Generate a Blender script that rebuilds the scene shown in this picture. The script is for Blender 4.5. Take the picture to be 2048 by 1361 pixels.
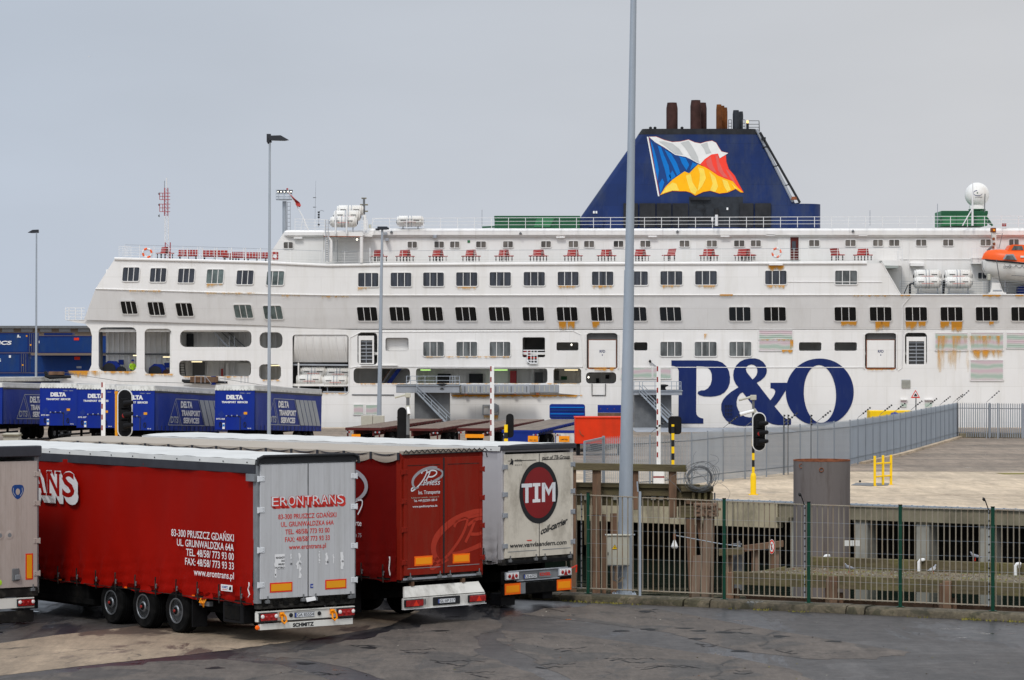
import bpy, math, random
from math import sin, cos, pi, radians as R, sqrt, atan2
from mathutils import Vector as V, Matrix
from mathutils.geometry import tessellate_polygon

for o in list(bpy.data.objects): bpy.data.objects.remove(o, do_unlink=True)
S = bpy.context.scene
COL = S.collection
# ------------------------------------------------------------------ camera
F = 6150.0            # focal length in pixels of a 2048 px wide picture
HZ = 693.0            # picture row of the horizon
CAMZ = 6.4
cd = bpy.data.cameras.new('camera'); cam = bpy.data.objects.new('camera', cd); COL.objects.link(cam)
cam.location = (0, 0, CAMZ); cam.rotation_euler = (R(90), 0, 0)
cd.sensor_width = 36; cd.lens = F/2048*36; cd.sensor_fit = 'HORIZONTAL'
cd.shift_y = (HZ-680.5)/2048
cd.clip_start = 1; cd.clip_end = 6000
S.camera = cam
# ------------------------------------------------------------------ sky and sun (bright overcast, soft sun behind the camera)
SUN_EL, SUN_AZ = 50, 200    # azimuth clockwise from +Y
w = bpy.data.worlds.new('World'); S.world = w; w.use_nodes = True
nt = w.node_tree; nt.nodes.clear()
def N(t, ty, **k):
    n = t.nodes.new(ty)
    for a, b in k.items():
        if a.startswith('i_'): n.inputs[int(a[2:])].default_value = b
        else: setattr(n, a, b)
    return n
wo = N(nt, 'ShaderNodeOutputWorld'); bg = N(nt, 'ShaderNodeBackground')
nt.links.new(bg.outputs[0], wo.inputs[0])
sky = N(nt, 'ShaderNodeTexSky', sky_type='NISHITA', sun_disc=False, sun_elevation=R(SUN_EL), sun_rotation=R(SUN_AZ), air_density=1.5, dust_density=4)
tc = N(nt, 'ShaderNodeTexCoord'); sx = N(nt, 'ShaderNodeSeparateXYZ'); nt.links.new(tc.outputs['Generated'], sx.inputs[0])
# cloud colour: cooler to the west (left), warmer to the east (right)
mx = N(nt, 'ShaderNodeMapRange', i_1=-0.17, i_2=0.15, i_3=0.0, i_4=1.0); nt.links.new(sx.outputs[0], mx.inputs[0])
cr = N(nt, 'ShaderNodeMix', data_type='RGBA'); cr.inputs[6].default_value = (.462, .518, .605, 1); cr.inputs[7].default_value = (.562, .573, .600, 1)
nt.links.new(mx.outputs[0], cr.inputs[0])
# brightness: grey at the northern horizon, brighter overhead and towards the hidden sun in the south
mz = N(nt, 'ShaderNodeMapRange', i_1=0.10, i_2=0.80, i_3=1.0, i_4=1.9, interpolation_type='SMOOTHSTEP'); nt.links.new(sx.outputs[2], mz.inputs[0])
my = N(nt, 'ShaderNodeMapRange', i_1=-0.7, i_2=0.6, i_3=1.25, i_4=1.0, interpolation_type='SMOOTHSTEP'); nt.links.new(sx.outputs[1], my.inputs[0])
mu = N(nt, 'ShaderNodeMath', operation='MULTIPLY'); nt.links.new(mz.outputs[0], mu.inputs[0]); nt.links.new(my.outputs[0], mu.inputs[1])
mp = N(nt, 'ShaderNodeMapping'); mp.inputs[3].default_value = (5, 5, 16); nt.links.new(tc.outputs['Generated'], mp.inputs[0])
nz = N(nt, 'ShaderNodeTexNoise'); nz.inputs['Scale'].default_value = 1.6; nz.inputs['Detail'].default_value = 5; nz.inputs['Roughness'].default_value = .5
nt.links.new(mp.outputs[0], nz.inputs[0])
mn = N(nt, 'ShaderNodeMapRange', i_1=.25, i_2=.75, i_3=1.00, i_4=1.08); nt.links.new(nz.outputs[0], mn.inputs[0])
mh = N(nt, 'ShaderNodeMapRange', i_1=0.0, i_2=0.12, i_3=1.07, i_4=0.96); nt.links.new(sx.outputs[2], mh.inputs[0])
m2 = N(nt, 'ShaderNodeMath', operation='MULTIPLY'); nt.links.new(mu.outputs[0], m2.inputs[0]); nt.links.new(mn.outputs[0], m2.inputs[1])
m3 = N(nt, 'ShaderNodeMath', operation='MULTIPLY'); nt.links.new(m2.outputs[0], m3.inputs[0]); nt.links.new(mh.outputs[0], m3.inputs[1])
vs = N(nt, 'ShaderNodeVectorMath', operation='SCALE'); nt.links.new(cr.outputs[2], vs.inputs[0]); nt.links.new(m3.outputs[0], vs.inputs[3])
sk = N(nt, 'ShaderNodeVectorMath', operation='SCALE'); sk.inputs[3].default_value = .05; nt.links.new(sky.outputs[0], sk.inputs[0])
mm = N(nt, 'ShaderNodeMix', data_type='RGBA'); mm.inputs[0].default_value = .08
nt.links.new(vs.outputs[0], mm.inputs[6]); nt.links.new(sk.outputs[0], mm.inputs[7]); nt.links.new(mm.outputs[2], bg.inputs[0])
bg.inputs[1].default_value = 1.0
sd = bpy.data.lights.new('sun', 'SUN'); sun = bpy.data.objects.new('sun', sd); COL.objects.link(sun)
sd.energy = 1.5; sd.angle = R(12); sd.color = (1, .965, .91)
az, el = R(SUN_AZ), R(SUN_EL)
sun.rotation_euler = V((sin(az)*cos(el), cos(az)*cos(el), sin(el))).to_track_quat('Z', 'Y').to_euler()
S.view_settings.view_transform = 'Standard'; S.view_settings.look = 'None'; S.view_settings.exposure = 0.12; S.view_settings.gamma = 1.0
S.render.film_transparent = False
S.cycles.max_bounces = 6; S.cycles.diffuse_bounces = 3; S.cycles.glossy_bounces = 3; S.cycles.transparent_max_bounces = 12
try: S.cycles.use_denoising = True
except Exception: pass
rnd = random.Random(11)

def P(px, py, Y):      # world point that lies Y metres ahead of the camera on the ray of picture point px, py
    return V(((px-1024)/F*Y, Y, CAMZ-(py-HZ)/F*Y))
def Pz(px, py, z):     # the same for a known height
    Y = (CAMZ-z)*F/(py-HZ)
    return V(((px-1024)/F*Y, Y, z))
# ------------------------------------------------------------------ materials
def srgb(r, g, b):
    return tuple((c/255/12.92 if c/255 <= .04045 else ((c/255+.055)/1.055)**2.4) for c in (r, g, b))
def mat(name, col, rough=.6, metal=0.0, var=.10, vs=1.0, stretch=(1, 1, 1), dirt=None, damt=.3, dscale=.6, dstretch=(1, 1, .25),
        bump=0.0, bscale=8.0, bstretch=(1, 1, 1), spec=.22, rvar=0.0, coat=0.0, emis=None, es=0.0, waves=None, plates=None):
    m = bpy.data.materials.new(name); m.use_nodes = True; t = m.node_tree; L = t.links.new
    b = t.nodes['Principled BSDF']
    b.inputs['Roughness'].default_value = rough; b.inputs['Metallic'].default_value = metal; b.inputs['Specular IOR Level'].default_value = spec
    if coat: b.inputs['Coat Weight'].default_value = coat; b.inputs['Coat Roughness'].default_value = .15
    tc = N(t, 'ShaderNodeTexCoord')
    def noise(scale, st, detail=5, rough_=.6):
        mp = N(t, 'ShaderNodeMapping'); mp.inputs[3].default_value = st; L(tc.outputs['Object'], mp.inputs[0])
        n = N(t, 'ShaderNodeTexNoise'); n.inputs['Scale'].default_value = scale; n.inputs['Detail'].default_value = detail; n.inputs['Roughness'].default_value = rough_
        L(mp.outputs[0], n.inputs[0]); return n
    n1 = noise(vs, stretch)
    mr = N(t, 'ShaderNodeMapRange', i_1=.3, i_2=.7, i_3=1-var, i_4=1+var); L(n1.outputs[0], mr.inputs[0])
    sc = N(t, 'ShaderNodeVectorMath', operation='SCALE'); sc.inputs[0].default_value = col; L(mr.outputs[0], sc.inputs[3])
    out = sc.outputs[0]
    if dirt:
        n2 = noise(dscale, dstretch, 8, .7)
        d = N(t, 'ShaderNodeMapRange', i_1=.48, i_2=.75, i_3=0, i_4=damt); L(n2.outputs[0], d.inputs[0])
        mx = N(t, 'ShaderNodeMix', data_type='RGBA'); mx.inputs[7].default_value = (*dirt, 1); L(d.outputs[0], mx.inputs[0]); L(out, mx.inputs[6]); out = mx.outputs[2]
    if plates:      # welded plating: faint seams and small differences from plate to plate
        sp = N(t, 'ShaderNodeSeparateXYZ'); L(tc.outputs['Object'], sp.inputs[0]); cb = N(t, 'ShaderNodeCombineXYZ'); L(sp.outputs[0], cb.inputs[0]); L(sp.outputs[2], cb.inputs[1])
        bt = N(t, 'ShaderNodeTexBrick', offset=.37, squash=1.0); bt.inputs['Scale'].default_value = 1; bt.inputs['Brick Width'].default_value = plates[0]; bt.inputs['Row Height'].default_value = plates[1]
        bt.inputs['Mortar Size'].default_value = .035; bt.inputs['Mortar Smooth'].default_value = .6; a = plates[2]
        bt.inputs['Color1'].default_value = (1, 1, 1, 1); bt.inputs['Color2'].default_value = (1-a, 1-a, 1-a*1.2, 1); bt.inputs['Mortar'].default_value = (1-2.2*a, 1-2.3*a, 1-2.6*a, 1)
        L(cb.outputs[0], bt.inputs[0]); vm = N(t, 'ShaderNodeVectorMath', operation='MULTIPLY'); L(out, vm.inputs[0]); L(bt.outputs[0], vm.inputs[1]); out = vm.outputs[0]
    L(out, b.inputs['Base Color'])
    if rvar:
        n4 = noise(vs*2.3, stretch)
        r_ = N(t, 'ShaderNodeMapRange', i_1=.3, i_2=.7, i_3=max(.02, rough-rvar), i_4=min(1, rough+rvar)); L(n4.outputs[0], r_.inputs[0]); L(r_.outputs[0], b.inputs['Roughness'])
    if bump:
        n3 = noise(bscale, bstretch, 6)
        bp = N(t, 'ShaderNodeBump'); bp.inputs['Strength'].default_value = bump; bp.inputs['Distance'].default_value = .05; L(n3.outputs[0], bp.inputs['Height'])
        L(bp.outputs[0], b.inputs['Normal'])
    if waves:     # (scale, direction, strength): corrugation
        mp = N(t, 'ShaderNodeMapping'); L(tc.outputs['Object'], mp.inputs[0])
        wv = N(t, 'ShaderNodeTexWave', wave_type='BANDS', bands_direction=waves[1]); wv.inputs['Scale'].default_value = waves[0]; L(mp.outputs[0], wv.inputs[0])
        bp = N(t, 'ShaderNodeBump'); bp.inputs['Strength'].default_value = waves[2]; bp.inputs['Distance'].default_value = .05; L(wv.outputs[1], bp.inputs['Height']); L(bp.outputs[0], b.inputs['Normal'])
    if emis: b.inputs['Emission Color'].default_value = (*emis, 1); b.inputs['Emission Strength'].default_value = es
    return m
M = {}
def dm(key, *a, **k): M[key] = mat(key, *a, **k)
dm('ship_white', (.79, .772, .752), .45, plates=(7.5, 1.45, .045), var=.035, vs=.25, stretch=(1, 1, 1.5), dirt=(.50, .46, .38), damt=.30, dscale=.5, dstretch=(2.2, 1, .22), bump=.05, bscale=.6, bstretch=(1, 1, 2))
dm('ship_grey', (.80, .785, .77), .5, plates=(8.2, 1.5, .035), var=.03, vs=.3, dirt=(.45, .41, .35), damt=.25, dscale=.5, dstretch=(2, 1, .2))
dm('inner', (.78, .77, .74), .6, var=.08, vs=.5, dirt=(.22, .16, .10), damt=.3, dscale=.8)
dm('inner_dark', (.10, .10, .10), .6)
dm('deck_green', (.30, .33, .31), .8)
dm('glass_blue', (.030, .034, .044), .12, var=.75, vs=1.6, stretch=(2.5, 1, .3), spec=.5)
dm('glass_black', (.006, .007, .008), .12, var=.3, vs=1.5, spec=.3)
dm('glass_lit', (.10, .108, .108), .18, var=.7, vs=1.3, stretch=(1.5, 1, .4), spec=.5)
dm('glass_green', (.10, .13, .125), .15, var=.6, vs=1.2, spec=.5)
dm('glass_cabin', (.105, .092, .08), .2, var=.8, vs=.6, spec=.5)
dm('navy', srgb(20, 42, 90), .5, plates=(3.5, 1.7, .08), var=.14, vs=.6, dirt=(.055, .066, .075), damt=.7, dscale=.45, dstretch=(1, 1, .35))
dm('logo_navy', srgb(15, 36, 92), .45, var=.06, vs=.8, dirt=(.05, .07, .13), damt=.35, dscale=1.2)
dm('soot', (.018, .019, .022), .8, var=.3, vs=2, dirt=(.05, .05, .05), damt=.5)
dm('pipe_rust', (.050, .022, .018), .8, var=.4, vs=1.4, dirt=(.015, .012, .012), damt=.9, dscale=1.0, bump=.3)
dm('pipe_orange', (.17, .055, .012), .8, var=.4, vs=1.2, dirt=(.03, .015, .01), damt=.8, dscale=1.0)
dm('pipe_dark', (.022, .026, .032), .6, var=.3, vs=2)
dm('green', srgb(44, 105, 68), .5, var=.12, vs=.8, dirt=(.04, .05, .03), damt=.4)
dm('dkgreen', srgb(30, 78, 52), .5, var=.1)
dm('raft', (.72, .71, .68), .4, var=.05, vs=1.5, dirt=(.35, .25, .15), damt=.35, dscale=1.5)
dm('black', (.008, .008, .009), .6, spec=.12, var=.3, vs=3)
dm('rubber', (.006, .006, .006), .9, spec=.06, var=.35, vs=3, dirt=(.03, .027, .024), damt=.35, dscale=3, dstretch=(1, 1, 1))
dm('chassis', (.006, .006, .006), .8, spec=.06, var=.4, vs=3, dirt=(.035, .03, .024), damt=.35, dscale=2.5, dstretch=(1, 1, 1))
dm('steel', (.35, .39, .435), .42, metal=.35, var=.10, vs=1.2, stretch=(1, 1, .3), dirt=(.42, .45, .48), damt=.6, dscale=2.0, dstretch=(1, 1, .3))
dm('steel_dark', (.13, .135, .14), .5, var=.2, vs=2)
dm('steel_dull', (.31, .33, .36), .5, metal=.2, var=.12, vs=1.0, stretch=(1, 1, .4))
dm('lamp_head', (.03, .033, .04), .5)
dm('white', (.74, .74, .73), .45, var=.05)
dm('white_dirty', (.62, .61, .57), .5, var=.08, vs=2, dirt=(.10, .09, .07), damt=.65, dscale=2.2, dstretch=(1, 1, .3))
dm('red', (.24, .016, .012), .45, var=.12, vs=2)
dm('redbright', (.36, .035, .03), .45, var=.2, vs=3)
dm('boat_orange', srgb(232, 92, 32), .35, var=.06, vs=1)
dm('tin_orange', srgb(214, 52, 12), .5, var=.08, vs=1, dirt=(.20, .03, .01), damt=.4)
dm('yellow', srgb(238, 196, 20), .5, var=.08, vs=2, dirt=(.30, .18, .04), damt=.4)
dm('amber', srgb(222, 150, 24), .4, var=.06)
dm('amber_bright', srgb(245, 150, 20), .4, var=.06)
dm('refl_red', srgb(214, 52, 30), .4, var=.05)
dm('refl_orange', srgb(244, 104, 16), .4, var=.05)
dm('lens_red', (.30, .012, .012), .15, var=.4, vs=14, coat=.6)
dm('lens_clear', (.75, .72, .70), .12, coat=.6)
dm('delta_blue', srgb(0, 36, 132), .5, var=.08, vs=.9, dirt=(.02, .05, .16), damt=.4)
dm('delta_side', srgb(20, 46, 128), .5, var=.10, vs=.7, dirt=(.05, .07, .16), damt=.5, bump=.15, bscale=1.5, bstretch=(1, 2.5, .4))
dm('print_white', (.72, .72, .72), .5, var=.05)
dm('print_grey', (.33, .35, .37), .5, var=.10)
dm('container_blue', srgb(12, 52, 112), .5, var=.10, vs=.5, dirt=(.03, .06, .11), damt=.5, waves=(2.4, 'X', .5))
dm('container_blue2', srgb(8, 34, 92), .5, var=.12, vs=.5)
dm('warehouse', (.16, .125, .10), .8, var=.15, vs=.1)
dm('warehouse_lite', (.24, .26, .29), .5, var=.15, vs=.1)
dm('wood_deck', (.20, .165, .13), .8, var=.3, vs=.6, stretch=(6, .6, 1), dirt=(.09, .05, .04), damt=.5, dscale=1, dstretch=(1, 1, 1))
dm('maroon', (.085, .014, .012), .6, var=.25, vs=1)
dm('flat_blue', srgb(14, 42, 124), .5, var=.12)
dm('wood_rust', (.15, .085, .052), .85, var=.5, vs=2.4, stretch=(1, 1, .25), dirt=(.09, .075, .05), damt=.7, dscale=1.6, dstretch=(2, 2, .4), bump=.6, bscale=6, bstretch=(2, 2, .2))
dm('wood_red', (.22, .148, .105), .85, var=.25, vs=2, stretch=(1, 1, .25), dirt=(.10, .085, .06), damt=.85, dscale=1.8, dstretch=(2, 2, .3), bump=.5, bscale=6, bstretch=(2, 2, .2))
dm('wood_moss', (.10, .08, .045), .9, var=.3, vs=1.6, stretch=(.3, 1, 2), dirt=(.15, .145, .03), damt=.6, dscale=1.2, dstretch=(.5, 1, 1), bump=.6, bscale=6, bstretch=(.3, 1, 2))
dm('moss', (.17, .15, .03), .95, var=.4, vs=4)
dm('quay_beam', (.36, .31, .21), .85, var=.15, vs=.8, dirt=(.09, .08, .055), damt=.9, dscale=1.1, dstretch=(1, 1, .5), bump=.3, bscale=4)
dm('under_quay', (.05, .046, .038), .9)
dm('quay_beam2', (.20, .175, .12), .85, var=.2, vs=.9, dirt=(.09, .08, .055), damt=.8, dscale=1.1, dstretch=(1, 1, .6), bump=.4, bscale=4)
dm('pillar', (.27, .26, .225), .85, var=.18, vs=1.2, dirt=(.10, .085, .06), damt=.6, dscale=1.2)
dm('pile_grey', (.15, .13, .122), .7, var=.10, vs=.7, stretch=(1, 1, .3), dirt=(.075, .055, .045), damt=.85, dscale=1.5, dstretch=(2.2, 2.2, .22))
dm('rust', (.22, .075, .035), .85, var=.4, vs=5)
dm('conc_block', (.46, .435, .36), .85, var=.12, vs=1)
dm('fence_bar', (.27, .235, .18), .5, metal=.1, var=.15, vs=3, stretch=(1, 1, .2), dirt=(.26, .16, .08), damt=.8, dscale=1.2, dstretch=(2, 2, .5))
dm('fence_green', srgb(6, 58, 42), .5, var=.10)
dm('insul', (.01, .01, .01), .5)
dm('palisade', (.35, .385, .42), .5, metal=.15, var=.08, vs=.6, stretch=(1, 1, .4))
dm('palisade2', (.23, .255, .285), .5, metal=.15, var=.08)
dm('box_beige', (.45, .44, .37), .5, var=.06, vs=2, dirt=(.28, .26, .2), damt=.4, dscale=3)
dm('hivis', srgb(170, 215, 50), .7)
dm('skin', (.45, .27, .20), .6)
dm('trouser', (.02, .03, .06), .8)
dm('bird_grey', (.24, .25, .28), .7, var=.3, vs=12)
dm('bird_white', (.6, .6, .6), .7)
dm('tube_yellow', (.8, .7, .4), .4, emis=(1, .84, .5), es=1.2)
dm('tube_green', (.6, .8, .3), .4, emis=(.55, 1, .28), es=1)
dm('bulb', (.9, .9, .8), .4, emis=(1, .95, .8), es=2.0)
dm('beacon', (.9, .6, .2), .4, emis=(1, .5, .15), es=1.5)
dm('ladder_red', (.36, .04, .05), .5)
dm('louver', (.62, .615, .595), .6, var=.05, waves=(1.6, 'Z', .6), vs=1)
dm('foam', (.7, .7, .7), .9)
for k, c in {'f_white': (.74, .74, .72), 'f_grey': (.50, .51, .50), 'f_blue': srgb(0, 110, 190), 'f_navy': srgb(22, 62, 122), 'f_yellow': srgb(246, 176, 10),
             'f_pale': srgb(240, 208, 84), 'f_red': srgb(238, 66, 50), 'f_pink': srgb(214, 92, 86), 'f_line': srgb(170, 60, 50)}.items():
    dm(k, c, .5, var=.05, vs=1.5)
# louvred panels with the faint pink and green paint bands that show on the ship
def banded():
    m = mat('grille_paint', (.6, .6, .58), .6, var=.04); t = m.node_tree; L = t.links.new; b = t.nodes['Principled BSDF']
    tc = N(t, 'ShaderNodeTexCoord'); sp = N(t, 'ShaderNodeSeparateXYZ'); L(tc.outputs['Object'], sp.inputs[0])
    w_ = N(t, 'ShaderNodeMath', operation='MULTIPLY', i_1=8.0); L(sp.outputs[2], w_.inputs[0])
    ns = N(t, 'ShaderNodeTexNoise'); ns.inputs['Scale'].default_value = .8; L(tc.outputs['Object'], ns.inputs[0])
    ad = N(t, 'ShaderNodeMath', operation='MULTIPLY_ADD', i_1=4.0); L(ns.outputs[0], ad.inputs[0]); L(w_.outputs[0], ad.inputs[2])
    s_ = N(t, 'ShaderNodeMath', operation='SINE'); L(ad.outputs[0], s_.inputs[0])
    r = N(t, 'ShaderNodeMapRange', i_1=-1, i_2=1, i_3=0, i_4=1); L(s_.outputs[0], r.inputs[0])
    cr = N(t, 'ShaderNodeValToRGB'); e = cr.color_ramp.elements
    e[0].position = 0; e[0].color = (.42, .52, .44, 1); e[1].position = 1; e[1].color = (.62, .49, .52, 1); x = e.new(.5); x.color = (.6, .585, .55, 1)
    L(r.outputs[0], cr.inputs[0]); L(cr.outputs[0], b.inputs['Base Color']); return m
M['grille_paint'] = banded()
def rustdecal():
    m = bpy.data.materials.new('rust_stain'); m.use_nodes = True; t = m.node_tree; L = t.links.new; b = t.nodes['Principled BSDF']
    b.inputs['Roughness'].default_value = .8
    at = N(t, 'ShaderNodeAttribute', attribute_name='fade'); tc = N(t, 'ShaderNodeTexCoord')
    mp = N(t, 'ShaderNodeMapping'); mp.inputs[3].default_value = (2.4, 1, .3); L(tc.outputs['Object'], mp.inputs[0])
    n = N(t, 'ShaderNodeTexNoise'); n.inputs['Scale'].default_value = 1.3; n.inputs['Detail'].default_value = 6; L(mp.outputs[0], n.inputs[0])
    a = N(t, 'ShaderNodeMath', operation='MULTIPLY_ADD', i_1=2.3); L(n.outputs[0], a.inputs[0]); L(at.outputs['Fac'], a.inputs[2])
    mu = N(t, 'ShaderNodeMapRange', i_1=1.38, i_2=2.1, i_3=0, i_4=1.0); L(a.outputs[0], mu.inputs[0])
    cr = N(t, 'ShaderNodeValToRGB'); e = cr.color_ramp.elements; e[0].color = (.70, .50, .22, 1); e[1].color = (.60, .25, .015, 1)
    L(mu.outputs[0], cr.inputs[0]); L(cr.outputs[0], b.inputs['Base Color'])
    L(mu.outputs[0], b.inputs['Alpha']); return m
M['rust_stain'] = rustdecal()
# ------------------------------------------------------------------ mesh builder
_tc = {}
def glyphs(s, bold=0.0, space=1.0):
    k = (s, bold, space)
    if k in _tc: return _tc[k]
    cu = bpy.data.curves.new('t', 'FONT'); cu.body = s; cu.offset = bold; cu.resolution_u = 3; cu.space_character = space; cu.size = 1
    o = bpy.data.objects.new('t', cu); COL.objects.link(o); bpy.context.view_layer.update()
    dg = bpy.context.evaluated_depsgraph_get(); me = bpy.data.meshes.new_from_object(o.evaluated_get(dg))
    vs = [(v.co.x, v.co.y) for v in me.vertices]; fs = [tuple(p.vertices) for p in me.polygons]
    bpy.data.objects.remove(o); bpy.data.curves.remove(cu); bpy.data.meshes.remove(me)
    xs = [v[0] for v in vs] or [0, 1]; ys = [v[1] for v in vs] or [0, 1]
    _tc[k] = (vs, fs, (min(xs), max(xs), min(ys), max(ys))); return _tc[k]
class MB:
    def __init__(s): s.v = []; s.f = []; s.m = []; s.mats = []; s.fade = {}
    def mi(s, m):
        m = M[m] if isinstance(m, str) else m
        if m not in s.mats: s.mats.append(m)
        return s.mats.index(m)
    def add(s, vs, fs, m):
        n = len(s.v); i = s.mi(m); s.v += [tuple(v) for v in vs]
        for f in fs: s.f.append(tuple(n+a for a in f)); s.m.append(i)
        return n
    def box(s, x0, x1, y0, y1, z0, z1, m, T=None):
        if x0 > x1: x0, x1 = x1, x0
        if y0 > y1: y0, y1 = y1, y0
        if z0 > z1: z0, z1 = z1, z0
        vs = [V((x, y, z)) for z in (z0, z1) for y in (y0, y1) for x in (x0, x1)]
        if T is not None: vs = [T @ v for v in vs]
        s.add(vs, [(0, 2, 3, 1), (4, 5, 7, 6), (0, 1, 5, 4), (2, 6, 7, 3), (0, 4, 6, 2), (1, 3, 7, 5)], m)
    def cbox(s, x0, x1, y0, y1, z0, z1, c, m, T=None):     # box with chamfered edges
        if x0 > x1: x0, x1 = x1, x0
        if y0 > y1: y0, y1 = y1, y0
        if z0 > z1: z0, z1 = z1, z0
        c = min(c, (x1-x0)*.45, (y1-y0)*.45, (z1-z0)*.45)
        def ring(z, i): return [(x0+i+c, y0+i, z), (x1-i-c, y0+i, z), (x1-i, y0+i+c, z), (x1-i, y1-i-c, z), (x1-i-c, y1-i, z), (x0+i+c, y1-i, z), (x0+i, y1-i-c, z), (x0+i, y0+i+c, z)]
        c2 = c*.6
        rs = [ring(z0, c2), ring(z0+c2, 0), ring(z1-c2, 0), ring(z1, c2)]
        vs = [V(p) for r in rs for p in r]
        if T is not None: vs = [T @ v for v in vs]
        fs = [tuple(range(7, -1, -1)), tuple(range(24, 32))]
        for k in range(3):
            for j in range(8): fs.append((k*8+j, k*8+(j+1) % 8, k*8+8+(j+1) % 8, k*8+8+j))
        s.add(vs, fs, m)
    def bx(s, p, q, m): s.box(p[0], q[0], p[1], q[1], p[2], q[2], m)
    def tube(s, path, r, m, n=6, cap=True, flat=None):
        path = [V(p) for p in path]; k = len(path); vs = []; rr = r if isinstance(r, (list, tuple)) else [r]*k
        up = None
        for i, p in enumerate(path):
            d = (path[min(i+1, k-1)]-path[max(i-1, 0)]); d = d.normalized() if d.length > 1e-9 else V((0, 0, 1))
            if up is None:
                a = V((0, 0, 1)) if abs(d.z) < .9 else V((1, 0, 0)); up = d.cross(a).normalized()
            else:
                up = (up-d*up.dot(d)); up = up.normalized() if up.length > 1e-6 else d.orthogonal().normalized()
            sd_ = d.cross(up)
            for j in range(n):
                a = 2*pi*(j+.5)/n; vs.append(p+(up*cos(a)+sd_*sin(a))*rr[i])
        fs = [(i*n+j, i*n+(j+1) % n, i*n+n+(j+1) % n, i*n+n+j) for i in range(k-1) for j in range(n)]
        if cap: fs += [tuple(range(n-1, -1, -1)), tuple(range((k-1)*n, k*n))]
        s.add(vs, fs, m)
    def cyl(s, p0, p1, r0, m, r1=None, n=16): s.tube([p0, p1], [r0, r0 if r1 is None else r1], m, n)
    def lathe(s, prof, o, ax, m, n=20, cap=True):    # prof: (radius, height along ax)
        o = V(o); ax = V(ax).normalized(); u = ax.orthogonal().normalized(); w_ = ax.cross(u); vs = []; k = len(prof)
        for r, h in prof:
            for j in range(n):
                a = 2*pi*(j+.5)/n; vs.append(o+ax*h+(u*cos(a)+w_*sin(a))*r)
        fs = [(i*n+j, i*n+(j+1) % n, i*n+n+(j+1) % n, i*n+n+j) for i in range(k-1) for j in range(n)]
        if cap: fs += [tuple(range(n-1, -1, -1)), tuple(range((k-1)*n, k*n))]
        s.add(vs, fs, m)
    def plate(s, loops, vec, m, m2=None):      # polygon with holes (3d loops), extruded by vec
        loops = [[V(p) for p in l] for l in loops]; tris = tessellate_polygon(loops); flat = [p for l in loops for p in l]; n = len(flat)
        vec = V(vec) if vec is not None else None
        s.add(flat, tris, m)
        if vec is None: return
        s.add([p+vec for p in flat], [tuple(reversed(t)) for t in tris], m)
        for l in loops:
            k = len(l); s.add(l+[p+vec for p in l], [(i, (i+1) % k, k+(i+1) % k, k+i) for i in range(k)], m2 or m)
    def text(s, t, o, u, v, m, w=None, h=None, bold=0.02, align='l', shear=0.0, space=1.0, d=0.004):
        # o: origin of the baseline (left, centre or right by align); u, v: unit directions; h: height of the glyph box; w: width
        vs, fs, (a, b, c, e) = glyphs(t, bold, space); capn = glyphs('H', bold)[2]; o = V(o); u = V(u); v = V(v)
        sy = h/(capn[3]-capn[2]) if h else None; sx_ = w/(b-a) if w else None
        sy = sy or sx_; sx_ = sx_ or sy
        W = (b-a)*sx_; off = {'l': 0, 'c': -W/2, 'r': -W}[align]
        pts = [o+u*((x-a)*sx_+off+(y-capn[2])*sy*shear)+v*((y-capn[2])*sy) for x, y in vs]
        s.add(pts, fs, m)
    def poly2(s, pts, o, u, v, m, w=0.0):
        o = V(o); u = V(u); v = V(v); l = [o+u*x+v*y for x, y in pts]
        if len(l) < 5: s.add(l, [tuple(range(len(l)))], m)
        else: s.plate([l], None, m)
    def ribbon(s, pts, wd, o, u, v, m, closed=False):
        o = V(o); u = V(u); v = V(v); k = len(pts); out = []
        for i in range(k):
            a = pts[(i-1) % k] if (closed or i) else pts[0]; b = pts[(i+1) % k] if (closed or i < k-1) else pts[-1]
            dx, dy = b[0]-a[0], b[1]-a[1]; l = sqrt(dx*dx+dy*dy) or 1; ww = wd[i] if isinstance(wd, list) else wd
            nx, ny = -dy/l*ww/2, dx/l*ww/2; x, y = pts[i]
            out += [o+u*(x+nx)+v*(y+ny), o+u*(x-nx)+v*(y-ny)]
        n = k if closed else k-1
        s.add(out, [(2*i, 2*i+1, (2*i+3) % (2*k), (2*i+2) % (2*k)) for i in range(n)], m)
    def grid(s, fn, nu, nv, m, thick=None):
        vs = [fn(i/nu, j/nv) for j in range(nv+1) for i in range(nu+1)]
        fs = [(j*(nu+1)+i, j*(nu+1)+i+1, (j+1)*(nu+1)+i+1, (j+1)*(nu+1)+i) for j in range(nv) for i in range(nu)]
        s.add(vs, fs, m)
    def build(s, name, parent=None, local=False, sharp=32, label=None, kind=None, smooth=True):
        vs = s.v; off = V((0, 0, 0)); loc = V((0, 0, 0))
        if not local:
            if parent is not None:
                p = parent
                while p is not None: off += p.location; p = p.parent
            else:
                xs = [v[0] for v in vs]; ys = [v[1] for v in vs]; zs = [v[2] for v in vs]
                off = V(((min(xs)+max(xs))/2, (min(ys)+max(ys))/2, min(zs))); loc = off.copy()
            vs = [(v[0]-off.x, v[1]-off.y, v[2]-off.z) for v in vs]
        me = bpy.data.meshes.new(name); me.from_pydata(vs, [], s.f); me.materials.clear()
        for m_ in s.mats: me.materials.append(m_)
        me.polygons.foreach_set('material_index', s.m)
        if s.fade:
            at = me.attributes.new('fade', 'FLOAT', 'POINT')
            at.data.foreach_set('value', [s.fade.get(i, 0.0) for i in range(len(vs))])
        if smooth: me.shade_smooth(); me.set_sharp_from_angle(angle=R(sharp))
        me.update(); o = bpy.data.objects.new(name, me); COL.objects.link(o); o.location = loc
        if parent is not None: o.parent = parent
        if label: o['label'] = label
        if kind: o['kind'] = kind
        return o
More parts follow.
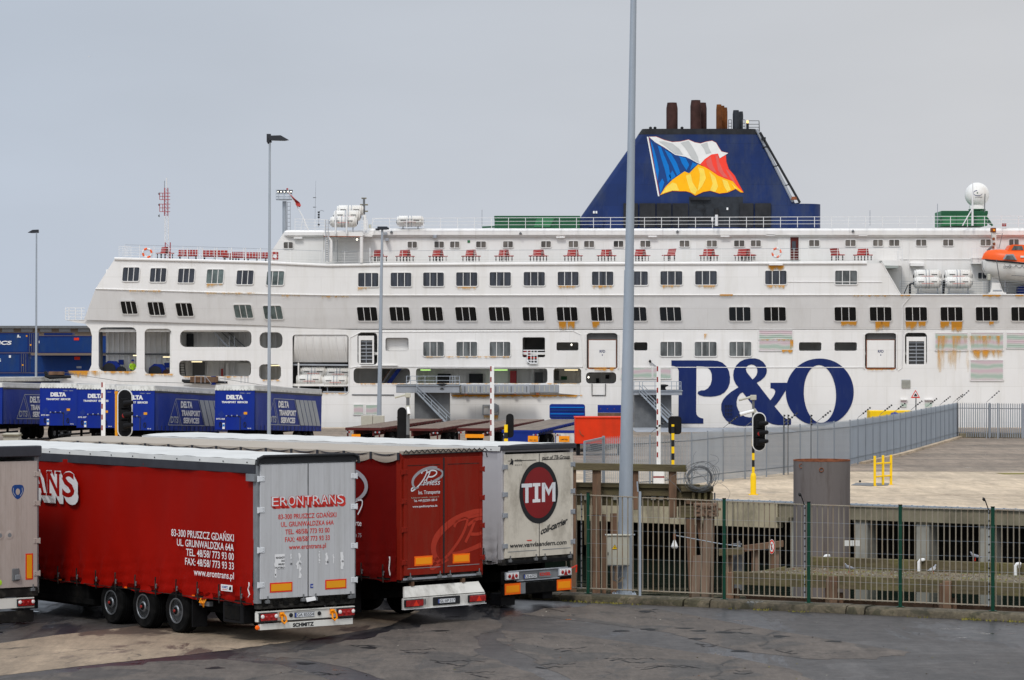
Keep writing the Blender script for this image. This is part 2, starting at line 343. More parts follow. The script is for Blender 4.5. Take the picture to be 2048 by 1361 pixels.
def tag(o, label, cat, group=None, kind=None):
    if label: o['label'] = label
    if cat: o['category'] = cat
    if group: o['group'] = group
    if kind: o['kind'] = kind
    return o
def thing(name, label, cat, loc=(0, 0, 0), rz=0.0, group=None):
    o = bpy.data.objects.new(name, None); COL.objects.link(o); o.location = loc; o.rotation_euler = (0, 0, rz); o.empty_display_size = .5
    return tag(o, label, cat, group)
def dup(root, loc=None, rz=None, label=None, group=None, rot=None):
    def cp(o, par):
        c = o.copy(); COL.objects.link(c); c.parent = par
        for ch in KIDS.get(o.name, []) or [x for x in ALLK(o)]: cp(ch, c)
        return c
    r = cp(root, None)
    if loc is not None: r.location = loc
    if rz is not None: r.rotation_euler = (0, 0, rz)
    if rot is not None: r.rotation_euler = rot
    if label: r['label'] = label
    if group: r['group'] = group
    return r
KIDS = {}
def ALLK(o): return list(o.children)
def part(name, parent, fn, local=False, **k):
    mb = MB(); fn(mb); return mb.build(name, parent, local, **k)
def struct(name, mb, kind='structure'):
    o = mb.build(name); o['kind'] = kind; return o
def rr(x0, y0, x1, y1, r=4, n=3, sh=0.0):       # rounded rectangle, sh: shift of the bottom edge to the right
    r = min(r, (x1-x0)/2.01, (y1-y0)/2.01); out = []
    for cx, cy, a0 in ((x1-r, y0+r, -90), (x1-r, y1-r, 0), (x0+r, y1-r, 90), (x0+r, y0+r, 180)):
        for i in range(n+1):
            a = R(a0+90*i/n); x, y = cx+r*cos(a), cy+r*sin(a); out.append((x+sh*(y-y0)/(y1-y0), y))
    return out
def circ(cx, cy, rx, ry=None, n=24, a0=0, a1=360):
    ry = ry or rx; full = (a1-a0 == 360); k = n if full else n+1
    return [(cx+rx*cos(R(a0+(a1-a0)*i/n)), cy+ry*sin(R(a0+(a1-a0)*i/n))) for i in range(k)]
def spline(pts, n=6):       # Catmull-Rom through 2d points
    out = []; k = len(pts)
    for i in range(k-1):
        p0, p1, p2, p3 = pts[max(i-1, 0)], pts[i], pts[i+1], pts[min(i+2, k-1)]
        for j in range(n):
            t = j/n
            out.append(tuple(.5*((2*p1[c])+(-p0[c]+p2[c])*t+(2*p0[c]-5*p1[c]+4*p2[c]-p3[c])*t*t+(-p0[c]+3*p1[c]-3*p2[c]+p3[c])*t**3) for c in range(len(p1))))
    out.append(pts[-1]); return out
def skinbody(name, joints, edges, parent, m, sub=1):     # one continuous body: joints {k:(pos,radius)}
    ks = list(joints); me = bpy.data.meshes.new(name)
    me.from_pydata([joints[k][0] for k in ks], [(ks.index(a), ks.index(b)) for a, b in edges], [])
    o = bpy.data.objects.new(name, me); COL.objects.link(o)
    sk_ = o.modifiers.new('s', 'SKIN'); sb = o.modifiers.new('b', 'SUBSURF'); sb.levels = sub; sb.render_levels = sub
    for i, k in enumerate(ks):
        r = joints[k][1]; me.skin_vertices[0].data[i].radius = (r, r) if not isinstance(r, tuple) else r
    me.skin_vertices[0].data[0].use_root = True
    bpy.context.view_layer.update(); dg = bpy.context.evaluated_depsgraph_get(); nm = bpy.data.meshes.new_from_object(o.evaluated_get(dg))
    bpy.data.objects.remove(o); nm.materials.clear(); nm.materials.append(M[m]); nm.shade_smooth()
    o = bpy.data.objects.new(name, nm); COL.objects.link(o)
    if parent: o.parent = parent
    return o
# ------------------------------------------------------------------ ground materials
def ground_mat(name, dry, wet, dryr, wetr, scale, thr, grain=.06, extra=None, cracks=True, st=(1, 1, 1), rot=0.0, slabs=None):
    m = bpy.data.materials.new(name); m.use_nodes = True; t = m.node_tree; L = t.links.new; b = t.nodes['Principled BSDF']
    b.inputs['Specular IOR Level'].default_value = .45
    tc = N(t, 'ShaderNodeTexCoord')
    def noise(s, st_=(1, 1, 1), det=6, ro=.6, dist=0.0, loc=(0, 0, 0), rz=0.0):
        mp = N(t, 'ShaderNodeMapping'); mp.inputs[3].default_value = st_; mp.inputs[1].default_value = loc; mp.inputs[2].default_value = (0, 0, rz)
        L(tc.outputs['Object'], mp.inputs[0])
        n = N(t, 'ShaderNodeTexNoise'); n.inputs['Scale'].default_value = s; n.inputs['Detail'].default_value = det; n.inputs['Roughness'].default_value = ro; n.inputs['Distortion'].default_value = dist
        L(mp.outputs[0], n.inputs[0]); return n.outputs[0]
    def mr(x, a, b_, c, d):
        n = N(t, 'ShaderNodeMapRange', i_1=a, i_2=b_, i_3=c, i_4=d); L(x, n.inputs[0]); return n.outputs[0]
    def mix(f, a, c):
        n = N(t, 'ShaderNodeMix', data_type='RGBA')
        if isinstance(f, float): n.inputs[0].default_value = f
        else: L(f, n.inputs[0])
        for i, x in ((6, a), (7, c)):
            if isinstance(x, tuple): n.inputs[i].default_value = (*x, 1)
            else: L(x, n.inputs[i])
        return n.outputs[2]
    def mul(a, c):
        n = N(t, 'ShaderNodeMath', operation='MULTIPLY'); L(a, n.inputs[0])
        if isinstance(c, float): n.inputs[1].default_value = c
        else: L(c, n.inputs[1])
        return n.outputs[0]
    wetf = mr(noise(scale, st, 7, .62, .6, rz=rot), thr, thr+.035, 0, 1)
    big = mr(noise(scale*.35, st, 3, .5, loc=(3, 7, 0), rz=rot), .35, .65, .78, 1.2)
    fine = mr(noise(14, (1, 1, 1), 8, .75), .3, .7, 1-grain, 1+grain)
    streak = mr(noise(.8, (1.6, .3, 1), 7, .7, .5, loc=(1, 2, 0), rz=rot), .35, .68, .74, 1.2)
    base = mix(wetf, dry, wet)
    if extra:    # a third tone: big older patches with a crisp outline
        pf = mr(noise(extra[1], (1, 1, 1), 5, .55, .5, loc=(11, 4, 0)), extra[2], extra[2]+.012, 0, 1); base = mix(pf, base, extra[0])
    sc = N(t, 'ShaderNodeVectorMath', operation='SCALE'); L(base, sc.inputs[0]); L(mul(mul(big, fine), streak), sc.inputs[3]); out = sc.outputs[0]
    if cracks:
        mp = N(t, 'ShaderNodeMapping'); L(tc.outputs['Object'], mp.inputs[0])
        dn = N(t, 'ShaderNodeTexNoise'); dn.inputs['Scale'].default_value = 1.3; dn.inputs['Detail'].default_value = 5; L(mp.outputs[0], dn.inputs[0])
        va = N(t, 'ShaderNodeVectorMath', operation='MULTIPLY_ADD'); va.inputs[1].default_value = (1.1, 1.1, 0); L(dn.outputs[1], va.inputs[0]); L(mp.outputs[0], va.inputs[2])
        vo = N(t, 'ShaderNodeTexVoronoi', feature='DISTANCE_TO_EDGE'); vo.inputs['Scale'].default_value = .32; L(va.outputs[0], vo.inputs['Vector'])
        cf = mr(vo.outputs[0], .004, .012, 1, 0); gate = mr(noise(.22, (1, 1, 1), 2, .5, loc=(5, 1, 0)), .50, .56, 0, .75)
        out = mix(mul(cf, gate), out, (.012, .011, .010))
    if slabs:
        mp = N(t, 'ShaderNodeMapping'); mp.inputs[2].default_value = (0, 0, -.32); L(tc.outputs['Object'], mp.inputs[0]); bt = N(t, 'ShaderNodeTexBrick', offset=0)
        for k, v_ in (('Scale', 1), ('Brick Width', slabs), ('Row Height', slabs), ('Mortar Size', .09), ('Mortar Smooth', .5), ('Color1', (1, 1, 1, 1)), ('Color2', (.93, .925, .91, 1)), ('Mortar', (.70, .68, .64, 1))): bt.inputs[k].default_value = v_
        L(mp.outputs[0], bt.inputs[0]); vm = N(t, 'ShaderNodeVectorMath', operation='MULTIPLY'); L(out, vm.inputs[0]); L(bt.outputs[0], vm.inputs[1]); out = vm.outputs[0]
    mid0 = mr(noise(1.1, (1, 1, 1), 8, .82, .4, loc=(4, 2, 0)), .34, .66, 1-grain*1.1, 1+grain*1.1)
    mid = mul(mid0, mr(noise(7, (1, .15, 1), 4, .8, .0, loc=(9, 2, 0)), .3, .7, 1-grain*.9, 1+grain*.9))
    sc2 = N(t, 'ShaderNodeVectorMath', operation='SCALE'); L(out, sc2.inputs[0]); L(mid, sc2.inputs[3]); out = sc2.outputs[0]
    L(out, b.inputs['Base Color'])
    rn = mr(noise(2.2, (1, 1, 1), 6, .7), .3, .7, -.08, .08)
    rg = N(t, 'ShaderNodeMapRange', i_3=dryr, i_4=wetr); L(wetf, rg.inputs[0])
    ra = N(t, 'ShaderNodeMath', operation='ADD'); L(rg.outputs[0], ra.inputs[0]); L(rn, ra.inputs[1]); 
    pud = mr(noise(1.5, (.6, 1, 1), 4, .55, .2, loc=(2, 8, 0)), .66, .68, 0, 1); pw = mul(pud, wetf)
    rp2 = N(t, 'ShaderNodeMix', data_type='FLOAT'); L(pw, rp2.inputs[0]); L(ra.outputs[0], rp2.inputs[2]); rp2.inputs[3].default_value = .06; L(rp2.outputs[0], b.inputs['Roughness'])
    bp = N(t, 'ShaderNodeBump'); bp.inputs['Distance'].default_value = .012
    bs = N(t, 'ShaderNodeMapRange', i_3=.6, i_4=.12); L(wetf, bs.inputs[0]); L(bs.outputs[0], bp.inputs['Strength'])
    L(noise(9, (1, 1, 1), 8, .7), bp.inputs['Height']); L(bp.outputs[0], b.inputs['Normal'])
    M[name] = m
ground_mat('asphalt', (.042, .036, .032), (.017, .017, .021), .58, .36, .30, .50, .30, extra=((.060, .054, .050), .16, .58), st=(1, .22, 1), rot=-.25)
ground_mat('asphalt_dry', (.082, .067, .055), (.048, .041, .035), .85, .75, .5, .52, .24, st=(1, .5, 1), rot=-.25)
ground_mat('slab_concrete', (.25, .19, .13), (.10, .07, .052), .85, .5, .40, .53, .16, cracks=True, st=(1, .35, 1), rot=.3)
ground_mat('quay_concrete', (.50, .40, .285), (.42, .33, .23), .85, .75, .10, .55, .09, cracks=False, slabs=6.0, st=(.4, 2.2, 1))
ground_mat('quay_asphalt', (.235, .185, .14), (.17, .135, .10), .88, .8, .14, .50, .16, cracks=False, st=(.4, 2.2, 1))
ground_mat('kerb', (.095, .078, .05), (.048, .042, .022), .9, .85, 1.6, .50, .35, cracks=False)
def water_mat():
    m = bpy.data.materials.new('water'); m.use_nodes = True; t = m.node_tree; b = t.nodes['Principled BSDF']; L = t.links.new
    b.inputs['Base Color'].default_value = (.010, .017, .012, 1); b.inputs['Roughness'].default_value = .07
    tc = N(t, 'ShaderNodeTexCoord'); mp = N(t, 'ShaderNodeMapping'); mp.inputs[3].default_value = (.5, 1.2, 1); L(tc.outputs['Object'], mp.inputs[0])
    n = N(t, 'ShaderNodeTexNoise'); n.inputs['Scale'].default_value = .7; n.inputs['Detail'].default_value = 4; L(mp.outputs[0], n.inputs[0])
    bp = N(t, 'ShaderNodeBump'); bp.inputs['Strength'].default_value = .25; bp.inputs['Distance'].default_value = .1; L(n.outputs[0], bp.inputs['Height']); L(bp.outputs[0], b.inputs['Normal'])
    M['water'] = m
water_mat()
# ------------------------------------------------------------------ ground, water
BK0, BK1 = V((-1, 79.0)), V((79, 34.9))        # near edge of the basin (kerb line)
QE0, QE1 = V((-1, 134.1)), V((79, 77.7))       # edge of the quay behind the basin
def slab(name, pts, z, h, m):
    mb = MB(); mb.plate([[V((x, y, z)) for x, y in pts]], (0, 0, -h), m); return struct(name, mb)
slab('yard_ground', [(-160, -30), (80, -30), (79, 34.9), (-1, 79.0), (-1, 105), (-160, 105)], 0, 5, 'asphalt')
slab('quay_ground', [(-1, 134.1), (79, 77.7), (160, 60), (160, 242.6), (-160, 242.6), (-160, 105), (-1, 105)], 0, .45, 'quay_concrete')
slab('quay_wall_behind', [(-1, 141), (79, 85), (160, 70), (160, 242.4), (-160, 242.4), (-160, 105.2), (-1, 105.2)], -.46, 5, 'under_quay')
slab('far_ground', [(-1500, 300), (1500, 300), (1500, 4500), (-1500, 4500)], 0, 5, 'quay_asphalt')
mb = MB(); mb.add([(-1500, -60, -2.6), (1500, -60, -2.6), (1500, 4500, -2.6), (-1500, 4500, -2.6)], [(0, 1, 2, 3)], 'water'); struct('water', mb)
# rough asphalt behind the smooth concrete of the quay
mb = MB(); l = [(-30, 158), (10, 157.3), (30, 156.8), (60, 157.5), (150, 158), (150, 240), (-140, 240), (-140, 158)]
mb.plate([[V((x, y, .004)) for x, y in l]], None, 'quay_asphalt'); struct('quay_road', mb)
mb = MB(); a = [Pz(1990, 946.5, .008), Pz(2070, 946.5, .008), Pz(2070, 949, .008), Pz(2010, 949, .008)]; mb.add(a, [(3, 2, 1, 0)], 'moss'); tag(mb.build('grass_strip'), 'thin strip of green grass on the quay', 'grass', kind='stuff')
# concrete strip across the yard, lower left
mb = MB(); l = [(-40, 1292), (110, 1271), (206, 1260), (330, 1246), (520, 1230), (700, 1219), (840, 1222), (780, 1252), (640, 1276), (520, 1292), (420, 1305), (300, 1318), (150, 1334), (0, 1352), (-60, 1360)]
pts = []
for i, (x, y) in enumerate(l):
    x2, y2 = l[(i+1) % len(l)]
    for j in range(6):
        t = j/6; pts.append(Pz(x+(x2-x)*t, y+(y2-y)*t+rnd.uniform(-.5, .5), .005))
mb.plate([pts], None, 'slab_concrete'); struct('concrete_pavement', mb)
# drier, paler patches on the damp tarmac, cracks and seams
def jag(l, amp, n=7):
    out = []; ph = [rnd.uniform(0, 6) for _ in range(6)]; s_ = 0
    for i, (x, y) in enumerate(l):
        x2, y2 = l[(i+1) % len(l)]
        for j in range(n):
            t = j/n; s_ += .9; w = amp*(sin(s_*1.1+ph[0])+.7*sin(s_*2.7+ph[1])+.5*sin(s_*5.3+ph[2])+rnd.uniform(-.5, .5)); out.append((x+(x2-x)*t+w*2.4, y+(y2-y)*t+w*.45))
    return out
for i, l in enumerate(([(1040, 1228), (1180, 1208), (1319, 1219), (1549, 1261), (1700, 1286), (1824, 1305), (1760, 1317), (1640, 1320), (1474, 1302), (1330, 1264), (1224, 1250), (1120, 1238)],
          [(1010, 1262), (1149, 1269), (1324, 1296), (1474, 1316), (1580, 1338), (1660, 1375), (1180, 1375), (1100, 1340), (1040, 1305), (1000, 1285)],
          [(500, 1312), (620, 1300), (760, 1268), (880, 1243), (980, 1236), (1010, 1252), (950, 1275), (960, 1310), (1060, 1345), (1120, 1375), (820, 1375), (690, 1335), (600, 1318)],
          [(-30, 1362), (120, 1345), (300, 1325), (430, 1318), (560, 1330), (640, 1350), (700, 1380), (-30, 1380)])):
    mb = MB(); mb.plate([[Pz(x, y, .004) for x, y in jag(l, 2.6)]], None, 'asphalt_dry'); struct('dry_tarmac', mb)
mb = MB(); r = random.Random(31)
def crk(x, y, n, step, w, dx):
    pts = [Pz(x, y, .0085)]
    for k in range(n): x += step*dx*(1+.5*r.random()); y += r.uniform(-2.2, 2.6); pts.append(Pz(x, y, .0085))
    mb.ribbon([(p.x, p.y) for p in pts], [w*(.4+r.random()) for _ in pts], V((0, 0, .0085)), V((1, 0, 0)), V((0, 1, 0)), 'black')
for x, y, n in ((1210, 1318, 14), (1270, 1335, 9), (1330, 1330, 8), (1455, 1342, 6), (1060, 1330, 10), (1390, 1287, 5), (1450, 1262, 6), (1110, 1300, 7), (800, 1300, 9), (860, 1320, 12), (700, 1290, 6), (620, 1345, 8), (930, 1345, 7), (1550, 1300, 4), (1080, 1215, 7), (1270, 1222, 5)): crk(x, y, n, 7, .05, 1); crk(x+12, y+4, n//2+2, 6, .07, 1)
for x, y in ((1290, 1223), (1370, 1257), (1400, 1262), (1395, 1278), (1450, 1265), (1300, 1259), (1560, 1273), (1670, 1283), (1480, 1302), (1240, 1262), (430, 1336), (610, 1327), (740, 1296), (880, 1262)):
    c = Pz(x, y, .008); mb.plate([[c+V((.17*cos(a)*(1+.4*sin(3*a+x)), .20*sin(a)*(1+.3*cos(2*a+y)), 0)) for a in [k*pi/8 for k in range(16)]]], None, 'black')
struct('tarmac_cracks', mb)
mb = MB(); r = random.Random(8)       # bits of litter and grit
for i in range(150):
    px, py = r.uniform(560, 2048), r.uniform(1225, 1361); c = Pz(px, py if i % 3 else 1226+(px-1180)*.03+r.uniform(0, 10), .006); s = r.uniform(.006, .028); a = r.uniform(0, 3)
    mb.add([c+V((s*cos(a), s*sin(a), 0)), c+V((-s*sin(a), s*cos(a), .004)), c+V((-s*cos(a), -s*sin(a), 0)), c+V((s*sin(a), -s*cos(a), s*.6))], [(0, 1, 2), (0, 2, 3)], r.choice(['conc_block', 'wood_rust', 'black', 'gravel0', 'moss'] if False else ['conc_block', 'wood_rust', 'black', 'black', 'moss']))
tag(mb.build('litter', smooth=False), 'scattered grit, leaves and scraps on the damp tarmac', 'litter', kind='stuff')
# ------------------------------------------------------------------ kerb under the near fence
def along(p, q, t): return p+(q-p)*t
kd = (BK1-BK0).normalized(); kn = V((-kd.y, kd.x))*-1      # kn points to the camera side
if kn.y > 0: kn = -kn
def KP(t, off=0.0, z=0.0):    # t metres along the kerb line from its left end, off metres towards the camera
    q = BK0+kd*t+kn*off; return V((q.x, q.y, z))
def tk(px):                   # metres along the kerb line where picture column px meets it
    a = (px-1024)/F; return (BK0.x-a*BK0.y)/(a*kd.y-kd.x)
mb = MB(); t = -.6; cuts = [tk(1434), tk(1744), tk(2100)]
while t < 60:
    e = min([c for c in cuts if c > t+.2]+[t+rnd.uniform(3.2, 4.2), 60.0]) if any(c > t+.2 for c in cuts) else min(t+3.6, 60)
    n = 8; zs = .19+rnd.uniform(-.012, .012); o_ = rnd.uniform(-.02, .02)
    def fn(u, v, t=t, e=e, zs=zs, o_=o_):
        tt = t+.02+(e-t-.04)*u; prof = [(.46, -.02), (.45, .10), (.41, .165), (.30, .20), (0, .20), (-.25, .19)]
        a, z = prof[int(round(v*5))]; k = .005*sin(tt*5.1+v*7)+.004*sin(tt*13)
        return KP(tt, a+o_+k, max(-.02, z*zs/.2+k*.6))
    mb.grid(fn, 14, 5, 'kerb')
    for tt in (t+.02, e-.02):
        mb.add([KP(tt, .46+o_, -.02), KP(tt, .45+o_, .10), KP(tt, .41+o_, .165*zs/.2), KP(tt, .30+o_, zs), KP(tt, -.25, zs), KP(tt, -.25, -.02)], [(0, 1, 2, 3, 4, 5)], 'kerb')
    t = e
k_ = struct('kerb', mb)
mb = MB()
for i in range(46):      # weeds and moss along the kerb foot
    tt = rnd.choice([rnd.uniform(tk(1150), tk(1260)), rnd.uniform(tk(1940), tk(2080)), rnd.uniform(tk(1150), tk(2060))])
    c = KP(tt, .50+rnd.uniform(-.02, .14), 0)
    for j in range(7):
        a = rnd.uniform(0, 6.28); h = rnd.uniform(.02, .07); q = c+V((rnd.uniform(-.12, .12), rnd.uniform(-.06, .06), 0))
        mb.add([q+V((-.012, 0, 0)), q+V((.012, 0, 0)), q+V((cos(a)*.03, sin(a)*.03, h))], [(0, 1, 2)], 'moss')
tag(mb.build('weeds', smooth=False), 'low green weeds and moss along the foot of the kerb', 'weeds', kind='stuff')
# ------------------------------------------------------------------ edge of the quay: beam, pillars, steel edging
qd = (QE1-QE0).normalized(); qn = V((qd.y, -qd.x))
if qn.y > 0: qn = -qn
def QP(t, off=0.0, z=0.0):
    q = QE0+qd*t+qn*off; return V((q.x, q.y, z))
def tq(px):
    a = (px-1024)/F; return (QE0.x-a*QE0.y)/(a*qd.y-qd.x)
def qbox(mb, t0, t1, o0, o1, z0, z1, m):
    c = [QP(t0, o0), QP(t1, o0), QP(t1, o1), QP(t0, o1)]
    vs = [V((p.x, p.y, z0)) for p in c]+[V((p.x, p.y, z1)) for p in c]
    mb.add(vs, [(3, 2, 1, 0), (4, 5, 6, 7), (0, 1, 5, 4), (1, 2, 6, 5), (2, 3, 7, 6), (3, 0, 4, 7)], m)
mb = MB(); qbox(mb, -.5, tq(1567), .02, .5, -1.0, .02, 'quay_beam'); 
for px in (1236, 1330, 1480): qbox(mb, tq(px)-.03, tq(px)+.03, .5, .515, -1.0, .02, 'quay_beam2')
tag(mb.build('quay_edge_beam'), 'pale cream concrete edge beam of the quay behind the timber pier', 'beam')
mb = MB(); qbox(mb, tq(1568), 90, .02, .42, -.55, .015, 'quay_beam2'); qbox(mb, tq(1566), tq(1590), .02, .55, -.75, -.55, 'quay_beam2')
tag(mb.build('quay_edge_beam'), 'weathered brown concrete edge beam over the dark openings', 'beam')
for i, px in enumerate((1729, 1852, 1980, 2115, 1600)):
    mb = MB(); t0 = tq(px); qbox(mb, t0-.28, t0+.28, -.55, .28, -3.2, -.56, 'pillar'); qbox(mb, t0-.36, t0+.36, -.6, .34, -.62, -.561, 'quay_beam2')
    tag(mb.build('concrete_pillar'), ['concrete pillar under the quay, first to the right of the big grey pile', 'concrete pillar under the quay, middle of the three right of the grey pile', 'concrete pillar under the quay beside the rightmost fence post', 'concrete pillar at the right edge under the quay', 'concrete pillar hidden behind the big grey pile'][i], 'pillar', 'pillars under the quay')
mb = MB(); t = tq(1437)
while t < 40:            # steel edging strip with its row of studs
    qbox(mb, t, t+.47, .35, .53, .03, .10, 'steel'); qbox(mb, t+.47, t+.5, .37, .5, .03, .075, 'steel_dark')
    mb.cyl(QP(t+.25, .5, .03), QP(t+.25, .5, .125), .045, 'steel', n=8); t += .5
tag(mb.build('edge_rail'), 'low studded steel edging along the lip of the quay', 'edging')
# ------------------------------------------------------------------ near fence on the kerb
zk = .19
tops = [(1145, 990), (1178, 991), (1450, 1003), (1619, 1010), (1802, 1016), (1987, 1020), (2100, 1023)]
def ftop(px):
    for (a, b), (c, d) in zip(tops, tops[1:]):
        if px <= c: return b+(d-b)*(px-a)/(c-a)
    return tops[-1][1]
def ztop(px):
    p = KP(tk(px)); return CAMZ-(ftop(px)-HZ)/F*p.y
fence = thing('railing_fence', 'tall see-through steel bar fence with green posts on the mossy kerb', 'fence', KP(tk(1600), 0, zk))
posts = [1178, 1450, 1619, 1802, 1987, 2175]
for px in posts:
    zt = 2.62 if px > 2048 else ztop(px)+.06; t = tk(px)
    def f(mb, t=t, zt=zt):
        p = KP(t, .05, 0); mb.cbox(p.x-.04, p.x+.04, p.y-.04, p.y+.04, .05, zt, .01, 'fence_green'); mb.box(p.x-.045, p.x+.045, p.y-.045, p.y+.045, zt, zt+.02, 'black')
        mb.box(p.x-.09, p.x+.09, p.y-.09, p.y+.09, .19, .20, 'fence_green')
    part('post', fence, f)
def gpost(mb):
    p = KP(tk(1281), .03, 0); mb.box(p.x-.03, p.x+.03, p.y-.03, p.y+.03, .15, ztop(1281)+.15, 'steel'); q = V((p.x-.05, p.y, ztop(1281)+.15)); mb.tube([q, q+V((-.02, 0, .25))], .02, 'steel')
part('post', fence, gpost, label='bare galvanised post')
pxs = [1128, 1178, 1281, 1450, 1619, 1802, 1987, 2175]
for a, b in zip(pxs, pxs[1:]):
    def f(mb, a=a, b=b):
        ta, tb = tk(a)+.06, tk(b)-.06; n = max(2, int(round((tb-ta)/.143)))
        za, zb = ztop(a), ztop(b)
        for i in range(n+1):
            u = i/n; t = ta+(tb-ta)*u; p = KP(t); z = za+(zb-za)*u
            mb.tube([V((p.x, p.y, zk+.09)), V((p.x+.004*sin(i*3), p.y, z))], .0150, 'fence_bar', n=5)
        for off in (0, .045):
            pa, pb = KP(ta, off), KP(tb, off)
            for h0, h1, r in ((za, zb, .011), (zk+.12, zk+.12, .014)):
                mb.tube([V((pa.x, pa.y, h0)), V((pb.x, pb.y, h1))], r, 'fence_bar', n=5)
        m_ = int((tb-ta)/.05)
        for i in range(m_):       # serrated top rail
            u = (i+.5)/m_; p = KP(ta+(tb-ta)*u, .02); z = za+(zb-za)*u
            mb.box(p.x-.010, p.x+.010, p.y-.01, p.y+.01, z, z+.022, 'fence_bar')
    part('fence_panel', fence, f)
for px in (1166, 1612, 1980):      # wire guides with black insulators
    def f(mb, px=px):
        p = KP(tk(px), .10, 0); z1 = ztop(px); mb.tube([V((p.x, p.y, .3)), V((p.x, p.y, z1+.05))], .008, 'steel', n=4)
        z = .45
        while z < z1:
            mb.lathe([(.005, -.02), (.028, -.015), (.012, 0), (.028, .015), (.005, .02)], (p.x+.015, p.y, z), (1, 0, .4), 'insul', n=6); z += .185
        if px != 1166: mb.tube([V((p.x, p.y, z1)), V((p.x-.10, p.y, z1+.28))], .014, 'insul', n=5); mb.lathe([(.01, 0), (.04, .05), (.01, .1)], (p.x-.10, p.y, z1+.2), (-.3, 0, 1), 'insul', n=6)
    part('wire_guide', fence, f)
def wires(mb):
    for z in (.75, 1.1, 1.45, 1.8, 2.15):
        mb.tube([KP(tk(x), .10, z+.01*sin(x)) for x in (1178, 1300, 1450, 1619, 1802, 1987, 2100)], .0025, 'steel', n=3)
part('wire', fence, wires)
# small lamp bracket on the fence
# ------------------------------------------------------------------ tall galvanised mast
mast = thing('light_mast', 'tall tapered galvanised mast standing in front of the ship', 'mast', Pz(1248.5, 1190, 0))
ym = mast.location.y
def sec(py0, py1, c0, c1, r0, r1):
    def f(mb): mb.tube([P(c0, py0, ym), P(c1, py1, ym)], [r0, r1], 'steel', n=12)
    return f
part('pole', mast, sec(1196, 541, 1248.5, 1258.5, .205, .132))
part('pole', mast, sec(545, -260, 1258.5, 1271, .118, .062), label='upper slimmer section')
def mfoot(mb):
    p = mast.location; mb.box(p.x-.3, p.x+.3, p.y-.3, p.y+.3, 0, .03, 'steel')
    for a in range(8): mb.cyl(V((p.x+.26*cos(a*pi/4), p.y+.26*sin(a*pi/4), 0)), V((p.x+.26*cos(a*pi/4), p.y+.26*sin(a*pi/4), .08)), .02, 'steel', n=6)
part('foot_plate', mast, mfoot)
ybx = ym-.30
cab = thing('junction_box', 'beige metal junction box with a yellow warning triangle, strapped to the mast', 'junction box', P(1237, 1132, ybx))
def bxf(mb):
    a = P(1213, 1072, ybx-.22); b = P(1259, 1131, ybx-.22); mb.cbox(a.x, b.x, ybx-.22, ybx+.06, b.z, a.z, .02, 'box_beige')
    mb.box(a.x-.02, b.x+.02, ybx-.25, ybx+.07, a.z, a.z+.025, 'box_beige'); mb.box(a.x+.03, a.x+.05, ybx-.235, ybx-.22, a.z-.50, a.z-.42, 'black')
    mb.box(a.x, b.x, ybx-.21, ybx+.05, b.z-.02, b.z, 'steel_dark')
part('case', cab, bxf)
def tri(mb):
    c = P(1229.5, 1095, ybx-.226); s = .075
    mb.add([c+V((-s*1.05, 0, -s*.8)), c+V((s*1.05, 0, -s*.8)), c+V((0, 0, s*1.0))], [(0, 1, 2)], 'black')
    c = c+V((0, -.002, 0)); s *= .82
    mb.add([c+V((-s*1.05, 0, -s*.75)), c+V((s*1.05, 0, -s*.75)), c+V((0, 0, s*.95))], [(0, 1, 2)], 'yellow')
    c = c+V((0, -.002, 0)); mb.add([c+V((.012, 0, .04)), c+V((-.018, 0, -.012)), c+V((.002, 0, -.008)), c+V((-.008, 0, -.048)), c+V((.022, 0, .004)), c+V((.002, 0, .002))], [(0, 1, 2, 5), (2, 3, 4, 5)], 'black')
part('warning_sticker', cab, tri)
def cbl(mb):
    a = P(1226, 1132, ybx-.08)
    for dx in (0, .05, .09): mb.tube([a+V((dx, 0, 0)), a+V((dx+.02, 0, -.18)), a+V((dx+.01, .05, -.36-dx)), a+V((dx+.12, .06, -.40)), a+V((dx+.2, .05, -.30))], .014 if dx else .03, 'steel_dark' if dx == 0 else 'fence_bar', n=6)
    mb.box(a.x+.32, a.x+.40, ybx-.1, ybx+.02, a.z-.02, a.z, 'black')
    mb.tube([P(1210, 1070, ybx+.1), P(1270, 1070, ybx+.1)], .02, 'steel', n=5)
part('cable', cab, cbl)
def spot(mb):
    p = P(1349, 1092, 77.5); mb.lathe([(.018, .16), (.05, .08), (.09, -.02), (.07, -.06)], p, (0, 0, 1), 'white', n=10); mb.cyl(p+V((0, 0, .16)), p+V((0, 0, .30)), .035, 'rust', n=8)
    mb.tube([p+V((0, 0, .28)), p+V((.01, 0, .40))], .03, 'steel_dark', n=6); mb.tube([p+V((.03, .02, .26)), P(1440, 1088, 77.5), P(1482, 1093, 77.5)], .012, 'steel', n=5)
l_ = MB(); spot(l_); tag(l_.build('lamp'), 'small bell shaped lamp on a thin arm hanging behind the fence bars', 'lamp')
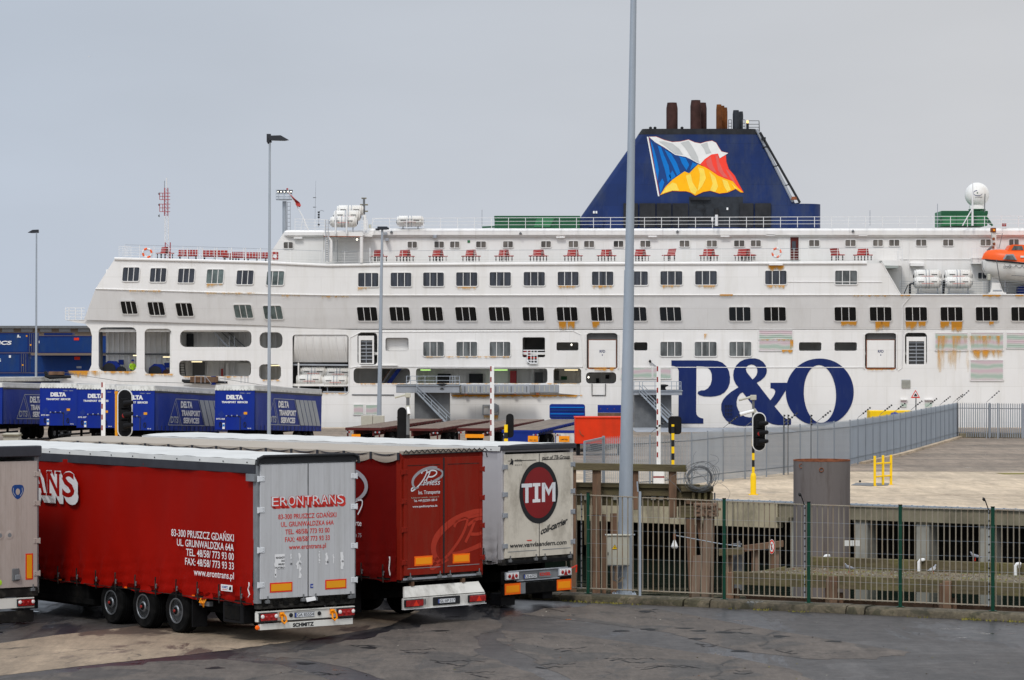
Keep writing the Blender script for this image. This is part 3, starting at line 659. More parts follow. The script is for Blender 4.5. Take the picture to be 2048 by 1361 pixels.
# ------------------------------------------------------------------ timber pier (left) with rail posts and piles
YP = 112.0
pier = thing('timber_pier', 'old mossy timber pier with red-brown posts and handrail behind the fence', 'pier', P(1290, 1190, YP))
def wbox(mb, x0, x1, y0, y1, m, yf=YP, d=.35, c=.02, ya=0):
    a = P(x0, y0, yf); b = P(x1, y1, yf); mb.cbox(a.x, b.x, yf, yf+d, b.z, a.z, c, m)
def pbox(name, x0, x1, y0, y1, m, yf=YP, d=.35, label=None): return part(name, pier, lambda mb: wbox(mb, x0, x1, y0, y1, m, yf, d), label=label)
def slantbeam(name, x0, y0, x1, y1, h, m, yf, d, par=None):
    def f(mb):
        a, b = P(x0, y0, yf), P(x1, y1, yf); hh = V((0, 0, -h/F*yf)); l = [a, b, b+hh, a+hh]; mb.plate([l], (0, d, 0), m)
    return part(name, par or pier, f)
slantbeam('handrail', 1100, 926, 1373, 931, 13.5, 'wood_moss', YP-.1, .5)
for x0, x1, yb in ((1100, 1109, 1030), (1145, 1152.5, 1030), (1185, 1202, 1032), (1266, 1277, 1020), (1338, 1353.5, 1036)):
    pbox('rail_post', x0, x1, 940, yb, 'wood_rust', YP, .3)
slantbeam('deck_beam', 1095, 965, 1400, 970, 8, 'wood_moss', YP+.35, .5)
slantbeam('deck_beam', 1095, 973.5, 1395, 978.5, 15, 'wood_moss', YP+.45, .4)
slantbeam('deck_beam', 1095, 990, 1395, 994, 20, 'wood_moss', YP+.6, .4)
for x in (1143, 1168, 1226, 1302, 1318, 1334): pbox('bearer', x, x+10, 990, 1001, 'pillar', YP+.5, .2)
pbox('deck_beam', 1362, 1427, 974, 984, 'wood_moss', YP+.1, 1.4)
pbox('deck_beam', 1340, 1418, 984, 1000, 'wood_moss', YP+.3, 1.2)
for i, x in enumerate((1384, 1396, 1408, 1420)): pbox('bearer', x, x+6, 986, 1004, 'wood_moss', YP+.05, .9)
pbox('bearer', 1428, 1431, 986, 1006, 'steel_dark', YP+.1, .1)
pbox('bearer', 1372, 1425, 999, 1009, 'wood_rust', YP+.2, 1.0)
def cap(mb):
    wbox(mb, 1388, 1437, 1007, 1034, 'wood_red', YP-.3, .6); wbox(mb, 1358, 1392, 1013, 1036, 'wood_moss', YP-.15, .5)
    r = random.Random(4)
    for i in range(26):
        x = r.uniform(1388, 1434); y = r.uniform(1008, 1030); wbox(mb, x, x+r.uniform(3, 9), y, y+r.uniform(2, 6), r.choice(['wood_red', 'wood_rust', 'wood_rust']), YP-.3-r.uniform(.03, .10), .15, .01)
part('cap_beam', pier, cap, label='splintered red-brown cap beam')
def pile(x0t, x0b, w, yt, yb, m, yf, d=.35):
    def f(mb):
        a, b = P(x0t, yt, yf), P(x0b, yb, yf); wd = w/F*yf; mb.plate([[a, a+V((wd, 0, 0)), b+V((wd, 0, 0)), b]], (0, d, 0), m)
    part('pile', pier, f)
pile(1372, 1382, 17, 1034, 1260, 'wood_rust', YP-.1); pile(1386, 1381, 16, 1112, 1260, 'wood_red', YP-.2); pile(1392, 1402, 12, 1034, 1110, 'wood_rust', YP+.1)
pile(1408, 1400, 16, 1034, 1260, 'wood_red', YP-.25); pile(1420, 1417, 9, 1034, 1260, 'wood_red', YP)
pile(1184, 1186, 15, 1030, 1260, 'wood_rust', YP); pile(1204, 1204, 8, 1030, 1260, 'wood_rust', YP+.3); pile(1221, 1222, 13, 1028, 1260, 'wood_rust', YP+.2); pile(1140, 1141, 12, 1020, 1260, 'wood_rust', YP)
pile(1168, 1169, 9, 1010, 1090, 'wood_moss', YP+.5)
# coil of wire lying on the pier
coil = MB(); cy = YP-.2; r = random.Random(7)
for i in range(16):
    rad = (24 if i < 12 else 30)+r.uniform(-2.5, 2.5); cx0, cy0 = 1400+r.uniform(-2, 2), 957+r.uniform(-2, 2); sq = r.uniform(.86, 1.0)
    if i > 12: cx0 += r.uniform(-3, 8); cy0 -= 4
    coil.tube([P(cx0+rad*cos(a), cy0+rad*sq*sin(a)+1.5*sin(3*a+i), cy+.02*i+.06*sin(2*a+i)) for a in [k*2*pi/26+i for k in range(27)]], .010, 'steel_dark', n=4, cap=False)
for i in range(9):
    pts = [(1400+r.uniform(-20, 20), 950+r.uniform(-15, 15))]; a = r.uniform(0, 6)
    for k in range(5): a += r.uniform(-.9, .9); pts.append((pts[-1][0]+14*cos(a)*(1.2 if i < 5 else 1), pts[-1][1]+9*sin(a)))
    coil.tube([P(x, min(y, 972), cy+.1*i-.3) for x, y in spline(pts, 4)], .006, 'steel_dark', n=3)
for pts in ([(1345, 935), (1370, 930), (1385, 945), (1376, 970)], [(1420, 932), (1436, 935), (1438, 952), (1422, 968)], [(1428, 962), (1446, 970), (1460, 985), (1455, 1000)], [(1332, 955), (1352, 972), (1362, 985)]):
    coil.tube([P(x, y, cy) for x, y in spline(pts, 5)], .006, 'steel_dark', n=3)
tag(coil.build('wire_coil'), 'tangled coil of rusty wire lying on the end of the timber pier', 'wire coil')
# ------------------------------------------------------------------ jetty (right) in the basin
jz = -.9
J = lambda px, py, z=jz: Pz(px, py, z)
jet = thing('timber_jetty', 'low mossy timber jetty with a gravel top behind the right part of the fence', 'jetty', J(1850, 1160))
ground_mat('gravel', (.125, .10, .062), (.10, .095, .028), .95, .95, .8, .52, .35, cracks=False)
FA, FB = J(1476, 1147), J(2140, 1174)        # front edge
BA, BB = J(1590, 1135), J(2140, 1153)        # back edge
def jtop(mb):
    mb.plate([[FA+V((0, .15, 0)), FB+V((0, .15, 0)), BB, BA]], (0, 0, -.3), 'gravel')
    r = random.Random(3)
    for i in range(900):
        u, v_ = r.random(), r.random(); a = FA+(FB-FA)*u; b = BA+(BB-BA)*u; p = a+(b-a)*(.08+.88*v_); s = r.uniform(.015, .05)
        mb.add([p+V((-s, 0, 0)), p+V((s, 0, .0)), p+V((0, s, 0)), p+V((0, .3*s, s*.8))], [(0, 1, 3), (1, 2, 3), (2, 0, 3)], r.choice(['pillar', 'wood_moss', 'wood_rust', 'moss', 'gravel', 'wood_moss']))
part('deck', jet, jtop)
def ybeam(mb, A, B, h, d, m, up=0.0, n=7):
    r = random.Random(5); L_ = (B-A).length
    k = 0; t = 0
    while t < L_-.05:
        e = min(L_, t+r.uniform(2.4, 3.6)); a = A+(B-A)*(t/L_); b = A+(B-A)*(e/L_); j = r.uniform(-.02, .02)
        vs = []
        for p in (a, b):
            for dy, dz in ((j, up), (d, up), (d, up-h), (j, up-h)): vs.append(p+V((0, dy, dz)))
        vs = vs[:4]+vs[4:]; b_ = V(((B-A).x, (B-A).y, 0)).normalized()*.012
        vs = [v+b_ for v in vs[:4]]+[v-b_ for v in vs[4:]]
        mb.add(vs, [(0, 1, 2, 3), (7, 6, 5, 4), (0, 4, 5, 1), (1, 5, 6, 2), (2, 6, 7, 3), (3, 7, 4, 0)], m); t = e
part('front_beam', jet, lambda mb: (ybeam(mb, FA+V((-.2, -.05, 0)), FB+V((0, -.05, 0)), .40, .3, 'wood_moss', .05)))
part('kerb_beam', jet, lambda mb: ybeam(mb, BA+V((.5, 0, 0)), BB, .34, .35, 'wood_moss', .34))
part('lower_beam', jet, lambda mb: (ybeam(mb, FA+V((.3, .5, -.75)), FB+V((0, .5, -.75)), .30, .3, 'wood_rust', 0), ybeam(mb, FA+V((.3, .6, -1.25)), FB+V((0, .6, -1.25)), .30, .3, 'wood_rust', 0)))
for px, m_ in ((1671, 'wood_rust'), (1899, 'wood_rust'), (2110, 'wood_rust'), (1455, 'wood_rust')):
    u = (px-1476)/(2140-1476); p = FA+(FB-FA)*u
    def f(mb, p=p, m_=m_):
        mb.cbox(p.x-.18, p.x+.18, p.y-.12, p.y+.3, -4, -.95 if True else 0, .03, m_); mb.cbox(p.x-.1, p.x+.16, p.y-.28, p.y-.13, -1.75, -.86, .02, 'wood_rust')
        mb.cbox(p.x+.2, p.x+.38, p.y+.02, p.y+.2, -3.8, -1.4, .03, m_)
    part('pile', jet, f)
for px, y0, y1 in ((1651, 1112, 1134), (1841, 1120, 1143), (2034, 1128, 1151)):
    def f(mb, px=px, y0=y0, y1=y1):
        p = Pz(px, y1, jz); s = F/p.y; h = (y1-y0)/s; q = p+V((0, 0, 0))
        mb.tube([q+V((-.05, 0, -.02)), q+V((-.05, 0, h*.8)), q+V((0, 0, h*.97)), q+V((.08, 0, h)), q+V((.14, .3, h*.95)), q+V((.15, .45, .1))], .055, 'white', n=8)
    part('mooring_hoop', jet, f)
# sloped handrail and round sign at the jetty's left end
rail = thing('timber_handrail', 'short sloping red-brown timber handrail at the left end of the jetty', 'handrail', P(1510, 1145, 100.5))
def sl(name, x0, y0, x1, y1, h, m, yf, d): slantbeam(name, x0, y0, x1, y1, h, m, yf, d, rail)
sl('top_rail', 1438, 1099, 1488, 1096, 13, 'wood_moss', 100.2, .25); sl('top_rail', 1487, 1092, 1567, 1082, 12, 'wood_rust', 100.3, .2)
for x0, x1, y0, y1, m_ in ((1450, 1459, 1110, 1190, 'wood_red'), (1460, 1466, 1104, 1170, 'wood_rust'), (1503, 1509, 1096, 1146, 'wood_rust'), (1510, 1517, 1095, 1146, 'wood_red'), (1541, 1549, 1090, 1140, 'wood_rust'), (1551, 1558, 1084, 1138, 'wood_red')):
    part('rail_post', rail, lambda mb, a=(x0, x1, y0, y1, m_): wbox(mb, a[0], a[1], a[2], a[3], a[4], 100.5, .15, .01))
sl('lower_rail', 1505, 1147, 1573, 1134, 9, 'wood_moss', 99.9, .3); sl('lower_rail', 1436, 1098, 1436, 1098, 1, 'wood_moss', 101, .1)
def rsign(mb):
    c = P(1543.5, 1094, 100.0); v_ = V((0, 0, 1)); u = V((.42, .15, 0))
    o = c
    for k, (rx, m_) in enumerate(((.24, 'white'), (.225, 'refl_red'), (.165, 'white'))):
        mb.poly2([(rx*cos(a*pi/12), rx*sin(a*pi/12)) for a in range(24)], o+V((0, -.006*k, 0)), u, v_, m_)
    mb.ribbon([(-.14, .14), (.14, -.14)], .035, o+V((0, -.02, 0)), u, v_, 'refl_red'); mb.ribbon([(-.03, -.1), (-.02, .04), (.04, .1)], .06, o+V((0, -.016, 0)), u, v_, 'black')
    mb.poly2([(.245*cos(a*pi/12), .245*sin(a*pi/12)) for a in range(24)][::-1], o+V((0, .01, 0)), u, v_, 'steel')
rs = MB(); rsign(rs); tag(rs.build('round_sign'), 'small round white prohibition sign with a red ring on the timber handrail', 'sign')
def gp(mb):
    p = P(1477, 1150, 100.8); mb.cyl(P(1477, 1180, 100.8), P(1477, 1103, 100.8), .19, 'steel_dark', n=14); mb.cyl(P(1477, 1103, 100.8), P(1477, 1096, 100.8), .10, 'steel', n=10)
    mb.tube([P(1463, 1089, 100.8), P(1484, 1089, 100.8)], .03, 'steel_dark'); mb.cyl(P(1477, 1096, 100.8), P(1477, 1083, 100.8), .06, 'steel_dark', n=8)
g_ = MB(); gp(g_); tag(g_.build('pipe_bollard'), 'short grey steel pipe post with a pale cap beside the timber handrail', 'post')
# big grey steel pile
yb = 106.0; c = P(1643.5, 920, yb); rad = 56.5/F*yb
pl = thing('mooring_pile', 'huge grey steel tube pile with a rusty rim standing in the basin', 'pile', (c.x, yb, -2.6))
def tubef(mb):
    n = 48; zt = c.z; mb.lathe([(rad, -4.0-zt), (rad, 0), (rad-.03, 0), (rad-.03, -1.2), (.01, -1.2)], (c.x, yb, zt), (0, 0, 1), 'pile_grey', n=n, cap=False)
part('tube', pl, tubef, sharp=50)
part('rim', pl, lambda mb: mb.lathe([(rad+.006, -.035), (rad+.008, .008), (rad-.04, .008), (rad-.04, -.15)], (c.x, yb, c.z), (0, 0, 1), 'rust', n=48, cap=False))
def lug(mb):
    for x, y in ((1599, 931), (1637, 938)): 
        q = P(x, y, yb); d = q-V((c.x, yb, q.z)); a = math.asin(max(-1, min(1, d.x/rad))); p = V((c.x+rad*sin(a), yb-rad*cos(a), q.z))
        mb.tube([p+V((.07*cos(t), -.02, .07*sin(t))) for t in [k*pi/5 for k in range(11)]], .014, 'rust', n=5)
part('lug', pl, lug)
mb = MB(); q = P(1696, 1087, 103.9); mb.box(q.x-.15, q.x+.14, q.y-.02, q.y, q.z-.09, q.z+.10, 'white_dirty'); mb.box(q.x+.15, q.x+.42, q.y-.02, q.y, q.z-.09, q.z+.10, 'white_dirty')
tag(mb.build('notice_plate'), 'pair of small cream notice plates at the edge of the grey pile', 'notice')
# pigeons
def pigeon(name, p, rz, label):
    j = {'a': ((-.02, 0, .115), .045), 'b': ((.05, 0, .13), .058), 'c': ((.10, 0, .155), .04), 'd': ((.125, 0, .20), .022), 'e': ((.14, 0, .225), .024), 'f': ((.165, 0, .222), .010), 't': ((-.10, 0, .095), .022), 'u': ((-.17, 0, .085), .010)}
    o = skinbody(name, j, [('a', 'b'), ('b', 'c'), ('c', 'd'), ('d', 'e'), ('e', 'f'), ('a', 't'), ('t', 'u')], None, 'bird_grey', 2)
    o.location = p; o.rotation_euler = (0, 0, rz); o.scale = (1.25, 1.25, 1.25); tag(o, label, 'bird', 'pigeons on the jetty')
    part('leg', o, lambda mb: mb.tube([(.02, .02, .09), (.025, .022, 0), (.05, .022, .0)], .006, 'refl_red', n=4), local=True); part('leg', o, lambda mb: mb.tube([(.02, -.02, .09), (.025, -.022, 0), (.05, -.022, 0)], .006, 'refl_red', n=4), local=True)
    part('wing', o, lambda mb: (mb.plate([[V((x, -.056, z)) for x, z in ((.09, .155), (.02, .175), (-.08, .13), (-.15, .095), (-.08, .09), (.03, .10))]], (0, -.008, 0), 'bird_white')), local=True)
    return o
pigeon('pigeon', J(1700, 1145), R(200), 'pale grey pigeon walking on the jetty nearest the big grey pile')
pigeon('pigeon', J(1864, 1148), R(40), 'pale grey pigeon on the jetty by the middle white mooring hoop')
pigeon('pigeon', Pz(1952, 1122, jz+.36), R(190), 'pigeon perched on the back beam of the jetty')
gull = skinbody('gull', {'a': ((0, 0, 0), .09), 'b': ((.25, 0, .02), .06), 'c': ((.36, 0, .04), .03), 't': ((-.25, 0, 0), .03), 'l': ((0, .35, .12), .05), 'l2': ((-.05, .75, .02), .02), 'r': ((0, -.35, .12), .05), 'r2': ((-.05, -.75, .02), .02)}, [('a', 'b'), ('b', 'c'), ('a', 't'), ('a', 'l'), ('l', 'l2'), ('a', 'r'), ('r', 'r2')], None, 'bird_white')
gull.location = P(178, 114, 900); gull.rotation_euler = (.2, 0, R(30)); tag(gull, 'white gull flying alone in the grey sky at upper left', 'bird')
# ------------------------------------------------------------------ big trailers in front
def tmat(name, col, rough=.5, **k): dm(name, col, rough, **k)
tmat('tarp_red', (.28, .004, .001), .55, spec=.08, var=.07, vs=.35, dirt=(.20, .003, .001), damt=.5, dscale=.35, dstretch=(1, 1, .6), bump=.10, bscale=1.2)
tmat('tarp_dkred', (.13, .004, .003), .55, spec=.08, var=.15, vs=.5, dirt=(.08, .006, .006), damt=.7, dscale=.7, dstretch=(1, 1, .5), bump=.12, bscale=1.5)
tmat('door_red', (.21, .012, .005), .55, spec=.1, var=.07, vs=.8, dirt=(.16, .05, .03), damt=.5, dscale=1.4, dstretch=(1.6, 1, .3))
tmat('door_silver', (.49, .495, .505), .42, metal=.1, var=.05, vs=3, stretch=(6, 1, .1), dirt=(.30, .29, .27), damt=.4, dscale=2, dstretch=(2, 1, .3))
tmat('door_cream', (.60, .555, .47), .5, var=.06, vs=1.5, dirt=(.16, .13, .09), damt=.75, dscale=1.6, dstretch=(1, 1, .6))
tmat('door_beige', (.40, .345, .31), .45, var=.05, vs=2, stretch=(5, 1, .1), dirt=(.24, .19, .15), damt=.6, dscale=1.5, dstretch=(1.5, 1, .35))
tmat('tarp_white', (.55, .55, .53), .5, var=.1, vs=.8, dirt=(.45, .43, .38), damt=.35, dscale=.9, dstretch=(1, 1, 1), bump=.2, bscale=1.5)
tmat('tarp_beige', (.34, .295, .24), .55, var=.07, vs=.9, dirt=(.30, .26, .21), damt=.6, dscale=.8, dstretch=(1, .5, 1), bump=.25, bscale=1.6)
tmat('tarp_side_white', (.42, .41, .42), .5, var=.05, vs=.8, dirt=(.22, .2, .19), damt=.5, dscale=1.2, dstretch=(1, 1, .4), bump=.2, bscale=1.2)
tmat('frame_grey', (.19, .20, .21), .5, var=.2, vs=2)
tmat('band_dark', (.035, .037, .045), .5, var=.2, vs=2)
tmat('alloy', (.25, .26, .27), .3, metal=.7, var=.15, vs=4)
tmat('hub_red', (.25, .02, .015), .5)
tmat('plate_white', (.62, .64, .66), .4)
tmat('eu_blue', (.02, .05, .28), .4)
tmat('print_red', (.55, .035, .025), .45)
tmat('print_silver', (.66, .68, .70), .45, var=.05)
tmat('swoosh_grey', (.30, .30, .32), .45)
tmat('swoosh_orange', (.38, .032, .014), .45)
tmat('ink', (.015, .016, .018), .5)
tmat('tim_red', (.20, .012, .014), .45, dirt=(.12, .02, .02), damt=.4)
tmat('grime_black', (.012, .011, .010), .75, var=.5, vs=3, dirt=(.13, .12, .10), damt=.5, dscale=3, dstretch=(1, 1, 1))
tmat('bumper_white', (.66, .65, .60), .4, var=.05, dirt=(.2, .18, .14), damt=.3, dscale=3)
W_ = 2.55; Ux, Uz = V((1, 0, 0)), V((0, 0, 1)); Uy = V((0, 1, 0)); Un = V((0, -1, 0))

def wheel(par, x, y, r=.50, w=.36, side=-1, z=None, rimm='alloy', hub='hub_red'):
    z = r if z is None else z
    root = thing_part('wheel', par, (x, y, z))
    def ty(mb):
        pr = [(.27, -w/2), (r-.05, -w/2), (r-.015, -w/2+.03), (r, -w/2+.08), (r, w/2-.08), (r-.015, w/2-.03), (r-.05, w/2), (.27, w/2)]
        mb.lathe(pr, (0, 0, 0), (1, 0, 0), 'rubber', n=36)
        for k in (-.06, 0, .06): mb.lathe([(r+.002, k-.01), (r+.002, k+.01)], (0, 0, 0), (1, 0, 0), 'black', n=36, cap=False)
    part('tyre', root, ty, local=True)
    def rm(mb):
        s = side; f = s*w/2
        mb.lathe([(.285, 0), (.285, .012), (.26, .012), (.245, -.02), (.205, -.075), (.12, -.075), (.12, .0), (.10, .02), (.05, .02)] , (f, 0, 0), (s, 0, 0), rimm, n=30)
        for k in range(10):
            a = 2*pi*k/10; mb.cyl((f-s*.07, .165*cos(a), .165*sin(a)), (f-s*.02, .165*cos(a), .165*sin(a)), .016, 'steel_dark', n=6)
            a += pi/10; mb.lathe([(.026, 0), (.026, .004)], (f-s*.050, .225*cos(a), .225*sin(a)), (s, 0, 0), 'black', n=8)
        mb.lathe([(.085, .0), (.08, .03), (.05, .045), (.01, .05)], (f+s*.0, 0, 0), (s, 0, 0), 'chassis', n=14); mb.lathe([(.038, .0), (.03, .02), (.01, .022)], (f+s*.05, 0, 0), (s, 0, 0), hub, n=10)
    part('rim', root, rm, local=True)
    return root
def thing_part(name, par, loc):
    o = bpy.data.objects.new(name, None); COL.objects.link(o); o.location = loc; o.parent = par; o.empty_display_size = .2; return o
def refl(mb, x0, x1, z0, z1, y, inner='amber', outer='refl_red', b=.03):
    mb.box(x0, x1, y-.006, y, z0, z1, outer); mb.box(x0+b, x1-b, y-.010, y-.006, z0+b, z1-b, inner)
def lampcl(par, x, z, y, w=.44, h=.17, tri=False, label=None):
    def f(mb):
        mb.cbox(x, x+w, y-.05, y, z, z+h, .01, 'ink'); mb.cbox(x+.015, x+w-.015, y-.075, y-.05, z+.015, z+h-.015, .01, 'lens_red')
        if tri: mb.plate([[V((x+w*.40, y-.078, z+.02)), V((x+w*.72, y-.078, z+.02)), V((x+w*.56, y-.078, z+h-.02))]], (0, .003, 0), 'refl_red')
        else:
            for fx, m_ in ((.12, 'lens_clear'), (.88, 'lens_clear')): mb.lathe([(.045, 0), (.04, .012), (.02, .02)], (x+w*fx, y-.072, z+h*.6), (0, -1, 0), m_, n=14)
            for fx in (.34, .62): mb.lathe([(.04, 0), (.035, .012), (.015, .018)], (x+w*fx, y-.072, z+h*.5), (0, -1, 0), 'lens_red', n=14)
    return part('tail_light', par, f, local=True, label=label)
def curtain(par, z0, z1, L, mtl, x=-.02, sagamp=.03, straps=.9, phase=0.0, strapm='grime_black', right=False, hem='tarp', foldn=1.0):
    def f(mb):
        sgn = -1 if x < 1 else 1
        def fn(u, v):
            y = .10+u*(L-.2); z = z0+v*(z1-z0)
            tens = sin(y*2*pi/straps+phase); low = max(0, 1-v*3.2)
            d = .016*sin(y*1.9+z*1.3)+.012*sin(y*5.3+z*.7)*foldn+low*(.040*tens*foldn+.02*sin(y*17+z*9)+.02*sin(z*26+y*2.3))+(.02 if v > .96 else 0)
            zz = z-(1-v)**8*(.035*(1-tens)*.5+.02*sin(y*3.1))
            return V((x+sgn*d+(.03*low*low*-sgn), y, zz))
        mb.grid(fn, 170, 34, mtl)
        mb.add([V((x-sgn*.03, .12, z0+.05)), V((x-sgn*.03, L-.12, z0+.05)), V((x-sgn*.03, L-.12, z1)), V((x-sgn*.03, .12, z1))], [(0, 1, 2, 3)], mtl)
    c = part('curtain', par, f, local=True, sharp=60)
    def st(mb):
        y = .55; sgn = -1 if x < 1 else 1
        while y < L-.2:
            X = x+sgn*.035
            mb.tube([V((X+sgn*.01, y, z0+.36)), V((X+sgn*.018, y, z0+.18)), V((X, y, z0-.06))], .016, strapm, n=4)
            mb.cbox(X-.02, X+.02, y-.022, y+.022, z0+.10, z0+.20, .01, 'steel_dark'); mb.cbox(X-.018, X+.018, y-.04, y-.01, z0+.17, z0+.21, .008, 'alloy'); y += straps
        mb.tube([V((x+sgn*.03, .15, z0+.02)), V((x+sgn*.035, L-.2, z0+.02))], .008, strapm, n=4)
    part('strap', c, st, local=True)
    return c
def trailer(name, label, loc, ang, H=4.0, zf=1.0, L=13.6, axles=(3.3, 4.72, 6.14), curt='tarp_red', roofm='tarp_white', roofside='left', scallop=False, band=None, doorm='door_silver', framem='frame_grey', group='parked lorry trailers in the yard', ca=None, sag=.03, czo=0.0, straps=.9, foldn=1.0):
    t = thing(name, label, 'trailer', loc, ang, group)
    # chassis
    def ch(mb):
        for x in (.72, 1.73): mb.box(x, x+.10, .25, L-.6, zf-.42, zf-.06, 'chassis')
        for y in [1.0+1.2*i for i in range(10)]: mb.box(.05, 2.5, y, y+.08, zf-.16, zf-.04, 'chassis')
        for y in axles: mb.cyl((.3, y, .5), (2.25, y, .5), .07, 'chassis', n=10); mb.box(.66, .9, y-.35, y+.35, .45, .62, 'chassis'); mb.box(1.65, 1.89, y-.35, y+.35, .45, .62, 'chassis')
        for y in axles:      # air springs and brakes, mud flap
            mb.cyl((.8, y+.4, .5), (.8, y+.4, .85), .13, 'black', n=12); mb.cyl((1.75, y+.4, .5), (1.75, y+.4, .85), .13, 'black', n=12)
        mb.box(.02, 2.53, .10, L-.1, zf-.10, zf+.02, 'chassis')
        mb.cbox(.08, .62, 7.3, 9.7, .32, .95, .03, 'chassis'); mb.box(.5, 2.05, 1.5, 12.4, .50, zf-.05, 'chassis'); mb.box(.05, .09, 7.0, 12.2, .38, .50, 'chassis'); mb.box(1.93, 2.47, 7.3, 12.0, .3, .95, 'chassis'); mb.box(.10, .5, 10.4, 10.6, .05, .95, 'steel_dark')  # central block and side boxes added to keep light out under the floor
        mb.box(.06, .16, 9.6, 10.3, .5, .9, 'box_beige')
        for x in (.35, 2.2): mb.box(x-.06, x+.06, 10.9, 11.1, .03, .95, 'steel_dark'); mb.box(x-.16, x+.16, 10.8, 11.2, 0, .04, 'steel_dark')
    part('chassis', t, ch, local=True)
    for y in axles:
        wheel(t, .20, y, side=-1); wheel(t, 2.35, y, side=1)
    def fl(mb): mb.box(.03, .42, axles[0]-.66, axles[0]-.63, .18, .95, 'black'); mb.box(2.1, 2.5, axles[0]-.66, axles[0]-.63, .18, .95, 'black')
    part('mud_flap', t, fl, local=True)
    if name and loc.x < -4: part('tool_box', t, lambda mb: (mb.cbox(.05, .60, .65, 1.45, .38, zf-.12, .03, 'black'), mb.cbox(.035, .055, .75, 1.35, .46, zf-.2, .01, 'chassis')), local=True)
    # curtain sides
    c1 = curtain(t, zf-.12+czo, H-.13 if not band else H-.26, L, curt, x=-.01, sagamp=sag, straps=straps, foldn=foldn)
    c2 = curtain(t, zf-.12+czo, H-.13, L, curt, x=W_+.01, straps=straps)
    part('front_wall', t, lambda mb: mb.cbox(0, W_, L-.06, L, zf, H-.05, .02, framem), local=True)
    # corner posts
    def cp(mb):
        for x in (-.02, W_-.10): mb.cbox(x, x+.12, -.03, .13, zf-.10, H-.06, .01, framem)
        mb.box(.1, W_-.1, -.01, .1, H-.17, H-.03, framem); mb.box(.0, W_, -.02, .13, zf-.14, zf+.02, 'grime_black')
    part('rear_frame', t, cp, local=True)
    # roof
    def rf(mb):
        def fn(u, v):
            y = u*L; x = -.03+v*(W_+.06); e = abs(v-.5)*2
            z = H-.03+.05*(1-e**4)+(.018*sin(y*2*pi/.95)*(1-e*e) if scallop else .008*sin(y*2*pi/1.2))
            return V((x, y, z))
        mb.grid(fn, 84, 10, roofm)
    r_ = part('roof', t, rf, local=True, sharp=60)
    def rs(mb):
        for sx_, x in ((-1, -.03), (1, W_+.03)):
            def fn(u, v, x=x, sx_=sx_):
                y = u*L; lob = abs(sin(y*pi/.95))
                z = H-.03-v*(.15 if scallop else .11)-(v*.09*lob if scallop else 0)
                return V((x+sx_*(.01+v*.015+(.025*lob*v*(1-v)*4 if scallop else .004*sin(y*9))), y, z))
            mb.grid(fn, 200, 4, roofm)
            y = .3
            while y < L:
                mb.lathe([(.018, 0), (.012, .012)], (x+sx_*.028, y, H-.10), (sx_, 0, 0), 'black', n=6); y += .95
    part('roof_edge', r_, rs, local=True, sharp=60)
    if scallop:
        def sa(mb):  # dark arcs and bars stand in for the shaded recesses under the scallops
            for i in range(int(L/.95)):
                mb.tube([V((-.075, i*.95+.04+.87*j/8, H-.045-.05*sin(pi*j/8))) for j in range(9)], [.004+.016*sin(pi*j/8) for j in range(9)], 'band_dark', n=4); mb.box(-.085, -.06, i*.95-.03, i*.95+.03, H-.20, H-.03, 'band_dark')
        part('scallop_shade', r_, sa, local=True)
    if band:
        def bd(mb):
            mb.cbox(-.055, .02, .02, L-.05, H-.34, H-.135, .02, band); mb.cbox(W_-.02, W_+.055, .02, L-.05, H-.34, H-.135, .02, band)
        part('side_rail', t, bd, local=True)
    return t
def doors(t, zf, H, m, panel=0, bars=4, hinges='white', zl=None, gap='ink', fr=.04):
    out = []
    for k, (x0, x1) in enumerate(((fr, W_/2-.008), (W_/2+.008, W_-fr))):
        def f(mb, x0=x0, x1=x1):
            mb.cbox(x0, x1, -.075, -.03, zf+.0, H-.12, .008, m)
            if panel == 1:
                n = 9
                for i in range(1, n): xx = x0+(x1-x0)*i/n; mb.box(xx-.004, xx+.004, -.078, -.074, zf+.01, H-.13, m)
            if panel == 2:
                mb.box(x0+.10, x1-.10, -.079, -.075, H-.29, H-.275, 'grime_black' if m != 'door_silver' else m)
                for xx in (x0+.10, x1-.115): mb.box(xx, xx+.012, -.080, -.075, zf+.16, H-.28, m)
                mb.box(x0+.10, x1-.10, -.080, -.075, zf+.15, zf+.165, 'frame_grey')
        d = part('door', t, f, local=True); out.append(d)
        for z in (zf+.25, zf+1.0, H-1.15, H-.48):
            def hg(mb, k=k, z=z):
                xx = (fr-.06, fr+.10) if k == 0 else (W_-fr-.10, W_-fr+.06)
                mb.cbox(xx[0], xx[1], -.088, -.07, z, z+.11, .005, hinges); mb.cyl((xx[0] if k == 0 else xx[1], -.07, z-.01), (xx[0] if k == 0 else xx[1], -.07, z+.12), .018, hinges, n=8)
                for q in (.03, .08): mb.lathe([(.008, 0), (.006, .005)], (xx[0]+.12 if k == 0 else xx[0]+.04, -.088, z+q), (0, -1, 0), 'black', n=6)
            part('hinge', d, hg, local=True)
        for xx in (x0+.18, x1-.12):
            def lb(mb, xx=xx):
                mb.tube([V((xx, -.095, zf-.06)), V((xx, -.095, zf+.06))], .014, 'steel_dark', n=6)
                mb.cbox(xx-.05, xx+.05, -.11, -.03, zf-.10, zf-.03, .01, 'steel_dark')
            part('lock', d, lb, local=True)
    part('door_seal', t, lambda mb: mb.box(W_/2-.009, W_/2+.009, -.074, -.04, zf+.01, H-.13, gap), local=True)
    return out
def TL(px, py, z): return Pz(px, py, z)

def ang_of(deg): return R(deg)
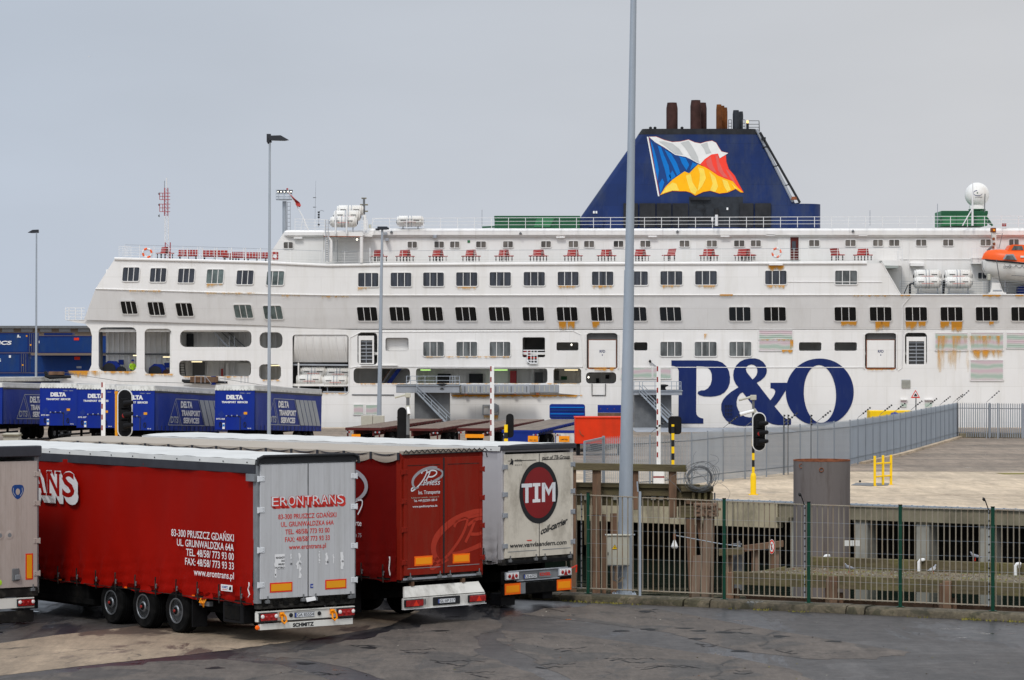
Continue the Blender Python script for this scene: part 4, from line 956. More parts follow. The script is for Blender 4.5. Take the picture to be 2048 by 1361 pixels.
# --- trailer 2: red curtain, silver doors ----------------------------------
def base_from(px, Y): p = P(px, 0, Y); return V((p.x, p.y, 0))
H2 = 4.0; zf2 = .97
t2 = trailer('lorry_trailer', 'bright red curtain-sided trailer with silver rear doors, nearest the camera', base_from(514, 66.0), R(38), H=H2, zf=zf2, curt='tarp_red', roofm='tarp_white', band='band_dark', doorm='door_silver', czo=-.0, straps=.88)
d2 = doors(t2, zf2, H2-.02, 'door_silver', panel=1, hinges='plate_white')
part('gasket', t2, lambda mb: (mb.tube([V((-.05, -.10, H2-.16)), V((-.03, -.10, H2-.02)), V((.10, -.11, H2+.035)), V((W_-.1, -.11, H2+.035)), V((W_+.03, -.10, H2-.02)), V((W_+.05, -.10, H2-.16))], .035, 'ink', n=8), mb.box(0, W_, -.10, 0, H2-.10, H2+.01, 'ink')), local=True)
def b2(mb):
    mb.cbox(.0, W_, -.02, .12, zf2-.22, zf2-.03, .01, 'grime_black')
    for i in range(9): mb.cbox(.12+i*.27, .26+i*.27, -.05, 0, zf2-.16, zf2-.08, .01, 'chassis')
part('sill', t2, b2, local=True)
def bump2(mb):
    mb.cbox(.0, W_-.02, -.02, .10, .47, .68, .02, 'bumper_white'); mb.box(.0, W_-.02, -.045, .06, .68, .70, 'bumper_white'); mb.box(.02, W_-.04, -.03, .06, .455, .47, 'ink')
part('light_bar', t2, bump2, local=True)
def low2(mb): mb.cbox(.06, W_-.06, -.035, .06, .30, .435, .008, 'bumper_white'); mb.lathe([(.05, 0), (.05, .03), (.03, .04)], (.02, .02, .36), (-.6, -1, 0), 'refl_orange', n=10)
ub = part('underrun_bar', t2, low2, local=True)
part('lettering', ub, lambda mb: mb.text('SCHMITZ', (W_/2-.10, -.039, .325), Ux, Uz, 'ink', h=.085, w=.55, bold=.05, align='c'), local=True)
lampcl(t2, .03, .485, -.02, .46, .18); lampcl(t2, W_-.50, .485, -.02, .46, .18)
def np_(txt, w=.52, blue=True, m='ink'):
    def f(mb, x=0, z=0, y=0):
        mb.cbox(x, x+w, y-.012, y, z, z+.11, .003, 'ink'); mb.box(x+.008, x+w-.008, y-.016, y-.012, z+.008, z+.102, 'plate_white')
        if blue: mb.box(x+.008, x+.048, y-.018, y-.016, z+.008, z+.102, 'eu_blue')
        mb.text(txt, (x+.06, y-.0175, z+.022), Ux, Uz, 'ink', h=.066, w=w-.08, bold=.01)
    return f
part('number_plate', t2, lambda mb: np_('GA 85554')(mb, .95, .525, -.02), local=True)
def hooks(mb):
    for x in (.56, 1.88): mb.tube([V((x, -.06, .62)), V((x+.05, -.10, .64)), V((x+.11, -.11, .56)), V((x+.13, -.11, .47)), V((x+.07, -.11, .42)), V((x+.02, -.10, .47)), V((x+.03, -.08, .58))], .022, 'amber_bright', n=6); mb.box(x, x+.10, -.06, -.02, .56, .66, 'amber_bright')
    for x in (.86, 1.60): mb.lathe([(.045, 0), (.045, .02), (.02, .03)], (x, -.02, .585), (0, -1, 0), 'ink', n=12)
part('chock', t2, hooks, local=True)
part('reflector', t2, lambda mb: refl(mb, .28, .86, zf2+.13, zf2+.34, -.076), local=True); part('reflector', t2, lambda mb: refl(mb, 1.72, 2.28, zf2+.13, zf2+.34, -.076), local=True)
def serif(mb, s, o, u, v, m, h, w, off=(0, 0), d=0.0, bold=.09, ser=True):
    o = V(o)+V(u)*off[0]+V(v)*off[1]; n = len(s); a = w/n
    for i, c_ in enumerate(s):
        p = o+V(u)*(i*a+a*.06); mb.text(c_, p, u, v, m, h=h, w=a*.82, bold=bold)
        if ser and c_ in 'ERNTAI':
            sb = {'E': (.12,), 'R': (.14, .75), 'N': (.14, .74), 'T': (.44,), 'A': (.1, .76), 'I': (.4,)}[c_]
            for b_ in sb:
                for yy in ((0, h-h*.10) if c_ not in 'TA' else (0,)):
                    if c_ == 'N' and b_ > .5 and yy == 0: continue
                    if c_ == 'R' and b_ > .5 and yy > 0: continue
                    q = o+V(u)*(i*a+a*(b_-.12))+V(v)*yy; mb.add([q, q+V(u)*a*.34, q+V(u)*a*.34+V(v)*h*.10, q+V(v)*h*.10], [(0, 1, 2, 3)], m)
def logo_er(mb, o, u, v, h, w, mface, mshadow, sx=1.0, nrm=V((0, -1, 0)), oc=None):
    o = V(o)
    for k in range(9): serif(mb, 'ERONTRANS', o+nrm*(.0007*k), u, v, mshadow, h, w, off=(sx*h*.30-sx*h*.04*k, -h*.30+h*.04*k), bold=.12)
    if oc: serif(mb, 'ERONTRANS', o+nrm*.0065, u, v, oc, h*1.05, w*1.003, off=(-h*.01, -h*.01), bold=.13)
    serif(mb, 'ERONTRANS', o+nrm*.0085, u, v, mface, h, w, bold=.02 if oc else -.005, ser=bool(oc))
dd = d2[0]
part('lettering', t2, lambda mb: logo_er(mb, (.31, -.080, H2-1.04), Ux, Uz, .20, 1.92, 'print_silver', 'print_red'), local=True)
def addr2(mb):
    xc = W_/2+.0; z = H2-1.33
    for i, (s, w) in enumerate((('83-300 PRUSZCZ GDAŃSKI', 1.52), ('UL. GRUNWALDZKA 64A', 1.38), ('TEL. 48/58/ 773 93 00', 1.16), ('FAX: 48/58/ 773 93 33', 1.17), ('www.erontrans.pl', .97))):
        mb.text(s, (xc-.02, -.0800, z-i*.165), Ux, Uz, 'print_red', h=.105, w=w, bold=.012, align='c')
part('lettering', t2, addr2, local=True)
def torn(mb):
    y = -.0805; r = random.Random(2)
    z = H2-2.22
    def strip(x0, x1, z0, z1, jag=.02):
        pts = []; n = 8
        for i in range(n+1): pts.append((x0+r.uniform(-jag, jag)*(x1-x0)*4, z0+(z1-z0)*i/n))
        for i in range(n, -1, -1): pts.append((x1+r.uniform(-jag, jag)*(x1-x0)*6, z0+(z1-z0)*i/n))
        mb.plate([[V((a, y, b)) for a, b in pts]], None, 'print_white')
    strip(.40, .66, z-.18, z+.14, .01); strip(.40, .45, z-.36, z-.18, .02)
    strip(.80, .83, z+.02, z+.14, .1); strip(1.02, 1.07, z-.40, z+.14, .12); strip(.97, 1.04, z-.2, z-.02, .1)
    strip(1.55, 1.58, z-.1, z+.16, .12); strip(1.73, 1.79, z-.14, z+.12, .06); strip(1.92, 1.95, z-.12, z+.08, .1); strip(2.13, 2.20, z-.26, z+.12, .04)
    for i, s in enumerate(('MAGAZY', 'DO', 'PRUSZ', 'PUTTEKO')): mb.text(s, (.655, -.084, z+.045-i*.072), Ux, Uz, 'ink', h=.04, bold=.03, align='r')
    for x_ in (.80, 1.02, 1.75, 2.15): mb.text('ZE', (x_, -.084, z-.1), Ux, Uz, 'ink', h=.035, bold=.03)
    mb.text('K', (.41, -.084, z-.32), Ux, Uz, 'ink', h=.04, bold=.03)
part('torn_poster', t2, torn, local=True)
part('sticker', t2, lambda mb: (mb.box(1.33, 1.40, -.081, -.076, zf2+.18, zf2+.27, 'eu_blue'), mb.text('W', (1.345, -.083, zf2+.20), Ux, Uz, 'print_white', h=.04)), local=True)
part('paper', t2, lambda mb: mb.plate([[V((1.18, -.12, zf2-.02)), V((1.42, -.12, zf2+.0)), V((1.44, -.14, zf2-.08)), V((1.20, -.14, zf2-.11))]], (0, .01, 0), 'print_white'), local=True)
US = V((0, -1, 0))
def side2(mb):
    X = -.075
    for s, y0, y1, z, in (('83-300 PRUSZCZ GDAŃSKI', 3.36, .80, 2.17), ('UL. GRUNWALDZKA 64A', 3.12, .80, 1.965), ('TEL. 48/58/ 773 93 00', 2.74, .80, 1.765), ('FAX: 48/58/ 773 93 33', 2.78, .80, 1.56), ('www.erontrans.pl', 2.42, .80, 1.35)):
        mb.text(s, (X, y1, z), US, Uz, 'print_white', h=.155 if 'w' not in s else .15, w=y0-y1, bold=.008, align='r')
part('lettering', t2, side2, local=True)
part('lettering', t2, lambda mb: logo_er(mb, (-.078, 13.9, 2.86), US, Uz, .58, 6.35, 'tarp_red', 'print_white', nrm=V((-1, 0, 0)), oc='print_white'), local=True)
def stk2(mb): mb.add([(-.085, 1.30, 1.08), (-.085, .84, 1.08), (-.085, .84, 1.22), (-.085, 1.30, 1.22)], [(0, 1, 2, 3)], 'print_white'); mb.text('SCHMITZ', (-.087, 1.26, 1.14), US, Uz, 'eu_blue', h=.05, w=.24, bold=.03); mb.text('CARGOBULL', (-.087, 1.26, 1.10), US, Uz, 'print_red', h=.025, w=.24, bold=.02); mb.poly2([(0, 0), (.09, .0), (.1, .06), (.05, .09), (.01, .05)], V((-.087, .98, 1.11)), US, Uz, 'ink')
part('sticker', t2, stk2, local=True)
def misc2(mb):
    mb.tube([V((-.06, .22, 1.32)), V((-.07, .20, 1.25)), V((-.06, .26, 1.17)), V((-.06, .2, 1.06)), V((-.06, .25, 1.0))], .014, 'print_white', n=5)
    mb.box(-.09, -.02, -.02, .3, H2-.50, H2-.34, 'frame_grey')
part('strap_end', t2, misc2, local=True)
def valves(mb):
    for a in range(4): mb.tube([V((.05, 2.1+a*.07, .85)), V((.0, 2.12+a*.06, .75)), V((.04, 2.2+a*.05, .66+a*.03))], .018, 'amber_bright', n=5)
    mb.box(.06, .16, 2.0, 2.4, .68, .78, 'steel_dark')
part('valve', t2, valves, local=True)
for y_ in (2.5, 5.4, 8.4, 11.2): part('side_marker', t2, lambda mb, y_=y_: mb.cbox(-.02, .01, y_, y_+.09, .86, .90, .005, 'refl_orange'), local=True)
# --- trailer 3: dark red ----------------------------------------------------
H3 = 4.0; zf3 = 1.15
t3 = trailer('lorry_trailer', 'dark red trailer with red rear doors and scalloped beige roof, second in the row', base_from(801, 70.3), R(44), H=H3, zf=zf3, curt='tarp_dkred', roofm='tarp_beige', scallop=True, framem='door_red', axles=(2.5, 3.81, 5.12), straps=.75)
doors(t3, zf3, H3-.05, 'door_red', panel=2, hinges='door_red', gap='ink')
part('door_seal', t3, lambda mb: mb.box(W_/2-.022, W_/2+.022, -.082, -.07, zf3+.01, H3-.18, 'ink'), local=True)
part('sill', t3, lambda mb: (mb.cbox(0, W_, -.03, .12, zf3-.16, zf3-.02, .01, 'grime_black'), mb.cbox(.05, W_-.05, -.05, 0, zf3-.11, zf3-.06, .01, 'steel_dull')), local=True)
def rope(mb):
    for i in range(16):
        x = .02+i*.165; mb.tube([V((x, -.09, H3-.05)), V((x+.06, -.10, H3+.02)), V((x+.13, -.09, H3-.03)), V((x+.165, -.09, H3-.05))], .012, 'ink', n=4)
    mb.tube([V((-.05, -.09, H3-.08)), V((W_+.05, -.09, H3-.06)), V((W_+.12, -.07, H3-.2))], .014, 'ink', n=4); mb.box(0, W_, -.07, .05, H3-.07, H3+.0, 'tarp_beige')
part('rope', t3, rope, local=True)
def bump3(mb):
    a = [V((.10, -.02, .90)), V((W_-.12, -.02, .90)), V((W_-.05, -.16, .66)), V((-.02, -.16, .66))]; mb.plate([a], (0, .05, -.01), 'white_dirty')
    mb.cbox(-.06, W_-.03, -.16, -.10, .40, .64, .01, 'white_dirty'); mb.box(-.06, W_-.03, -.20, -.10, .385, .40, 'white'); mb.cbox(.85, 1.70, -.185, -.16, .43, .62, .01, 'ink')
    for x in (.3, 1.9): mb.box(x, x+.08, -.05, .05, .90, 1.0, 'wood_rust')
    for x in (.55, .6, 2.05): mb.box(x, x+.03, -.17, -.16, .47, .6, 'steel_dark')
part('light_bar', t3, bump3, local=True)
lampcl(t3, -.04, .44, -.16, .56, .17, tri=True); lampcl(t3, W_-.60, .44, -.16, .54, .17, tri=True)
part('number_plate', t3, lambda mb: np_('GL·AP 317', .55)(mb, .98, .47, -.185), local=True)
part('reflector', t3, lambda mb: refl(mb, .36, .92, zf3+.21, zf3+.43, -.076, 'amber_bright', 'refl_orange', .035), local=True); part('reflector', t3, lambda mb: refl(mb, 1.56, 2.10, zf3+.21, zf3+.43, -.076, 'amber_bright', 'refl_orange', .035), local=True)
def jp(mb, ox, oz, s, m1, m2, o, u, v, txt=True):
    q = lambda pts: [(ox+a*s+b*s*.12, oz+b*s*.62) for a, b in pts]
    n1 = spline(q([(.78, .98), (.55, .99), (.25, .86), (.04, .62), (.0, .38), (.10, .16), (.24, .18)]), 6)
    mb.ribbon(n1, [(.03+.05*sin(pi*i/(len(n1)-1)))*s for i in range(len(n1))], o, u, v, m1)
    n2 = spline(q([(.42, .88), (.70, .93), (.95, .82), (1.0, .66), (.90, .52), (.70, .40), (.45, .30), (.28, .28)]), 6)
    mb.ribbon(n2, [(.02+.045*sin(pi*i/(len(n2)-1)))*s for i in range(len(n2))], o, u, v, m1)
    J_ = spline(q([(.26, .74), (.30, .84), (.44, .86), (.40, .60), (.28, .34), (.14, .14), (.02, .04), (.0, .14), (.10, .22)]), 6); mb.ribbon(J_, .035*s, o, u, v, m2)
    P_ = spline(q([(.56, .84), (.52, .66), (.46, .46)]), 6); mb.ribbon(P_, .035*s, o, u, v, m2)
    Q_ = spline(q([(.46, .76), (.60, .86), (.76, .82), (.78, .70), (.66, .60), (.52, .60)]), 6); mb.ribbon(Q_, .035*s, o, u, v, m2)
def logo3(mb):
    jp(mb, .26, 3.06, .90, 'swoosh_grey', 'print_silver', V((0, -.079, 0)), Ux, Uz)
    mb.text('Priess', (.62, -.081, 3.20), Ux, Uz, 'print_silver', h=.13, w=.52, shear=.35, bold=.0)
    mb.text('Int. Transporte', (.48, -.080, 3.00), Ux, Uz, 'print_silver', h=.085, w=.68, bold=.01)
    mb.text('Rathsburger Landwehr - Innenseite 71', (.26, -.080, 2.91), Ux, Uz, 'tarp_beige', h=.034, w=.86)
    mb.text('Tel. +49 (0)2203-1681-0', (.34, -.080, 2.83), Ux, Uz, 'print_silver', h=.052, w=.72, bold=.015)
    mb.text('www.speditionpriess.de', (.30, -.080, 2.70), Ux, Uz, 'print_silver', h=.05, w=.77, bold=.015)
part('lettering', t3, logo3, local=True)
def logo3b(mb):      # large tone on tone monogram across the lower doors
    sub = MB(); jp(sub, .85, 1.22, 2.15, 'swoosh_orange', 'swoosh_orange', V((0, -.079, 0)), Ux, Uz)
    for f_, m_ in zip(sub.f, sub.m):
        p = [sub.v[i] for i in f_]
        if max(a[0] for a in p) < W_-.05: mb.add(p, [tuple(range(len(p)))], 'swoosh_orange')
part('monogram', t3, logo3b, local=True)
def side3(mb):
    X = -.075; o = V((X, 0, 0))
    c1 = [(-.05-1.55-1.15*cos(a), 3.0+.62*sin(a)) for a in [R(-60+10*i) for i in range(25)]]
    pts = [(-1.95+.85*cos(R(-75+8*i)), 3.16+.40*sin(R(-75+8*i))) for i in range(24)]
    mb.ribbon(pts, [.03+.09*sin(pi*i/23) for i in range(24)], o, US, Uz, 'swoosh_grey')
    mb.ribbon(spline([(-1.75, 2.45), (-1.5, 2.78), (-1.27, 2.84), (-1.25, 2.72), (-1.40, 2.50)], 5), .035, o, US, Uz, 'print_silver')
    mb.text('Internationale Transporte', (X, 1.27, 2.24), US, Uz, 'print_silver', h=.13, bold=.01, align='r'); mb.text('www.speditionpriess.de 75', (X, 1.27, 1.98), US, Uz, 'swoosh_grey', h=.09, bold=.01, align='r')
part('lettering', t3, side3, local=True)
part('strap_end', t3, lambda mb: (mb.tube([V((-.05, .32, 1.58)), V((-.06, .30, 1.5)), V((-.05, .34, 1.3)), V((-.05, .3, 1.15))], .014, 'print_white', n=5)), local=True)
# --- trailer 4: cream doors, white roof ---------------------------------------
H4 = 3.98; zf4 = 1.22
t4 = trailer('lorry_trailer', 'grubby cream trailer with white roof and a big red disc on its doors', base_from(1003, 75.0), R(46.5), H=H4, zf=zf4, curt='tarp_side_white', roofm='tarp_white', framem='tarp_side_white', axles=(2.7, 4.01, 5.32), straps=.6)
doors(t4, zf4, H4-.10, 'door_cream', panel=2, hinges='steel_dull', gap='ink')
part('gasket', t4, lambda mb: mb.cbox(-.04, W_+.04, -.12, .1, H4-.12, H4+.0, .02, 'band_dark'), local=True)
part('sill', t4, lambda mb: (mb.cbox(-.02, W_+.02, -.04, .12, zf4-.17, zf4-.02, .01, 'grime_black'), mb.cbox(.1, W_-.1, -.06, 0, zf4-.14, zf4-.07, .01, 'black')), local=True)
def bump4(mb):
    a = [V((.20, -.04, .90)), V((W_-.15, -.04, .90)), V((W_-.45, -.04, .62)), V((.42, -.04, .62))]
    mb.cbox(.0, W_-.02, -.02, .06, .56, .90, .04, 'chassis'); mb.plate([[V((.42, -.03, .66)), V((W_-.42, -.03, .66)), V((W_-.36, -.03, .87)), V((.36, -.03, .87))]], (0, .02, 0), 'frame_grey')
    mb.cbox(.20, W_-.20, -.06, -.02, .875, .905, .01, 'steel_dull'); mb.cbox(.5, W_-.5, -.05, -.02, .63, .66, .01, 'steel_dull')
    mb.cbox(.05, W_-.08, -.02, .08, .30, .62, .02, 'black'); mb.box(.62, W_-.62, -.05, -.02, .33, .60, 'frame_grey'); mb.box(.8, W_-.62, -.055, -.05, .33, .60, 'chassis')
    mb.cbox(.1, .6, .1, .5, .05, .35, .02, 'black'); mb.cbox(1.6, 1.95, .1, .5, .14, .35, .02, 'black')
part('light_bar', t4, bump4, local=True)
for x in (.10, W_-.54):
    def f(mb, x=x):
        mb.cbox(x-.03, x+.47, -.07, -.02, .68, .88, .03, 'steel_dull'); mb.cbox(x, x+.44, -.085, -.06, .70, .86, .03, 'print_white')
        for q, r_ in ((.10, .05), (.34, .05)): mb.lathe([(r_, 0), (r_*.7, .02)], (x+q, -.085, .78), (0, -1, 0), 'lens_red', n=12)
        mb.plate([[V((x+.15, -.09, .705)), V((x+.29, -.09, .705)), V((x+.22, -.09, .85))]], (0, .01, 0), 'lens_red')
    part('tail_light', t4, f, local=True)
part('number_plate', t4, lambda mb: np_('US-6757', .48, m='ink')(mb, .72, .69, -.05), local=True)
part('nameboard', t4, lambda mb: (mb.box(1.28, 1.72, -.062, -.05, .69, .84, 'frame_grey'), mb.text('KOGEL', (1.50, -.066, .73), Ux, Uz, 'print_red', h=.08, w=.40, bold=.05, align='c')), local=True)
part('reflector', t4, lambda mb: refl(mb, .06, .62, .33, .60, -.05, 'amber_bright', 'refl_orange', .05), local=True); part('reflector', t4, lambda mb: refl(mb, W_-.62, W_-.08, .33, .60, -.05, 'amber_bright', 'refl_orange', .05), local=True)
part('step_lamp', t4, lambda mb: (mb.tube([V((W_-.05, 0, .85)), V((W_+.12, -.05, .92)), V((W_+.10, -.05, .75))], .02, 'refl_red', n=5)), local=True)
def tim(mb):
    cx, cz = 1.25, 2.79; o = V((cx, -.0815, cz)); rx, rz = .70, .76
    mb.poly2([(rx*cos(a*pi/28), rz*sin(a*pi/28)) for a in range(56)], o, Ux, Uz, 'ink'); mb.poly2([(rx*.82*cos(a*pi/28), rz*.83*sin(a*pi/28)) for a in range(56)], o+V((0, -.002, 0)), Ux, Uz, 'tim_red')
    o = o+V((0, -.004, 0)); h = .66; z = -.33
    kx, kz = .95, .72
    def r_(x0, x1, z0, z1, m='print_silver'): mb.add([o+V((x0*kx, 0, z0*kz)), o+V((x1*kx, 0, z0*kz)), o+V((x1*kx, 0, z1*kz)), o+V((x0*kx, 0, z1*kz))], [(0, 1, 2, 3)], m)
    r_(-.66, -.26, z+h-.13, z+h); r_(-.52, -.40, z+.0, z+h-.13)
    r_(-.24, .05, z+h-.11, z+h, 'print_white'); r_(-.16, -.03, z+.11, z+h-.11, 'print_white'); r_(-.24, .05, z, z+.11, 'print_white')
    r_(.11, .23, z, z+h); r_(.51, .63, z, z+h)
    for s_ in (0, 1):
        l = [(.23, h), (.37, .42), (.37, .20), (.20, .55)] if s_ == 0 else [(.51, h), (.54, .55), (.37, .20), (.37, .42)]
        mb.add([o+V((a*kx, 0, (z+b)*kz)) for a, b in l], [(0, 1, 2, 3)], 'print_silver')
part('emblem', t4, tim, local=True)
def let4(mb):
    y = -.0805
    mb.text('part of TB-Group', (W_-.18, y, 3.60), Ux, Uz, 'ink', h=.095, w=1.0, bold=.012, shear=.25, align='r'); mb.text('KÖGEL', (.40, y, H4-.40), Ux, Uz, 'ink', h=.045, w=.24, bold=.03); mb.text('M A X X', (.40, y, H4-.50), Ux, Uz, 'ink', h=.025, w=.24, bold=.02)
    mb.poly2([(0, -.02), (.06, 0), (.12, -.03), (.14, .05), (.10, .12), (.05, .14), (.07, .07), (.02, .03)], V((.20, y, H4-.46)), Ux, Uz, 'ink')
    mb.text('www.vanvlaandern.com', (.20, y, 1.47), Ux, Uz, 'ink', h=.115, w=2.05, bold=.02, shear=.22)
    c, s_ = cos(R(14)), sin(R(14)); mb.text('coil-carrier', (W_/2+.03, y, 1.74), V((c, 0, s_)), V((0, 0, 1)), 'ink', h=.17, w=1.0, bold=.03, shear=.3)
    r = random.Random(9)
    for i in range(5): mb.box(.82+i*.03, .85+i*.035, y-.001, y, 1.62+r.uniform(-.01, .01), 1.64, 'refl_red')
part('lettering', t4, let4, local=True)
# --- trailer 1: beige rear at the left edge -------------------------------------
H1 = 4.08; zf1 = .86
p1 = P(75, 0, 71.0); a1 = R(37); o1 = V((p1.x-W_*cos(a1), p1.y-W_*sin(a1), 0))
t1 = trailer('lorry_trailer', 'beige-grey trailer rear with a small blue crest at the left edge', o1, a1, H=H1, zf=zf1, curt='tarp_side_white', roofm='tarp_white', framem='frame_grey')
doors(t1, zf1, H1-.20, 'door_beige', panel=1, hinges='door_beige')
part('gasket', t1, lambda mb: mb.cbox(-.05, W_+.05, -.14, .1, H1-.22, H1+.03, .03, 'band_dark'), local=True)
part('sill', t1, lambda mb: mb.cbox(0, W_, -.05, .12, zf1-.22, zf1-.02, .02, 'grime_black'), local=True)
part('light_bar', t1, lambda mb: (mb.cbox(0, W_-.1, -.04, .08, .38, .62, .01, 'bumper_white'), mb.cbox(0, W_-.1, -.02, .05, .05, .32, .02, 'grime_black')), local=True)
lampcl(t1, W_-.56, .42, -.04, .44, .17)
part('reflector', t1, lambda mb: refl(mb, W_-.35, W_-.16, zf1+.17, zf1+.77, -.076), local=True)
def crest(mb):
    o = V((W_-.55, -.079, 3.07)); sh = [(-.20, .16), (-.12, .21), (0, .215), (.12, .21), (.20, .16), (.22, .02), (.14, -.16), (0, -.26), (-.14, -.16), (-.22, .02)]
    sh = [(a*.7, b*.7) for a, b in sh]; mb.poly2(spline(sh+[sh[0]], 3)[:-1], o, Ux, Uz, 'f_navy'); mb.poly2([(.055*cos(a*pi/8), -.01+.075*sin(a*pi/8)) for a in range(16)], o+V((0, -.002, 0)), Ux, Uz, 'door_beige')
    mb.ribbon([(-.11, .08), (-.12, -.02), (-.06, -.11)], .014, o+V((0, -.002, 0)), Ux, Uz, 'print_grey'); mb.ribbon([(.11, .08), (.12, -.02), (.06, -.11)], .014, o+V((0, -.002, 0)), Ux, Uz, 'print_grey')
part('crest', t1, crest, local=True)
def t1m(mb):
    for x in (W_-1.0, W_-.76): mb.lathe([(.11, 0), (.08, .006), (.06, .006)], (x, -.077, 2.07), (0, -1, 0), 'swoosh_grey' if False else 'door_beige', n=14); mb.lathe([(.05, .007), (.03, .008)], (x, -.077, 2.07), (0, -1, 0), 'frame_grey', n=12)
    mb.cbox(W_-.70, W_-.52, -.11, -.075, zf1+.16, zf1+.44, .02, 'steel_dark'); mb.cbox(W_-.64, W_-.50, -.14, -.10, zf1+.18, zf1+.30, .02, 'frame_grey')
    mb.lathe([(.07, 0), (.06, .004)], (W_-1.02, -.076, zf1+.13), (0, -1, 0), 'hivis', n=14)
part('latch', t1, t1m, local=True)
# ------------------------------------------------------------------ blue box trailers in the middle distance
def delta(label, fx0, Y, ang, no, pitch=1.4, Hh=4.0, zf=1.28, L=13.6, group='blue box trailers parked across the yard'):
    # origin: lower left corner of the front face
    p = P(fx0, 0, Y); t = thing('box_trailer', label, 'trailer', (p.x, p.y, 0), R(ang), group)
    T = Matrix.Rotation(-R(pitch), 4, 'X')
    def X(mb):      # tilt the body about the front face
        mb.v = [tuple(T @ V(v)) for v in mb.v]
    def body(mb):
        mb.cbox(0, W_, 0, L, zf, Hh-.30, .03, 'delta_blue')
        for x in (.0, W_-.06): mb.box(x, x+.06, -.015, 0, zf, Hh-.3, 'delta_blue')
        mb.box(.72, 1.62, -.03, 0, zf, zf+.85, 'delta_blue'); mb.box(.70, .72, -.035, 0, zf, zf+.85, 'band_dark'); mb.box(1.62, 1.66, -.04, 0, zf, zf+.85, 'band_dark')
        for i in range(8): mb.lathe([(.05, 0), (.03, .03)], (.76+i*.115, -.05, zf+.85+.03*sin(i*2.4)), (0, -1, 0), 'ink' if i % 3 else 'print_grey', n=6)
        X(mb)
    b = part('body', t, body, local=True)
    def side(mb):
        def fn(u, v):
            y = .1+u*(L-.2); z = zf+.02+v*(Hh-.42-zf); return V((W_+.02+.012*sin(y*1.7+z)+.02*max(0, 1-v*4)*sin(y*7), y, z))
        mb.grid(fn, 60, 10, 'delta_side'); mb.box(W_, W_+.04, .05, L-.05, Hh-.42, Hh-.30, 'band_dark')
        for i in range(18): mb.box(W_+.03, W_+.045, .4+i*.74, .44+i*.74, zf, zf+.30, 'band_dark')
        X(mb)
    part('curtain', t, side, local=True, sharp=60)
    def roof(mb):
        q = [V((-.02, -.03, Hh-.30)), V((W_+.02, -.03, Hh-.30)), V((W_-.10, .06, Hh+.02)), V((.10, .06, Hh+.02))]
        mb.plate([q], (0, .02, 0), 'white_dirty'); mb.cbox(.0, W_, .05, L, Hh-.30, Hh+.03, .03, 'tarp_white')
        for x in (-.03, W_-.12): mb.plate([[V((x, -.04, Hh-.28)), V((x+.15, -.04, Hh-.28)), V((x+.08, -.02, Hh+.02))]], (0, .02, 0), 'white_dirty')
        for i in range(12): mb.box(.1+i*.2, .13+i*.2, -.045, -.03, Hh-.30, Hh-.25, 'band_dark')
        y = .1
        while y < L: mb.box(W_+.0, W_+.035, y, y+.28, Hh-.30, Hh-.18, 'white_dirty'); y += .34
        X(mb)
    part('roof', t, roof, local=True)
    def let(mb):
        y = -.018; mb.text('DELTA', (W_/2, y, Hh-.85), Ux, Uz, 'print_white', h=.27, w=1.08, bold=.07, align='c'); mb.text('TRANSPORT  SERVICES', (W_/2, y, Hh-1.08), Ux, Uz, 'print_white', h=.12, w=1.68, bold=.05, align='c')
        mb.text('7750.1  4047', (W_-.25, y, Hh-.50), Ux, Uz, 'print_grey', h=.06, w=.7, bold=.02, align='r'); mb.text(no, (.10, y, zf+.62), Ux, Uz, 'print_white', h=.095, w=.55, bold=.03)
        mb.box(.50, .65, y-.004, y, zf+.05, zf+.42, 'print_white'); mb.box(.51, .64, y-.007, y-.004, zf+.2, zf+.34, 'f_blue'); mb.box(W_-.68, W_-.46, y-.004, y, zf+.95, zf+1.10, 'amber')
        mb.text('TIP 40', (W_-.45, y, zf+.07), Ux, Uz, 'print_white', h=.06, w=.25, bold=.03)
        for x in (.42, W_-.72): mb.poly2([(0, -.24), (.22, 0), (0, .24), (-.22, 0)], V((x, y, zf+.88 if x > 1 else zf+.95)), Ux, Uz, 'delta_side')
        X(mb)
    part('lettering', b, let, local=True)
    def hs(mb):
        for x in (.38, W_-.60):
            mb.tube([V((x+.07*cos(a), -.03, zf+.33+.15*sin(a))) for a in [k*pi/5 for k in range(11)]], .022, 'ink', n=5)
        X(mb)
    part('hose_ring', t, hs, local=True)
    def logo(mb):
        x = W_+.05; o = V((x, 0, 0)); u = Uy; yo, zo = 2.3, zf+.36
        def ln(pts, w=.05): mb.ribbon(pts, w*1.6, o, u, Uz, 'print_grey')
        ln([(yo, zo), (yo+1.3, zo+1.62), (yo+2.35, zo)], .04); ln([(yo, zo), (yo+6.6, zo)], .025); ln([(yo+1.3, zo+1.62), (yo+5.4, zo+1.62)], .025); ln([(yo+5.4, zo+1.62), (yo+6.6, zo)], .03); ln([(yo+1.2, zo+1.35), (yo+2.1, zo)], .03)
        mb.text('DTS', (x, yo+.42, zo+.12), u, Uz, 'print_grey', h=.42, w=1.35, bold=.03)
        mb.text('DELTA', (x, yo+2.2, zo+1.08), u, Uz, 'print_white', h=.42, w=2.1, bold=.05); mb.text('TRANSPORT', (x, yo+2.35, zo+.58), u, Uz, 'print_white', h=.36, w=3.4, bold=.05); mb.text('SERVICES', (x, yo+2.7, zo+.12), u, Uz, 'print_white', h=.36, w=2.9, bold=.05)
        for i in range(5):
            a = yo+5.6+i*.86; mb.add([V((x-.002, a, zo+1.62)), V((x-.002, a+.76, zo+1.62)), V((x-.002, a+1.9, zo)), V((x-.002, a+1.14, zo))], [(3, 2, 1, 0)], 'print_grey')
        X(mb)
    part('side_logo', t, logo, local=True)
